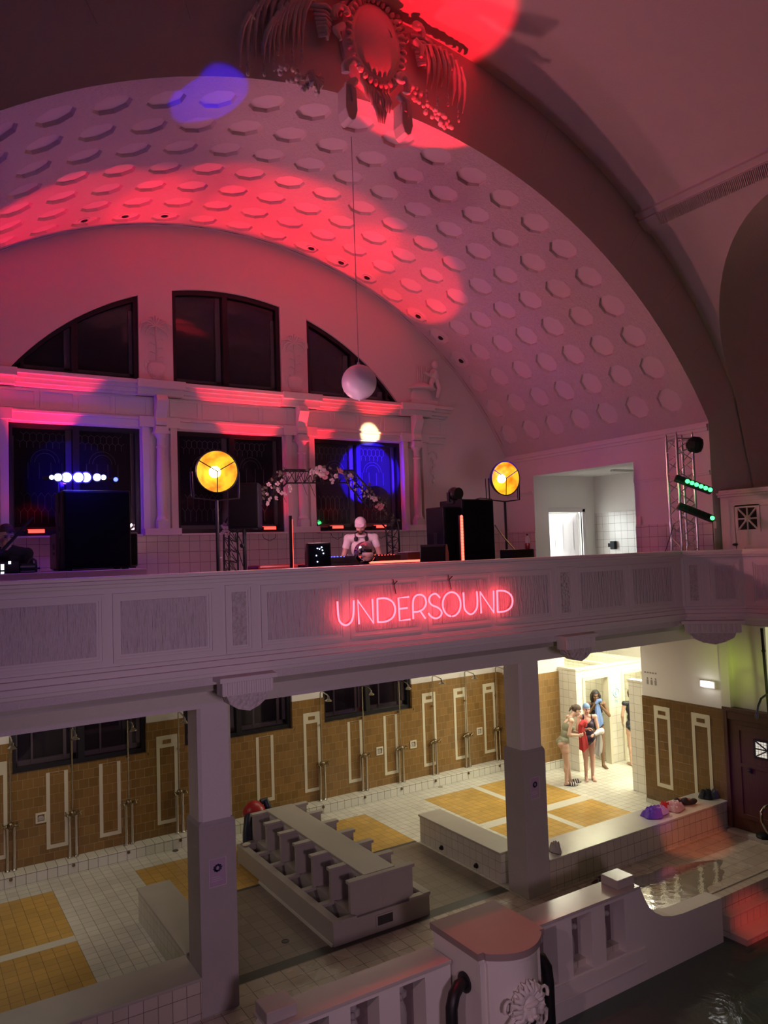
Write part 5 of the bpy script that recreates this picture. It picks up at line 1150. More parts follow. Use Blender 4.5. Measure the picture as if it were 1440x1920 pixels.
lamp(948, 897, .285, 10.0, 36, 'round amber reflector lamp on a stand behind the right speaker stack', 0)
# pole speaker
Y = 9.8; a, b = P_(433, 992, Y), P_(485, 908, Y); t = cab('pole_speaker', 'black speaker on a pole right of the left amber lamp', a.x, b.x, Y-.2, Y+.2, a.z, b.z, rz=rad(-30))
p = P_(458, 992, Y); t = thing('speaker_stand', 'black tripod stand carrying the pole speaker', 'speaker stand', (p.x, Y, GF)); m = MB(); m.tube([(p.x, Y, GF+.12), (p.x, Y, p.z)], .026, 10); m.tube([(p.x, Y, GF+.5), (p.x, Y, GF+1.0)], .034, 10); obj('pole', m, BLK, t)
m = MB(); q = P_(453, 1023, Y); m.sph((q.x, Y-.03, q.z), .035, 10, 8); obj('clamp_knob', m, BLK, t, smooth=60)
for k in range(3): a = 2*pi*k/3+.2; m = MB(); m.tube([(p.x, Y, GF+.6), (p.x+.5*cos(a), Y+.5*sin(a), GF+.012)], .013, 8); obj('tripod_leg', m, BLK, t)
m = MB(); m.tube([P_(441, 1000, Y), P_(446, 1030, Y-.1), P_(456, 1062, Y-.1)], .006, 6); m.tube([P_(443, 998, Y), P_(452, 1015, Y-.1), P_(457, 1025, Y-.1)], .006, 6); tag(obj('speaker_cable', m, BLK), 'thin black cable hanging from the pole speaker', 'cable')
# flowered truss arch
Y = 10.6; AP = [(424, 1075), (424, 985), (432, 970), (530, 882), (655, 883), (738, 976), (741, 990), (745, 1060)]
AW = [P_(px, py, Y) for px, py in AP]; AW[0].z = AW[-1].z = GF+.01
t = thing('truss_arch', 'black metal truss arch dressed with pale flowers behind the DJ', 'truss arch', (AW[0].x, Y, GF))
CW = []
mid = sum(AW, V((0, 0, 0)))/len(AW); mid.z = 4.4
def ins_(p, d):
    v = (V((mid.x, Y, mid.z))-p); v.y = 0; return p+v.normalized()*d
inner = [ins_(p, .20) for p in AW]
for k, off in enumerate((-.10, .10)):
    m = MB(); m.tube([p+V((0, off, 0)) for p in AW], .014, 6); obj('outer_chord', m, BLK, t)
m = MB(); m.tube(inner, .014, 6); obj('inner_chord', m, BLK, t)
m = MB()
def seg(A, B, n): return [A+(B-A)*(i/n) for i in range(n+1)]
for i in range(len(AW)-1):
    n = max(1, int((AW[i+1]-AW[i]).length/.16)); o1, i1 = seg(AW[i], AW[i+1], n), seg(inner[i], inner[i+1], n)
    for k in range(n):
        for off in (-.10, .10): o_ = V((0, off, 0)); m.tube([o1[k]+o_, i1[k]], .006, 5); m.tube([i1[k], o1[k+1]+o_], .006, 5)
        m.tube([o1[k]+V((0, -.1, 0)), o1[k+1]+V((0, .1, 0))], .006, 5)
obj('lattice', m, BLK, t)
LEAF = plain('ivy_leaf', (.10, .09, .06), .7); FLW = plain('blossom_white', (.55, .42, .42), .8); FLP = plain('blossom_pink', (.45, .20, .22), .8)
rnd = random.Random(11); fl = []
def along(px, py, s): fl.append((px, py, s))
for px, py, s in ((600, 884, .13), (608, 890, .10), (638, 884, .08), (630, 893, .05), (622, 902, .06), (585, 885, .07), (594, 880, .06)): along(px, py, s)
for k in range(16): u = rnd.random(); along(500+u*38+rnd.uniform(-6, 6), 925-u*22+rnd.uniform(-14, 22), rnd.uniform(.03, .06))
for k in range(18): u = rnd.random(); along(650+u*45+rnd.uniform(-5, 5), 892+u*45+rnd.uniform(-8, 10), rnd.uniform(.02, .045))
for px, py, s in ((702, 936, .07), (711, 951, .085), (716, 947, .05), (420, 985, .05), (424, 992, .06), (418, 998, .04), (428, 1000, .04)): along(px, py, s)
for k in range(9): along(rnd.choice((412, 415, 434, 438)), rnd.uniform(1010, 1058), .022)
for k in range(5): along(rnd.uniform(742, 752), rnd.uniform(1020, 1045), .025)
for px, py, s in fl:
    c = P_(px, py, Y-.14); m = MB(); tilt = Matrix.Rotation(rnd.uniform(-.6, .6), 3, 'X')@Matrix.Rotation(rnd.uniform(-.6, .6), 3, 'Z')
    for k in range(5):
        a = 2*pi*k/5+rnd.random(); d = V((cos(a), -.25, sin(a))); m.sph(c+tilt@(d*s*.5), (s*.36, s*.12, s*.36), 8, 6, tilt)
    m.sph(c+V((0, -s*.2, 0)), s*.16, 6, 5); obj('blossom', m, FLP if s > .07 and rnd.random() < .6 else FLW, t, smooth=60)
m = MB()
for k in range(90):
    u = rnd.random(); seg_ = rnd.choice([2, 2, 3, 3, 4, 4, 0]); c = AW[seg_]+(AW[seg_+1]-AW[seg_])*u+V((rnd.uniform(-.06, .06), -.11+rnd.uniform(-.04, .04), rnd.uniform(-.14, .06)))
    m.sph(c, (.035, .012, .022), 6, 4, Matrix.Rotation(rnd.uniform(0, 3), 3, 'Y'))
for px, py in ((560, 892), (575, 895), (520, 905), (645, 890)): c = P_(px, py, Y-.12); m.tube([c, c+V((.05, -.02, -.12)), c+V((.12, -.03, -.30))], [.008, .006, .003], 5)
m.cur = 0; o = obj('greenery', m, LEAF, t, smooth=60); o['kind'] = 'stuff'
# red wash bars on the sills
for i, px in enumerate((207, 512, 640, 722)):
    c = P_(px, [997, 992, 989, 987][i], 13.22); labs = ['red LED wash bar on the sill left of the tall black speaker'.replace('left of', 'just left of'), 'red LED wash bar below the middle window, right of the pole speaker', 'red LED wash bar below the right window, left of the DJ', 'red LED wash bar below the right window, right of the DJ']
    if i == 0: c = P_(71, 1001, 13.22)
    c = V((c.x, 13.41, 5.376)); t = thing('wash_bar', labs[i], 'stage light', c, group='red LED wash bars under the windows')
    w = .12; m = MB(); m.box(-w-.03, w+.03, -.05, .08, -.06, .03); m.box(-w, w, .0, .06, -.07, -.06); obj('bar_housing', m, BLK, t, world=False, bevel=.01)
    m = MB(); m.box(-w, w, -.062, -.05, -.022, .024); m.box(-w, w, -.055, .06, .03, .036); obj('led_face', m, LEDR, t, world=False)
    if px != 207:
        m = MB(); m.tube([(-.15, 0, -.05), (-.12, -.02, -.18), (0, -.02, -.24), (.12, -.02, -.18), (.14, 0, -.05)], .005, 5); obj('bar_cable', m, BLK, t, world=False)
# LED tubes
a, b = P_(543, 967, 8.75), P_(548, 1075, 8.75); t = thing('led_tube', 'slim dark upright tube with a thin red edge left of the monitor speaker', 'LED tube', (b.x, b.y, b.z)); m = MB(); m.box(-.02, .006, -.02, .02, 0, a.z-b.z); obj('tube_back', m, BLK, t, world=False); m = MB(); m.box(.006, .014, -.02, .02, 0, a.z-b.z-.02); obj('tube_edge', m, LEDR, t, world=False)
m = MB(); m.lathe([(.10, 0), (.10, .02), (.03, .04)], (0, 0, 0), 16); obj('tube_foot', m, BLK, t, world=False); t.location.z = GF; 
for c_ in t.children:
    if c_.name.startswith('tube_foot'): continue
    c_.location.z = .0; c_.scale.z = (a.z-GF)/(a.z-b.z)
a, b = P_(866, 966, 8.75), P_(868, 1050, 8.75); t = thing('led_tube', 'upright tube of glowing red dots in front of the right speaker stack', 'LED tube', (b.x, b.y, GF)); m = MB(); m.box(-.035, .035, 0, .03, 0, a.z-GF); obj('tube_back', m, BLK, t, world=False)
m = MB(); n = 22
for k in range(n): m.sph((0, -.005, (b.z-GF-.3)+(a.z-b.z+.28)*k/(n-1)), (.020, .014, .022), 10, 6)
obj('led_dots', m, LEDW, t, world=False, smooth=60); m = MB(); m.box(-.026, .026, -.004, 0, b.z-GF-.35, a.z-GF-.01); obj('tube_lens', m, LEDR, t, world=False); m = MB(); m.lathe([(.11, 0), (.11, .02), (.03, .04)], (0, .02, 0), 16); obj('tube_foot', m, BLK, t, world=False)
# DJ desk
a, b = P_(596, 1062, 8.95), P_(835, 1048, 8.95); DZ_ = P_(690, 1055, 8.95).z
t = thing('dj_table', 'black table with a red LED strip along its front edge', 'table', ((a.x+b.x)/2, 9.2, GF)); m = MB(); m.box(a.x, b.x, 8.95, 9.55, DZ_-.05, DZ_); obj('table_top', m, BLK, t, bevel=.006)
m = MB(); m.box(a.x, b.x, 8.96, 8.98, GF+.01, DZ_-.05); obj('front_cloth', m, GRL, t)
for x in (a.x+.06, b.x-.06):
    for y in (9.02, 9.5): m = MB(); m.box(x-.02, x+.02, y-.02, y+.02, GF, DZ_-.05); obj('table_leg', m, BLK, t)
x0, x1 = P_(690, 1053, 8.94).x, P_(806, 1047, 8.94).x; m = MB(); m.box(x0, x1, 8.928, 8.95, DZ_-.014, DZ_+.014); obj('led_strip', m, LEDW, t)
def deck(name, label, x0, x1, y0, y1, h, nk, cat):
    t = thing(name, label, cat, ((x0+x1)/2, (y0+y1)/2, DZ_)); w, d = (x1-x0)/2, (y1-y0)/2
    m = MB(); m.box(-w, w, -d, d, 0, h); obj('deck_case', m, BLK, t, world=False, bevel=.008)
    m = MB(); m.lathe([(.10, h), (.10, h+.012), (.09, h+.016)], (0, 0, 0), 24); obj('jog_wheel', m, ALU if nk else BLK, t, world=False, smooth=40)
    m = MB()
    for k in range(6): m.sph((-w+.05+.05*k, -d+.02, h+.004), .008, 6, 5)
    obj('button_light', m, LEDBL if nk else LEDR, t, world=False); return t
x = P_(628, 1050, 9.2).x; deck('media_player', 'black DJ player left of the mirror ball with blue button lights', x-.20, x+.18, 9.1, 9.45, .09, 1, 'DJ player')
x = P_(722, 1046, 9.2).x; deck('media_player', 'black DJ player right of the mirror ball', x-.20, x+.20, 9.1, 9.45, .09, 0, 'DJ player')
x = P_(676, 1050, 9.2).x; t = thing('dj_mixer', 'black DJ mixer between the two players behind the mirror ball', 'mixer', (x, 9.28, DZ_)); m = MB(); m.box(-.15, .15, -.17, .17, 0, .10); obj('mixer_case', m, BLK, t, world=False, bevel=.006); m = MB()
for i in range(4):
    for j in range(4): m.lathe([(.012, .10), (.010, .125)], (-.1+.066*i, -.1+.066*j, 0), 8)
obj('knob', m, ALU, t, world=False)
c = P_(776, 1040, 9.2); t = thing('record_crate', 'dark crate with red papers on the DJ table', 'crate', (c.x, 9.25, DZ_)); m = MB(); m.box(-.17, .17, -.15, .15, 0, .12); obj('crate_box', m, WOOD, t, world=False, bevel=.006); m = MB(); m.box(-.15, .15, -.13, .13, .12, .125, Matrix.Rotation(.15, 3, 'Z')); m.box(-.1, .12, -.1, .1, .127, .132, Matrix.Rotation(-.3, 3, 'Z')); obj('papers', m, LIL, t, world=False)
# mirror ball
c = P_(684, 1036, 8.75); r = .146; t = thing('mirror_ball', 'silver mirror ball on the gallery edge in front of the DJ', 'mirror ball', (c.x, c.y, c.z-r)); MIR = plain('mirror_tiles', (.75, .75, .78), .08, 1.0)
m = MB(); m.sph((0, 0, r), r, 40, 22); obj('mirror_tiles', m, MIR, t, world=False, fix=True)
m = MB(); m.lathe([(.09, -.05), (.09, -.02), (.05, .01)], (0, 0, 0), 18); m.tube([(0, 0, GF-(c.z-r)), (0, 0, -.04)], .02, 8); m.lathe([(.14, GF-(c.z-r)), (.14, GF-(c.z-r)+.02)], n=18); obj('ball_stand', m, BLK, t, world=False)
# monitor speakers
def wedge(name, label, px0, px1, py0, py1, Y, rz, tilt, dots):
    a, b = P_(px0, py1, Y), P_(px1, py0, Y); w = (b.x-a.x)/2; h = b.z-a.z; base = 4.36
    t = thing(name, label, 'monitor speaker', ((a.x+b.x)/2, Y+.15, a.z), rz)
    m = MB(); m.prism([(-.16, 0), (.20, 0), (.20, h*.5), (.08, h), (-.10, h)], 'yz', -w, w); obj('cabinet', m, BLKP, t, world=False, bevel=.012)
    m = MB(); m.add([(-w+.02, -.168, .03), (w-.02, -.168, .03), (w-.02, -.112, h-.03), (-w+.02, -.112, h-.03)], [(0, 1, 2, 3)]); obj('grille', m, GRL, t, world=False)
    m = MB(); m.tube([(0, .02, -(a.z-GF)), (0, .02, 0)], .03, 8); m.lathe([(.16, -(a.z-GF)), (.16, -(a.z-GF)+.02)], (0, .02, 0), 16); obj('stand', m, BLK, t, world=False)
    if dots:
        m = MB()
        for k, (u, v) in enumerate(((.2, .85), (.35, .82), (.5, .9), (.55, .75), (.6, .6), (.1, .5), (.15, .2))): m.sph((-w+2*w*(.3+u*.6), -.168+.056*v-.006, .03+(h-.06)*v), .007, 6, 5)
        obj('glint_dots', m, LEDB, t, world=False)  # glowing dots imitate light specks reflected on the cabinet front
    return t
wedge('monitor_speaker', 'black monitor speaker with white specks of light left of the DJ', 588, 626, 1017, 1066, 8.4, rad(-20), 0, True)
wedge('monitor_speaker', 'small black wedge monitor between the DJ table and the right speaker stack', 807, 845, 1020, 1054, 8.4, rad(-45), 0, False)
# red padded bench behind
a, b = P_(484, 1066, 9.7), P_(592, 1056, 9.7); t = thing('padded_bench', 'low red padded bench left of the monitor speaker', 'bench', ((a.x+b.x)/2, 9.9, GF)); REDL = plain('red_vinyl', (.28, .02, .02), .45)
m = MB(); m.box(a.x, b.x, 9.7, 10.1, b.z-.13, b.z); obj('seat_pad', m, REDL, t, bevel=.03); m = MB()
for x in (a.x+.06, b.x-.06):
    for y in (9.75, 10.05): m.box(x-.02, x+.02, y-.02, y+.02, GF, b.z-.13)
obj('bench_leg', m, BLK, t)
# right speaker stack
Y = 9.2; a, b = P_(872, 1044, Y), P_(926, 936, Y); cab('subwoofer', 'black square loudspeaker on end behind the dotted red tube', a.x, b.x, Y, Y+.6, GF+.5, b.z)
m = MB(); m.box(a.x-.45, b.x+.05, Y-.05, Y+.75, GF+.015, GF+.485); tag(obj('speaker_plinth', m, BLKP, bevel=.01), 'black box under the right speaker stack, mostly behind the gallery front', 'box')
a, b = P_(832, 1040, Y+.1), P_(868, 948, Y+.1); cab('loudspeaker', 'narrow black loudspeaker at the left of the right stack', a.x-.02, b.x-.09, Y+.02, Y+.5, GF+.5, b.z-.02)
c = P_(852, 938, Y+.3); t = thing('moving_head', 'round black moving head lamp on top of the right stack', 'stage light', (c.x, c.y, c.z-.06)); m = MB(); m.box(-.10, .10, -.09, .09, 0, .06); obj('lamp_base', m, BLK, t, world=False, bevel=.01); m = MB(); m.sph((0, 0, .16), .105, 18, 12); m.lathe([(.09, 0), (.09, .06)], (0, -.06, .16), 16, (0, -1, 0)); obj('lamp_head', m, BLK, t, world=False, smooth=50)
for s in (-1, 1): m = MB(); m.box(s*.115-.012, s*.115+.012, -.03, .03, .03, .18); obj('lamp_arm', m, BLK, t, world=False)
m = MB(); m.tube([P_(868, 948, 9.25), P_(880, 940, 9.3), P_(900, 934, 9.3), P_(922, 936, 9.35)], .008, 6); tag(obj('stack_cable', m, BLK), 'black cable draped over the right speaker stack', 'cable')
m = MB(); m.tube([P_(928, 985, 9.9), P_(945, 1008, 9.5), P_(966, 1032, 8.98)], .012, 6); tag(obj('stay_cable', m, BLK), 'black cable running down from the right amber lamp stand', 'cable')
c = P_(978, 1042, 8.9); w = .22; t = thing('equipment_case', 'low black equipment case by the square opening', 'case', (c.x, c.y+.1, GF+.75)); m = MB(); m.box(-w, w, -.15, .15, 0, c.z-GF-.75+.10); obj('case_body', m, BLKP, t, world=False, bevel=.012); m = MB(); m.box(-.12, .12, -.16, -.15, .15, .18); obj('case_latch', m, BLK, t, world=False)
CT = c.z+.10
m = MB(); m.box(c.x-.35, c.x+.35, c.y-.1, c.y+.35, GF, GF+.75); tag(obj('case_table', m, BLKP, bevel=.01), 'dark stand under the black equipment case', 'stand')
p = P_(992, 1031, 8.95); t = thing('drink_bottle', 'half-empty clear bottle of red drink on the black case', 'bottle', (p.x, 8.98, CT)); m = MB(); m.lathe([(.035, 0), (.038, .01), (.038, .09)], n=16); obj('red_drink', m, plain('red_drink', (.30, .02, .02), .2), t, world=False, smooth=40); m = MB(); m.lathe([(.039, .09), (.039, .14), (.018, .19), (.016, .21)], n=16); obj('bottle_neck', m, plain('clear_plastic', (.55, .42, .42), .1), t, world=False, smooth=40); m = MB(); m.lathe([(.018, .21), (.018, .235)], n=12); obj('bottle_cap', m, BLK, t, world=False)
# truss tower with light bars
TY_ = 8.05; c = P_(1284, 1035, TY_); top = P_(1284, 822, TY_).z; s = .145; rz = rad(-20)
t = thing('truss_tower', 'silver square truss tower on the right of the gallery', 'truss tower', (c.x, TY_, GF), rz)
for sx in (-1, 1):
    for sy in (-1, 1): m = MB(); m.tube([(sx*s, sy*s, .03), (sx*s, sy*s, top-GF)], .024, 10); m.lathe([(.012, 0), (.020, .02), (.010, .07), (.004, .08)], (sx*s, sy*s, top-GF), 10); obj('chord', m, ALU, t, world=False, smooth=40)
m = MB(); n = 16; dz = (top-GF-.08)/n
for k in range(n):
    z = .05+dz*k; q = k % 2
    for (ax, ay, bx, by) in ((-1, -1, 1, -1), (1, -1, 1, 1), (1, 1, -1, 1), (-1, 1, -1, -1)):
        A, B = ((ax, ay), (bx, by)) if q else ((bx, by), (ax, ay)); m.tube([(A[0]*s, A[1]*s, z), (B[0]*s, B[1]*s, z+dz)], .008, 6)
for (ax, ay, bx, by) in ((-1, -1, 1, -1), (1, -1, 1, 1), (1, 1, -1, 1), (-1, 1, -1, -1)): m.tube([(ax*s, ay*s, top-GF-.03), (bx*s, by*s, top-GF-.03)], .010, 6)
obj('bracing', m, ALU, t, world=False); m = MB(); m.box(-.25, .25, -.25, .25, 0, .03); obj('base_plate', m, ALU, t, world=False)
def bar(name, label, A, B, Y, lit, mt):
    a, b = P_(*A, Y), P_(*B, Y-.35); t = thing(name, label, 'LED bar', (a+b)/2); d = (b-a); L_ = d.length; d.normalize(); q = V((1, 0, 0)).rotation_difference(d).to_matrix()
    m = MB(); m.box(-L_/2, L_/2, -.045, .045, -.055, .055); m.v = [tuple(q@V(p)) for p in m.v]; obj('bar_case', m, BLK, t, world=False, bevel=.01)
    n = 8
    for k in range(n):
        m = MB(); m.lathe([(.034, 0), (.034, .012)], (-L_/2+L_*(k+.5)/n, -.045, 0), 14, (0, -1, 0)); m.v = [tuple(q@V(p)) for p in m.v]; obj('bar_lens', m, mt if k in lit else BLKP, t, world=False)
    m = MB(); m.tube([(-L_*.15, .03, .0), (-L_*.15, .14, 0)], .015, 6); m.tube([(L_*.15, .03, .0), (L_*.12, .16, 0)], .015, 6); m.v = [tuple(q@V(p)) for p in m.v]; obj('bar_clamp', m, BLK, t, world=False); return t
bar('led_bar', 'tilted LED bar glowing green on the truss tower', (1266, 896), (1334, 921), 7.95, (2, 3, 4, 5, 6, 7), LEDG)
bar('led_bar', 'tilted unlit black LED bar below the green one on the truss tower', (1272, 948), (1338, 974), 7.95, (7,), LEDG)
point('green_glow', P_(1293, 908, 7.45), (.1, 1, .25), 3.5, .06)
c = P_(1303, 834, 7.85); t = thing('effect_lamp', 'black faceted effect lamp near the top of the truss tower', 'stage light', c); m = MB(); m.lathe([(.06, -.13), (.12, -.08), (.145, -.02), (.145, .04), (.11, .10), (.05, .12)], (0, 0, 0), 8, (.3, -.9, -.2)); obj('lamp_body', m, BLKP, t, world=False); m = MB(); m.tube([(0, .02, -.02), (-.10, .06, -.06), (-.20, .10, -.10)], .014, 6); obj('lamp_bracket', m, ALU, t, world=False)
m = MB(); m.tube([P_(1263, 985, 7.9), P_(1255, 1010, 7.9), P_(1247, 1036, 7.9), P_(1246, 1060, 7.9)], .006, 6); tag(obj('tower_cable', m, BLK), 'thin cable hanging beside the truss tower', 'cable')
# white panelled door cabin on the right gallery
CXF = 12.05; y0, y1, zt = 5.6, 8.12, 5.73
t = thing('cabin', 'white panelled changing cabin with a lattice vent on the right of the gallery', 'cabin', (CXF+.5, 6.9, GF))
m = MB(); m.box(CXF, CXF+1.0, y0, y1, GF, zt-.08); obj('cabin_body', m, DOORW, t); m = MB(); m.box(CXF-.07, CXF+1.05, y0, y1+.03, zt-.08, zt-.04); m.box(CXF-.045, CXF+1.03, y0, y1+.02, zt-.12, zt-.08); m.box(CXF-.03, CXF+1.0, y0, y1+.01, zt-.04, zt); obj('cabin_cornice', m, DOORW, t, bevel=.006)
for (a, b) in ((7.85, 7.08),):
    m = MB(); m.prism([(b-.10, GF), (a+.10, GF), (a+.10, zt-.2), (b-.10, zt-.2)], 'yz', CXF-.03, CXF, [[(b, GF+.02), (a, GF+.02), (a, zt-.3), (b, zt-.3)]]); obj('door_frame', m, DOORW, t, bevel=.004)
    m = MB(); m.box(CXF-.015, CXF, b+.01, a-.01, GF+.03, zt-.31); dl = obj('door_leaf', m, DOORW, t)
    g0, g1 = atx(1383, 953, CXF-.02), atx(1421, 992, CXF-.02); gy0, gy1 = g1.y, g0.y; gz0, gz1 = min(g0.z, g1.z), max(g0.z, g1.z)
    m = MB(); m.prism([(gy0-.05, gz0-.05), (gy1+.05, gz0-.05), (gy1+.05, gz1+.05), (gy0-.05, gz1+.05)], 'yz', CXF-.03, CXF-.015, [[(gy0, gz0), (gy1, gz0), (gy1, gz1), (gy0, gz1)]])
    cy, cz = (gy0+gy1)/2, (gz0+gz1)/2
    for p in ((gy0, gz0), (gy0, gz1), (gy1, gz0), (gy1, gz1), (cy, gz0), (cy, gz1), (gy0, cz), (gy1, cz)): m.tube([(CXF-.022, cy, cz), (CXF-.022, *p)], .016, 6)
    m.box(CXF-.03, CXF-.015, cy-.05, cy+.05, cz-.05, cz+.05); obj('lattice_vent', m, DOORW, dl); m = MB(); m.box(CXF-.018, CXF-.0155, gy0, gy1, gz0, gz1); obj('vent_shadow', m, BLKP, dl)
    m = MB(); m.prism([(b+.12, GF+.25), (a-.12, GF+.25), (a-.12, 4.78), (b+.12, 4.78)], 'yz', CXF-.028, CXF-.015, [[(b+.16, GF+.29), (a-.16, GF+.29), (a-.16, 4.74), (b+.16, 4.74)]]); obj('door_moulding', m, DOORW, dl, bevel=.003)
    k = atx(1379, 1021, CXF-.03); m = MB(); m.sph((CXF-.04, k.y, k.z), (.03, .05, .022), 12, 8); obj('door_knob', m, BLK, dl, smooth=60)
m = MB(); p = P_(1343, 984, 7.75); m.box(p.x-.03, p.x+.03, p.y-.02, p.y+.02, p.z-.06, p.z+.06); tag(obj('bar_plug', m, PAPER), 'small pale tag at the end of the unlit LED bar', 'tag')
p = atx(1199, 976, XR-.02); m = MB(); m.box(XR-.05, XR-.02, p.y-.05, p.y+.05, p.z-.08, p.z+.08); tag(obj('wall_box', m, plain('pale_box', (.75, .55, .55), .5), bevel=.008), 'small pale box on the wall right of the square opening', 'wall box')
# equipment at the left edge
Y = 8.6; a, b = P_(-40, 1078, Y), P_(36, 1052, Y); t = thing('mixing_console', 'black mixing console with lit displays at the left edge of the riser', 'mixing console', ((a.x+b.x)/2, Y+.2, RZ)); m = MB(); m.box(a.x-.2, b.x, Y, Y+.45, RZ, b.z+.0); obj('console_case', m, BLKP, t, bevel=.012); m = MB()
for z0, z1 in ((1058, 1069), (1072, 1078)): p, q = P_(1.5, z1, Y), P_(7.5, z0, Y); m.box(p.x, q.x, Y-.005, Y, p.z, q.z)
p = P_(18, 1055, Y); m.box(p.x-.012, p.x+.012, Y-.005, Y, p.z-.015, p.z+.015); obj('lit_display', m, glow('white_display', (.75, .78, 1), 2.2), t)
a, b = P_(36, 1074, Y), P_(68, 1056, Y); t = thing('amplifier', 'small black amplifier beside the mixing console with a loop of cable on top', 'amplifier', ((a.x+b.x)/2, Y+.15, RZ)); m = MB(); m.box(a.x+.02, b.x, Y+.03, Y+.32, RZ, b.z); obj('amp_case', m, BLKP, t, bevel=.008)
m = MB(); m.tube([P_(52, 1057, Y+.1), P_(55, 1050, Y+.1), P_(61, 1047, Y+.1), P_(67, 1051, Y+.1), P_(68, 1062, Y+.1), P_(68, 1073, Y+.1)], .012, 8); m.tube([P_(68, 1066, Y), P_(75, 1065, Y)], .01, 6); obj('cable_loop', m, BLK, t, smooth=60); m = MB(); q = P_(50, 1064, Y+.03)
for k in range(2): m.box(q.x-.06, q.x+.08, Y+.024, Y+.03, q.z-.05*k, q.z+.018-.05*k)
obj('printed_line', m, plain('grey_print', (.12, .12, .15), .6), t)
a, b = P_(0, 1037, 8.75), P_(62, 970, 8.75); m = MB(); m.tube([a+(a-b)*.4, b], [.02, .014], 8); m.sph(a, .03, 8, 6); tag(obj('boom_arm', m, NAVY), 'long dark boom slanting up past the person at the left edge', 'boom')
# ================================================================== PEOPLE
def capsule(m, a, b, ra, rb, n=14):
    a, b = V(a), V(b); d = (b-a); L_ = d.length
    prof = []
    for k in range(1, 6): t = -pi/2+pi/2*k/5; prof.append((ra*cos(t)+1e-5, ra*sin(t)))
    for k in range(0, 5): t = pi/2*k/5; prof.append((rb*cos(t)+1e-5, L_+rb*sin(t)))
    m.lathe(prof, a, n, d.normalized() if L_ > 1e-6 else (0, 0, 1))
def basis(up, right):
    z = V(up).normalized(); x = (V(right)-z*V(right).dot(z)).normalized(); y = z.cross(x)
    return Matrix((x, y, z)).transposed()          # columns: right, back, up (front is -y)
class Body:
    """one continuous figure: overlapping tapered volumes fused into a single skin"""
    def __init__(s): s.prims = []
    def cap(s, tagn, a, b, ra, rb): s.prims.append((tagn, 'c', V(a), V(b), ra, rb))
    def ell(s, tagn, c, r, M=None): s.prims.append((tagn, 'e', V(c), V(r), M or Matrix.Identity(3), 0))
    def bake(s, name, mat, parent, voxel):
        m = MB()
        for p in s.prims:
            if p[1] == 'c': capsule(m, p[2], p[3], p[4], p[5])
            else: m.sph(p[2], p[3], 18, 12, p[4])
        o = obj('tmp_body', m, mat)
        r = o.modifiers.new('fuse', 'REMESH'); r.mode = 'VOXEL'; r.voxel_size = voxel
        sm = o.modifiers.new('soft', 'SMOOTH'); sm.factor = .5; sm.iterations = 3
        dg = bpy.context.evaluated_depsgraph_get(); me = bpy.data.meshes.new_from_object(o.evaluated_get(dg)); me.name = name
        bpy.data.objects.remove(o); me.polygons.foreach_set('use_smooth', [True]*len(me.polygons))
        b = bpy.data.objects.new(name, me); COL.objects.link(b); b.parent = parent; s.mesh = me
        return b
    def near(s, p):
        best, bt = 1e9, None
        for q in s.prims:
            if q[1] == 'c':
                a, b = q[2], q[3]; d = b-a; t = max(0, min(1, (p-a).dot(d)/max(1e-9, d.dot(d)))); v = (p-a-d*t).length-(q[4]+(q[5]-q[4])*t)
            else:
                l = q[4].transposed()@(p-q[2]); R = q[3]; k = math.sqrt((l.x/R.x)**2+(l.y/R.y)**2+(l.z/R.z)**2); v = (k-1)*min(R)
            if v < best: best, bt = v, q[0]
        return bt
    def shell(s, name, mat, parent, pred, off):
        me = s.mesh; keep = []
        for f in me.polygons:
            c = f.center
            if pred(V(c)): keep.append(f.index)
        ids = {}; vs = []; fs = []
        for fi in keep:
            q = []
            for v in me.polygons[fi].vertices:
                if v not in ids: ids[v] = len(vs); vs.append(me.vertices[v].co+me.vertices[v].normal*off)
                q.append(ids[v])
            fs.append(q)
        m = MB(); m.add(vs, fs)
        if not vs: return None
        return obj(name, m, mat, parent, smooth=80, world=False, fix=False)
def hand(B, w, d, n, side, curl=.5, k=1.0):
    """palm from wrist w along d; n is the palm normal the fingers curl toward; the thumb leaves toward side"""
    d = V(d).normalized(); n = (V(n)-d*V(n).dot(d)).normalized(); s = d.cross(n).normalized()*side
    M = Matrix((s, n, d)).transposed(); B.ell('hand', V(w)+d*.045*k, (.040*k, .017*k, .052*k), M)
    for i, l in enumerate((.068, .076, .071, .055)):
        b = V(w)+d*.085*k+s*(.027-.018*i)*k; a1 = curl*.7; p1 = b+(d*cos(a1)+n*sin(a1))*l*.45*k; a2 = curl*1.6; p2 = p1+(d*cos(a2)+n*sin(a2))*l*.33*k; a3 = curl*2.3; p3 = p2+(d*cos(a3)+n*sin(a3))*l*.25*k
        B.cap('hand', b, p1, .0095*k, .009*k); B.cap('hand', p1, p2, .009*k, .0085*k); B.cap('hand', p2, p3, .0085*k, .0075*k)
    b = V(w)+d*.025*k+s*.030*k; p1 = b+(d*.6+s*.7+n*.3).normalized()*.040*k; p2 = p1+(d*.9+s*.25+n*.5*curl).normalized()*.032*k
    B.cap('hand', b, p1, .0125*k, .010*k); B.cap('hand', p1, p2, .010*k, .008*k)
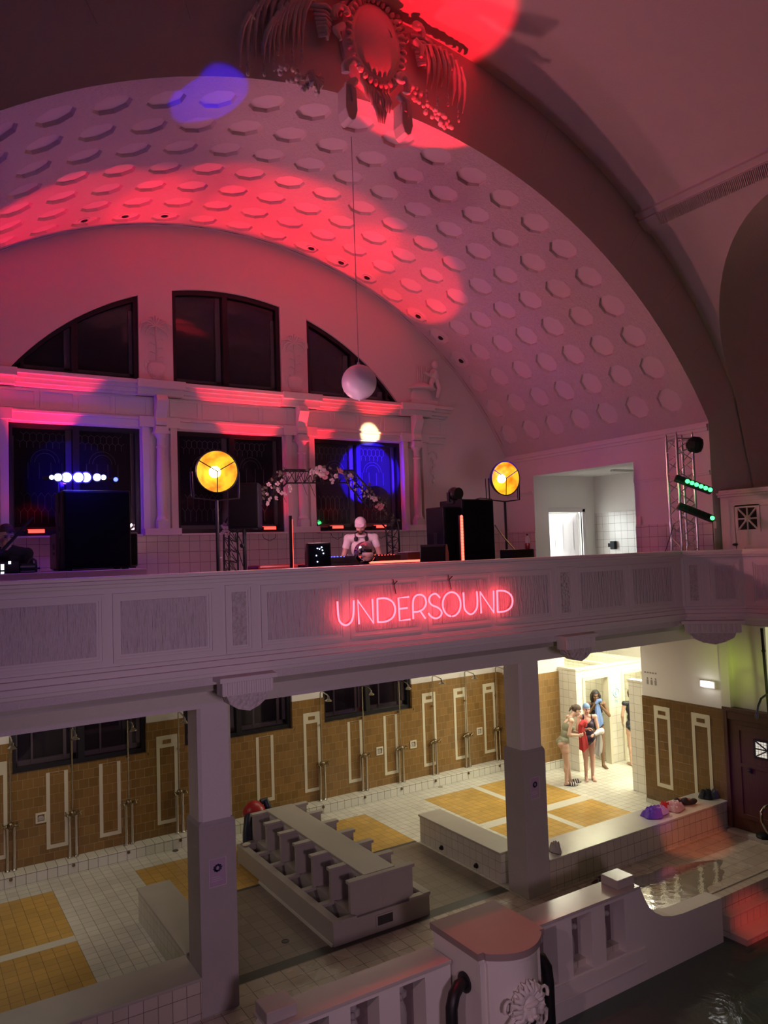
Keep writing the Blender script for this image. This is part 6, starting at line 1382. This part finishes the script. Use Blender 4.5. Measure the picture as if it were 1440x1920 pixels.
def head(B, c, M, k=1.0, female=True):
    g = lambda x, y, z: V(c)+M@(V((x, y, z))*k)
    B.ell('head', g(0, .012, .035), (.072*k, .090*k, .085*k), M); B.ell('head', g(0, -.018, -.025), (.060*k, .070*k, .085*k), M)
    B.ell('head', g(0, -.045, -.075), (.036*k, .036*k, .034*k), M)
    B.cap('nose', g(0, -.088, .012), g(0, -.104, -.022), .008*k, .012*k)
    B.ell('head', g(0, -.078, .030), (.050*k, .014*k, .010*k), M); B.ell('head', g(0, -.083, -.052), (.024*k, .012*k, .010*k), M)
    for s in (-1, 1): B.ell('ear', g(s*.074, .012, -.002), (.010*k, .020*k, .032*k), M); B.ell('head', g(s*.035, -.068, -.022), (.022*k, .018*k, .022*k), M)
    return g
def face(parent, g, M, k, lip, brow):
    m = MB()
    for s in (-1, 1): m.sph(g(s*.030, -.083, .012), (.013*k, .007*k, .006*k), 8, 6, M)
    obj('eye', m, EYE, parent, world=False, smooth=60)
    m = MB(); m.sph(g(0, -.094, -.050), (.022*k, .006*k, .007*k), 10, 6, M); obj('mouth', m, lip, parent, world=False, smooth=60)
    m = MB()
    for s in (-1, 1): m.tube([g(s*.014, -.089, .030), g(s*.030, -.090, .036), g(s*.046, -.080, .030)], .004*k, 5)
    obj('eyebrow', m, brow, parent, world=False)
EYE = plain('dark_eye', (.02, .015, .012), .3)
SK1 = plain('light_skin', (.62, .40, .30), .55); SK2 = plain('pink_skin', (.64, .38, .30), .55); SK3 = plain('dark_skin', (.20, .105, .055), .5); SK4 = plain('tan_skin', (.55, .34, .24), .55)
LIP = plain('lip', (.42, .13, .12), .5); LIPD = plain('dark_lip', (.16, .06, .05), .5)
HB = plain('brown_hair', (.07, .038, .022), .6, bump=.5, scale=90); HK = plain('black_hair', (.012, .010, .010), .45, bump=.4, scale=90)
OLV = plain('olive_swimsuit', (.24, .24, .16), .6); NVY = plain('dark_plum_swimsuit', (.035, .022, .05), .5); BKS = plain('black_swimsuit', (.012, .012, .014), .5)
CAPB = plain('blue_swim_cap', (.16, .27, .46), .4); WHT = plain('white_cloth', (.72, .66, .66), .9); CAPP = plain('pale_cap', (.62, .50, .55), .8)
RTW = plain('red_towel', (.62, .055, .06), .95, bump=.7, scale=120); BTW = plain('blue_towel', (.17, .27, .55), .95, bump=.6, scale=120); GTW = plain('grey_white_towel', (.42, .40, .38), .95, bump=.7, scale=100)

def woman(name, label, loc, rz, k, skin, P, hip=.155, voxel=.0085, bust=1.0, feet=(0, 0)):
    """P: pelvis, chest, neck, head points; head matrix; arms and legs by joints (local metres, front is -y)"""
    t = thing(name, label, 'person', loc, rz); B = Body(); pel, che, nk, hd = [V(q) for q in (P['pelvis'], P['chest'], P['neck'], P['head'])]
    R_ = V(P.get('right', (1, 0, 0))); Mp = basis(che-pel, R_); Mc = basis(nk-che, R_)
    wai = pel.lerp(che, .50)
    B.ell('torso', pel+Mp@V((0, 0, .01)), (hip*1.03, .112*k, .125*k), Mp); B.ell('torso', wai, (.122*k*P.get('waist', 1), .092*k, .15*k), Mp); B.ell('torso', che, (.140*k, .098*k, .16*k), Mc)
    for s in (-1, 1):
        B.ell('torso', pel+Mp@V((s*.070*k, .050*k, -.045*k)), (.085*k, .078*k, .085*k), Mp)
        if bust: B.ell('torso', che+Mc@V((s*.066*k, -.078*k, -.005*k)), (.060*k*bust, .052*k*bust, .058*k*bust), Mc)
    B.cap('neck', nk+Mc@V((0, .01, -.03*k)), hd+P['hm']@V((0, .02, -.07))*k, .052*k, .046*k)
    for s, sd in ((-1, 'l'), (1, 'r')):
        sh, el, wr = [V(q) for q in P['arm_'+sd]]
        B.cap('chest_top', nk+Mc@V((s*.03, .005, -.035*k)), sh, .052*k, .047*k); B.ell('shoulder', sh, (.052*k, .052*k, .055*k))
        B.cap('arm', sh, el, .043*k, .034*k); B.cap('arm', el, wr, .035*k, .023*k); B.ell('arm', el.lerp(wr, .25), (.037*k,)*3)
        hp, kn, an, toe = [V(q) for q in P['leg_'+sd]]
        B.cap('leg', hp, kn, .086*k, .053*k); B.ell('leg', hp.lerp(kn, .25), (.084*k, .088*k, .12*k)); B.cap('leg', kn, an, .050*k, .032*k); B.ell('leg', kn.lerp(an, .30)+V((0, .012, 0)), (.048*k, .052*k, .09*k))
        fd = (toe-an); fd.z = 0; fl = fd.length; fd.normalize()
        B.ell('foot', an-fd*.02+V((0, 0, -an.z+.030)), (.030*k, .034*k, .030*k)); B.cap('foot', V((an.x, an.y, .045)), V((toe.x, toe.y, .022))-fd*.03, .034*k, .026*k); B.cap('foot', an, V((an.x, an.y, .04))+fd*.02, .034*k, .034*k)
        sx_ = V((-fd.y, fd.x, 0))
        for q in range(5): b0 = V((toe.x, toe.y, .018))-fd*(.035+.005*q)+sx_*s*(.026-.014*q)*(1); B.cap('foot', b0, b0+fd*(.032-.003*q), .012*k, .009*k)
        d, n, sgn, cu = P['hand_'+sd]; hand(B, wr, d, n, sgn, cu, k)
    g = head(B, hd, P['hm'], k)
    body = B.bake('body', skin, t, voxel)
    return t, B, body, g, Mp, Mc, pel, che, nk, hd
def swimsuit(B, t, mat, Mp, Mc, pel, che, top=.10, leg=-.02, low_back=.0, straps=True, neck_w=.07, sleeves=False, hole=None, name='swimsuit'):
    def pred(p):
        tg = B.near(p)
        if tg in ('arm', 'hand', 'head', 'foot', 'ear', 'nose', 'neck'): return False
        lp = Mp.transposed()@(p-pel); lc = Mc.transposed()@(p-che)
        if tg == 'leg' or lp.z < .02:
            return lp.z > leg-.10+abs(lp.x)*1.05-(.02 if lp.y > 0 else 0) and lp.z > -.20
        if tg in ('shoulder', 'chest_top'): 
            if sleeves: return abs(lc.x) > neck_w
            return straps and abs(abs(lc.x)-.085) < .014
        if lc.z > top:
            if sleeves: return abs(lc.x) > neck_w
            return straps and abs(abs(lc.x)-.085-.0*lc.z) < .014
        if lc.y > .02 and lc.z > low_back+abs(lc.x)*.25:
            if sleeves: return abs(lc.x) > .085-.02
            return straps and abs(abs(lc.x)-.085) < .014
        if lc.y < 0 and lc.z > top-.07+abs(lc.x)*.9: return straps and abs(abs(lc.x)-.085) < .014
        if hole and hole(lc): return False
        return True
    return B.shell(name, mat, t, pred, .005)
def hairshell(B, t, mat, M, hd, k, off, front=.045, back=-.08, name='hair'):
    def pred(p):
        if B.near(p) not in ('head', 'neck'): return False
        l = M.transposed()@(p-hd)/k
        if l.y < -.02: return l.z > front+(-.02-l.y)*.25
        return l.z > back+max(0, (.02-l.y))*2.2 if l.y < .02 else l.z > back
    return B.shell(name, mat, t, pred, off)
def drape(c, w, d, h, seed, top=.5, n=28, m_=22, twist=0.):
    rnd = random.Random(seed); ph = [rnd.uniform(0, 6.28) for _ in range(6)]; m = MB()
    def fn(u, v):
        a = 2*pi*u; z = 1-v; sc = top+(1-top)*min(1, v*1.8); sc *= (1 if v > .06 else v/.06) if v < .06 else 1
        f = 1+(.10+.16*v)*sin(5*a+ph[0]+2*v)+.08*sin(9*a+ph[1]-3*v)
        e = 1 if v < .97 else max(0, (1-v)/.03)
        return V((c[0]+w*cos(a)*sc*f*e+.03*sin(3*v+ph[2]), c[1]+d*sin(a)*sc*f*e, c[2]-h*v-.03*v*sin(2*a+ph[3])))
    m.grid(fn, n, m_); return m
def hm(pitch=0, yaw=0, roll=0): return Matrix.Rotation(rad(yaw), 3, 'Z')@Matrix.Rotation(rad(roll), 3, 'Y')@Matrix.Rotation(rad(pitch), 3, 'X')

# --- woman in olive, leaning forward
l = atz(1069, 1470, 0)
P = dict(pelvis=(0, .10, .86), chest=(0, .0, 1.18), neck=(0, -.085, 1.35), head=(0, -.19, 1.475), hm=hm(34, 12), waist=1.08,
  arm_l=((-.165, -.05, 1.305), (-.20, .03, 1.04), (-.10, -.19, 1.00)), arm_r=((.165, -.06, 1.305), (.21, -.04, 1.03), (.08, -.26, 1.01)),
  leg_l=((-.085, .09, .80), (-.085, .07, .43), (-.10, .10, .075), (-.11, -.11, .02)), leg_r=((.085, .09, .80), (.085, .02, .43), (.08, -.02, .075), (.09, -.23, .02)),
  hand_l=((.25, -.95, .05), (.6, .2, .1), -1, .7), hand_r=((-.35, -.9, .1), (-.6, .2, -.1), 1, .7))
T, B, body, g, Mp, Mc, pel, che, nk, hd = woman('person', 'woman in an olive swimsuit and striped slides, leaning forward beside the red towel', (l.x, l.y, 0), rad(58), 1.0, SK1, P, hip=.165)
swimsuit(B, T, OLV, Mp, Mc, pel, che, top=.11, low_back=.02); hairshell(B, T, HB, P['hm'], hd, 1, .012, .055, -.03)
m = MB(); m.sph(g(0, .095, .03), (.045, .05, .045), 12, 8); m.tube([g(0, .10, .02), g(0, .13, -.02), g(0, .13, -.09)], [.03, .025, .010], 8); obj('hair_bun', m, HB, T, world=False, smooth=60); face(T, g, P['hm'], 1, LIP, HB)
for s, lg in ((-1, P['leg_l']), (1, P['leg_r'])):
    an, toe = V(lg[2]), V(lg[3]); c = an.lerp(toe, .45); fd = (toe-an); fd.z = 0; fd.normalize(); R3 = V((0, -1, 0)).rotation_difference(fd).to_matrix()
    m = MB(); m.sph((0, 0, .0), (.050, .145, .016), 18, 6); m.v = [tuple(R3@V(q)+V((c.x, c.y, .008))) for q in m.v]; s_ = obj('slide_sole', m, BKS, T, world=False, smooth=60)
    m = MB(); mw = MB()
    for i in range(6):
        y = -.085+.022*i; (m if i % 2 else mw).tube([tuple(R3@V((.050*cos(a), y, .012+.054*sin(a)))+V((c.x, c.y, 0))) for a in [pi*j/8 for j in range(9)]], .0115, 6)
    obj('slide_strap', m, BKS, s_, world=False, smooth=60); obj('strap_stripe', mw, WHT, s_, world=False, smooth=60)
# --- woman in a blue cap holding towels
l = atz(1106, 1462, 0)
P = dict(pelvis=(.0, .0, .83), chest=(.0, .015, 1.15), neck=(0, .0, 1.325), head=(-.01, -.035, 1.465), hm=hm(14, 4, -4),
  arm_l=((-.165, .01, 1.29), (-.225, -.06, 1.04), (-.06, -.20, 1.08)), arm_r=((.165, .01, 1.29), (.215, -.03, 1.02), (.10, -.22, .98)),
  leg_l=((-.08, .0, .77), (-.065, -.02, .42), (-.07, .02, .075), (-.09, -.18, .02)), leg_r=((.08, .0, .77), (.07, -.03, .42), (.065, .02, .075), (.085, -.18, .02)),
  hand_l=((.75, -.4, .25), (.2, -.6, -.5), 1, .6), hand_r=((-.6, -.7, .1), (0, -.3, -1), 1, .6))
T, B, body, g, Mp, Mc, pel, che, nk, hd = woman('person', 'woman in a blue swim cap and dark swimsuit, hugging a red towel', (l.x, l.y, 0), rad(-36), .97, SK2, P)
swimsuit(B, T, NVY, Mp, Mc, pel, che, top=.10); face(T, g, P['hm'], .97, LIP, HB)
def cap_pred(p):
    l_ = P['hm'].transposed()@(p-hd); return B.near(p) in ('head', 'ear') and l_.z > .030+(-.02 if l_.y > 0 else .012)-(.03 if l_.y > .04 else 0)
B.shell('swim_cap', CAPB, T, cap_pred, .007)
L2 = V((l.x, l.y, 0)); RZ2 = Matrix.Rotation(rad(-36), 3, 'Z')
def wloc(p): return L2+RZ2@V(p)
p = wloc((-.155, -.20, 1.20)); t = thing('towel', 'bright red towel hanging from the arm of the woman in the blue cap', 'towel', p)
obj('towel_cloth', drape((0, 0, .02), .095, .055, .58, 5, .62), RTW, t, world=False, smooth=70); m = MB(); m.tube([(-.05, -.03, -.02), (.0, -.055, .04), (.06, -.04, .03), (.08, .0, -.06)], [.05, .06, .055, .045], 10); obj('towel_fold', m, RTW, t, world=False, smooth=70)
p = wloc((.17, -.20, 1.02)); t = thing('towel', 'grey and white towel over the other arm of the woman in the blue cap', 'towel', p)
obj('towel_cloth', drape((-.01, 0, .0), .085, .05, .46, 9, .7), GTW, t, world=False, smooth=70); m = MB(); m.tube([(-.12, -.02, -.03), (-.02, -.05, .02), (.07, -.04, .03), (.12, .0, -.02)], [.035, .05, .055, .045], 10); obj('towel_fold', m, WHT, t, world=False, smooth=70)
# --- dark-haired woman drying her face
l = atz(1122, 1437, 0)
P = dict(pelvis=(0, .0, .88), chest=(0, .01, 1.22), neck=(0, .0, 1.395), head=(0, -.035, 1.54), hm=hm(6, -4),
  arm_l=((-.175, .0, 1.355), (-.235, -.06, 1.10), (-.05, -.17, 1.36)), arm_r=((.175, .0, 1.355), (.275, -.05, 1.11), (.06, -.18, 1.37)),
  leg_l=((-.085, .0, .82), (-.10, -.01, .45), (-.12, .06, .075), (-.16, -.14, .02)), leg_r=((.085, .0, .82), (.10, -.05, .45), (.10, -.05, .075), (.14, -.25, .02)),
  hand_l=((.35, -.15, .9), (.5, -.2, -.3), -1, .9), hand_r=((-.35, -.15, .9), (-.5, -.2, -.3), 1, .9))
T, B, body, g, Mp, Mc, pel, che, nk, hd = woman('person', 'woman with a black bob and dark skin, pressing a blue towel to her face', (l.x, l.y, 0), rad(-36), 1.02, SK3, P, hip=.15)
swimsuit(B, T, BKS, Mp, Mc, pel, che, top=.10); hairshell(B, T, HK, P['hm'], hd, 1.02, .016, .055, -.09)
m = MB()
for k in range(13):
    a = rad(-25+230*k/12); m.tube([g(.066*cos(a), .015+.080*sin(a), .07), g(.088*cos(a), .015+.098*sin(a), .0), g(.090*cos(a), .01+.10*sin(a), -.09), g(.082*cos(a), .01+.09*sin(a), -.115)], [.022, .030, .028, .012], 8)
obj('bob_hair', m, HK, T, world=False, smooth=60); face(T, g, P['hm'], 1.02, LIPD, HK)
L3 = V((l.x, l.y, 0)); p = L3+Matrix.Rotation(rad(-36), 3, 'Z')@V((.02, -.205, 1.47)); t = thing('towel', 'pale blue towel held to the face of the dark-haired woman', 'towel', p)
obj('towel_cloth', drape((.01, 0, -.05), .085, .032, .50, 14, .55), BTW, t, world=False, smooth=70); m = MB(); m.tube([(-.07, .01, -.06), (-.03, -.03, .01), (.03, -.03, .01), (.07, .01, -.05)], [.03, .04, .04, .03], 10); obj('towel_fold', m, BTW, t, world=False, smooth=70)
# --- woman seen from behind
l = atz(1187, 1430, 0); l = V((l.x*.985+.06, l.y*.985, 0))
P = dict(pelvis=(0, .0, .88), chest=(0, .01, 1.22), neck=(0, .0, 1.395), head=(0, -.03, 1.535), hm=hm(8, -15),
  arm_l=((-.175, .0, 1.355), (-.22, -.02, 1.09), (-.20, -.14, .88)), arm_r=((.175, .0, 1.355), (.22, -.03, 1.09), (.17, -.18, .92)),
  leg_l=((-.08, .0, .82), (-.075, -.01, .45), (-.08, .03, .075), (-.10, -.17, .02)), leg_r=((.08, .0, .82), (.075, -.02, .45), (.075, .02, .075), (.10, -.18, .02)),
  hand_l=((.1, -.4, -.9), (1, 0, 0), -1, .4), hand_r=((-.1, -.4, -.9), (-1, 0, 0), 1, .4))
T, B, body, g, Mp, Mc, pel, che, nk, hd = woman('person', 'woman in a black open-backed swimsuit, seen from behind beside the tiled screen', l, rad(150), 1.0, SK4, P)
swimsuit(B, T, BKS, Mp, Mc, pel, che, top=.10, low_back=-.02, sleeves=True, leg=-.09, neck_w=.075); hairshell(B, T, HB, P['hm'], hd, 1, .014, .055, -.06); m = MB(); m.sph(g(0, .10, -.02), (.05, .05, .06), 12, 8); obj('hair_knot', m, HB, T, world=False, smooth=60); face(T, g, P['hm'], 1, LIP, HB)

# --- DJ
c = at(684, 1000, 9.75)
l = V((c.x, 9.86, GF))
P = dict(pelvis=(0, .0, .94), chest=(0, .0, 1.28), neck=(0, -.03, 1.475), head=(-.005, -.085, 1.615), hm=hm(24, -8), waist=1.15,
  arm_l=((-.195, -.01, 1.43), (-.275, -.04, 1.15), (-.25, -.28, 1.03)), arm_r=((.195, -.01, 1.43), (.275, -.05, 1.16), (.16, -.29, 1.06)),
  leg_l=((-.09, .0, .88), (-.10, -.01, .48), (-.10, .02, .08), (-.12, -.20, .02)), leg_r=((.09, .0, .88), (.10, -.01, .48), (.10, .02, .08), (.12, -.20, .02)),
  hand_l=((.1, -.9, -.35), (0, -.3, -1), 1, .5), hand_r=((-.25, -.9, -.2), (0, -.3, -1), -1, .5))
T, B, body, g, Mp, Mc, pel, che, nk, hd = woman('person', 'bearded DJ in a pale cap, polo shirt and headphones, looking down behind the mirror ball', l, rad(-30), 1.04, SK2, P, hip=.15, bust=0)
def shirt(p):
    tg = B.near(p)
    if tg in ('head', 'hand', 'ear', 'nose', 'foot', 'leg'): return False
    if tg == 'arm':
        for sd in 'lr':
            sh, el = V(P['arm_'+sd][0]), V(P['arm_'+sd][1]); d = el-sh; t_ = (p-sh).dot(d)/d.dot(d)
            if (p-sh-d*t_).length < .09 and t_ < .52: return True
        return False
    if tg == 'neck': return (p-nk).dot(Mc.col[2]) < .0
    return p.z > .80
B.shell('polo_shirt', WHT, T, shirt, .014)
m = MB(); cc = nk+V((0, -.01, .0)); m.tube([cc+V((.068*cos(a), -.01+.066*sin(a), .005-.02*sin(a)*-1)) for a in [2*pi*k/16 for k in range(16)]], .016, 8, True); obj('collar', m, WHT, T, world=False, smooth=60)
m = MB(); m.box(.055, .135, -.128, -.122, 1.325, 1.34); m.box(.06, .13, -.128, -.122, 1.30, 1.315); m.box(.06, .135, -.128, -.122, 1.275, 1.29); obj('chest_print', m, NAVY, T, world=False)
TR = plain('dark_trousers', (.02, .02, .03), .8); B.shell('trousers', TR, T, lambda p: B.near(p) in ('leg', 'torso') and p.z < .88 and p.z > .1, .010)
SHM = MB()
for sd in 'lr': an, toe = V(P['leg_'+sd][2]), V(P['leg_'+sd][3]); q = an.lerp(toe, .45); SHM.sph((q.x, q.y, .045), (.055, .15, .05), 16, 8)
obj('shoe', SHM, DRK, T, world=False, smooth=60)
def capp(p):
    l_ = P['hm'].transposed()@(p-hd); return B.near(p) == 'head' and l_.z > .048-(.03 if l_.y > .03 else 0)
B.shell('cap', CAPP, T, capp, .012); m = MB(); m.add([g(.07*cos(a), -.075-.0*r-.07*r*sin(a), .060-.02*r) for r in (0, 1) for a in [pi*k/10 for k in range(11)]]+[g(.07*cos(a), -.075-.07*r*sin(a), .052-.02*r) for r in (0, 1) for a in [pi*k/10 for k in range(11)]], [(k, k+1, 12+k, 11+k) for k in range(10)]+[(22+k, 33+k, 34+k, 23+k) for k in range(10)]+[(11+k, 12+k, 34+k, 33+k) for k in range(10)]); obj('cap_peak', m, CAPP, T, world=False, smooth=60)
def beard(p):
    l_ = P['hm'].transposed()@(p-hd); return B.near(p) == 'head' and l_.z < -.035 and l_.y < .0 and not (abs(l_.x) < .02 and -.062 < l_.z < -.045)
B.shell('beard', HB, T, beard, .006); face(T, g, P['hm'], 1.04, LIP, HB)
m = MB(); m.tube([nk+V((.085, -.08, -.02)), nk+V((.09, .02, .035)), nk+V((.05, .085, .055)), nk+V((-.05, .085, .055)), nk+V((-.09, .02, .035)), nk+V((-.085, -.08, -.02))], .010, 8)
for s in (-1, 1): m.lathe([(.036, -.012), (.040, 0), (.036, .014)], nk+V((s*.078, -.085, -.05)), 14, (s*.8, -.5, .1))
m.tube([nk+V((.06, -.10, -.07)), nk+V((.04, -.13, -.2)), nk+V((.02, -.16, -.42))], .004, 5); obj('headphones', m, BLK, T, world=False, smooth=60)
m = MB(); wr = V(P['arm_r'][2]); el = V(P['arm_r'][1]); m.lathe([(.032, -.02), (.032, .02)], wr.lerp(el, .1), 14, el-wr, cap=False); obj('wristband', m, BLK, T, world=False)

# --- person at the left edge
c = at(14, 1005, 9.35); l = V((c.x, 9.35, GF))
z0 = c.z-GF
P = dict(pelvis=(.12, .18, z0-.62), chest=(.05, .05, z0-.32), neck=(0, -.04, z0-.14), head=(.01, -.10, z0), hm=hm(22, 30), waist=1.15,
  arm_l=((-.19, -.02, z0-.20), (-.26, -.12, z0-.44), (-.10, -.34, z0-.50)), arm_r=((.20, -.0, z0-.20), (.25, -.12, z0-.45), (.05, -.36, z0-.46)),
  leg_l=((.03, .18, z0-.68), (-.02, .0, .46), (-.02, .10, .08), (-.05, -.12, .02)), leg_r=((.20, .18, z0-.68), (.22, .02, .46), (.22, .12, .08), (.25, -.10, .02)),
  hand_l=((.3, -.9, -.2), (0, -.3, -1), 1, .5), hand_r=((-.3, -.9, -.2), (0, -.3, -1), -1, .5))
T, B, body, g, Mp, Mc, pel, che, nk, hd = woman('person', 'short-haired person in dark clothes bending over the console at the left edge', l, rad(-20), 1.0, SK1, P, hip=.15, bust=0, voxel=.010)
B.shell('dark_top', DRK, T, lambda p: (B.near(p) in ('torso', 'shoulder', 'chest_top')) or (B.near(p) == 'arm' and p.z > z0-.46) or (B.near(p) == 'neck' and (p-nk).dot(Mc.col[2]) < 0), .014)
B.shell('trousers', TR, T, lambda p: B.near(p) in ('leg', 'torso') and p.z < z0-.55 and p.z > .1, .012); hairshell(B, T, HB, P['hm'], hd, 1, .014, .05, -.05); face(T, g, P['hm'], 1, LIP, HB)
SHM = MB()
for sd in 'lr': an, toe = V(P['leg_'+sd][2]), V(P['leg_'+sd][3]); q = an.lerp(toe, .45); SHM.sph((q.x, q.y, .045), (.055, .15, .05), 16, 8)
obj('shoe', SHM, DRK, T, world=False, smooth=60)
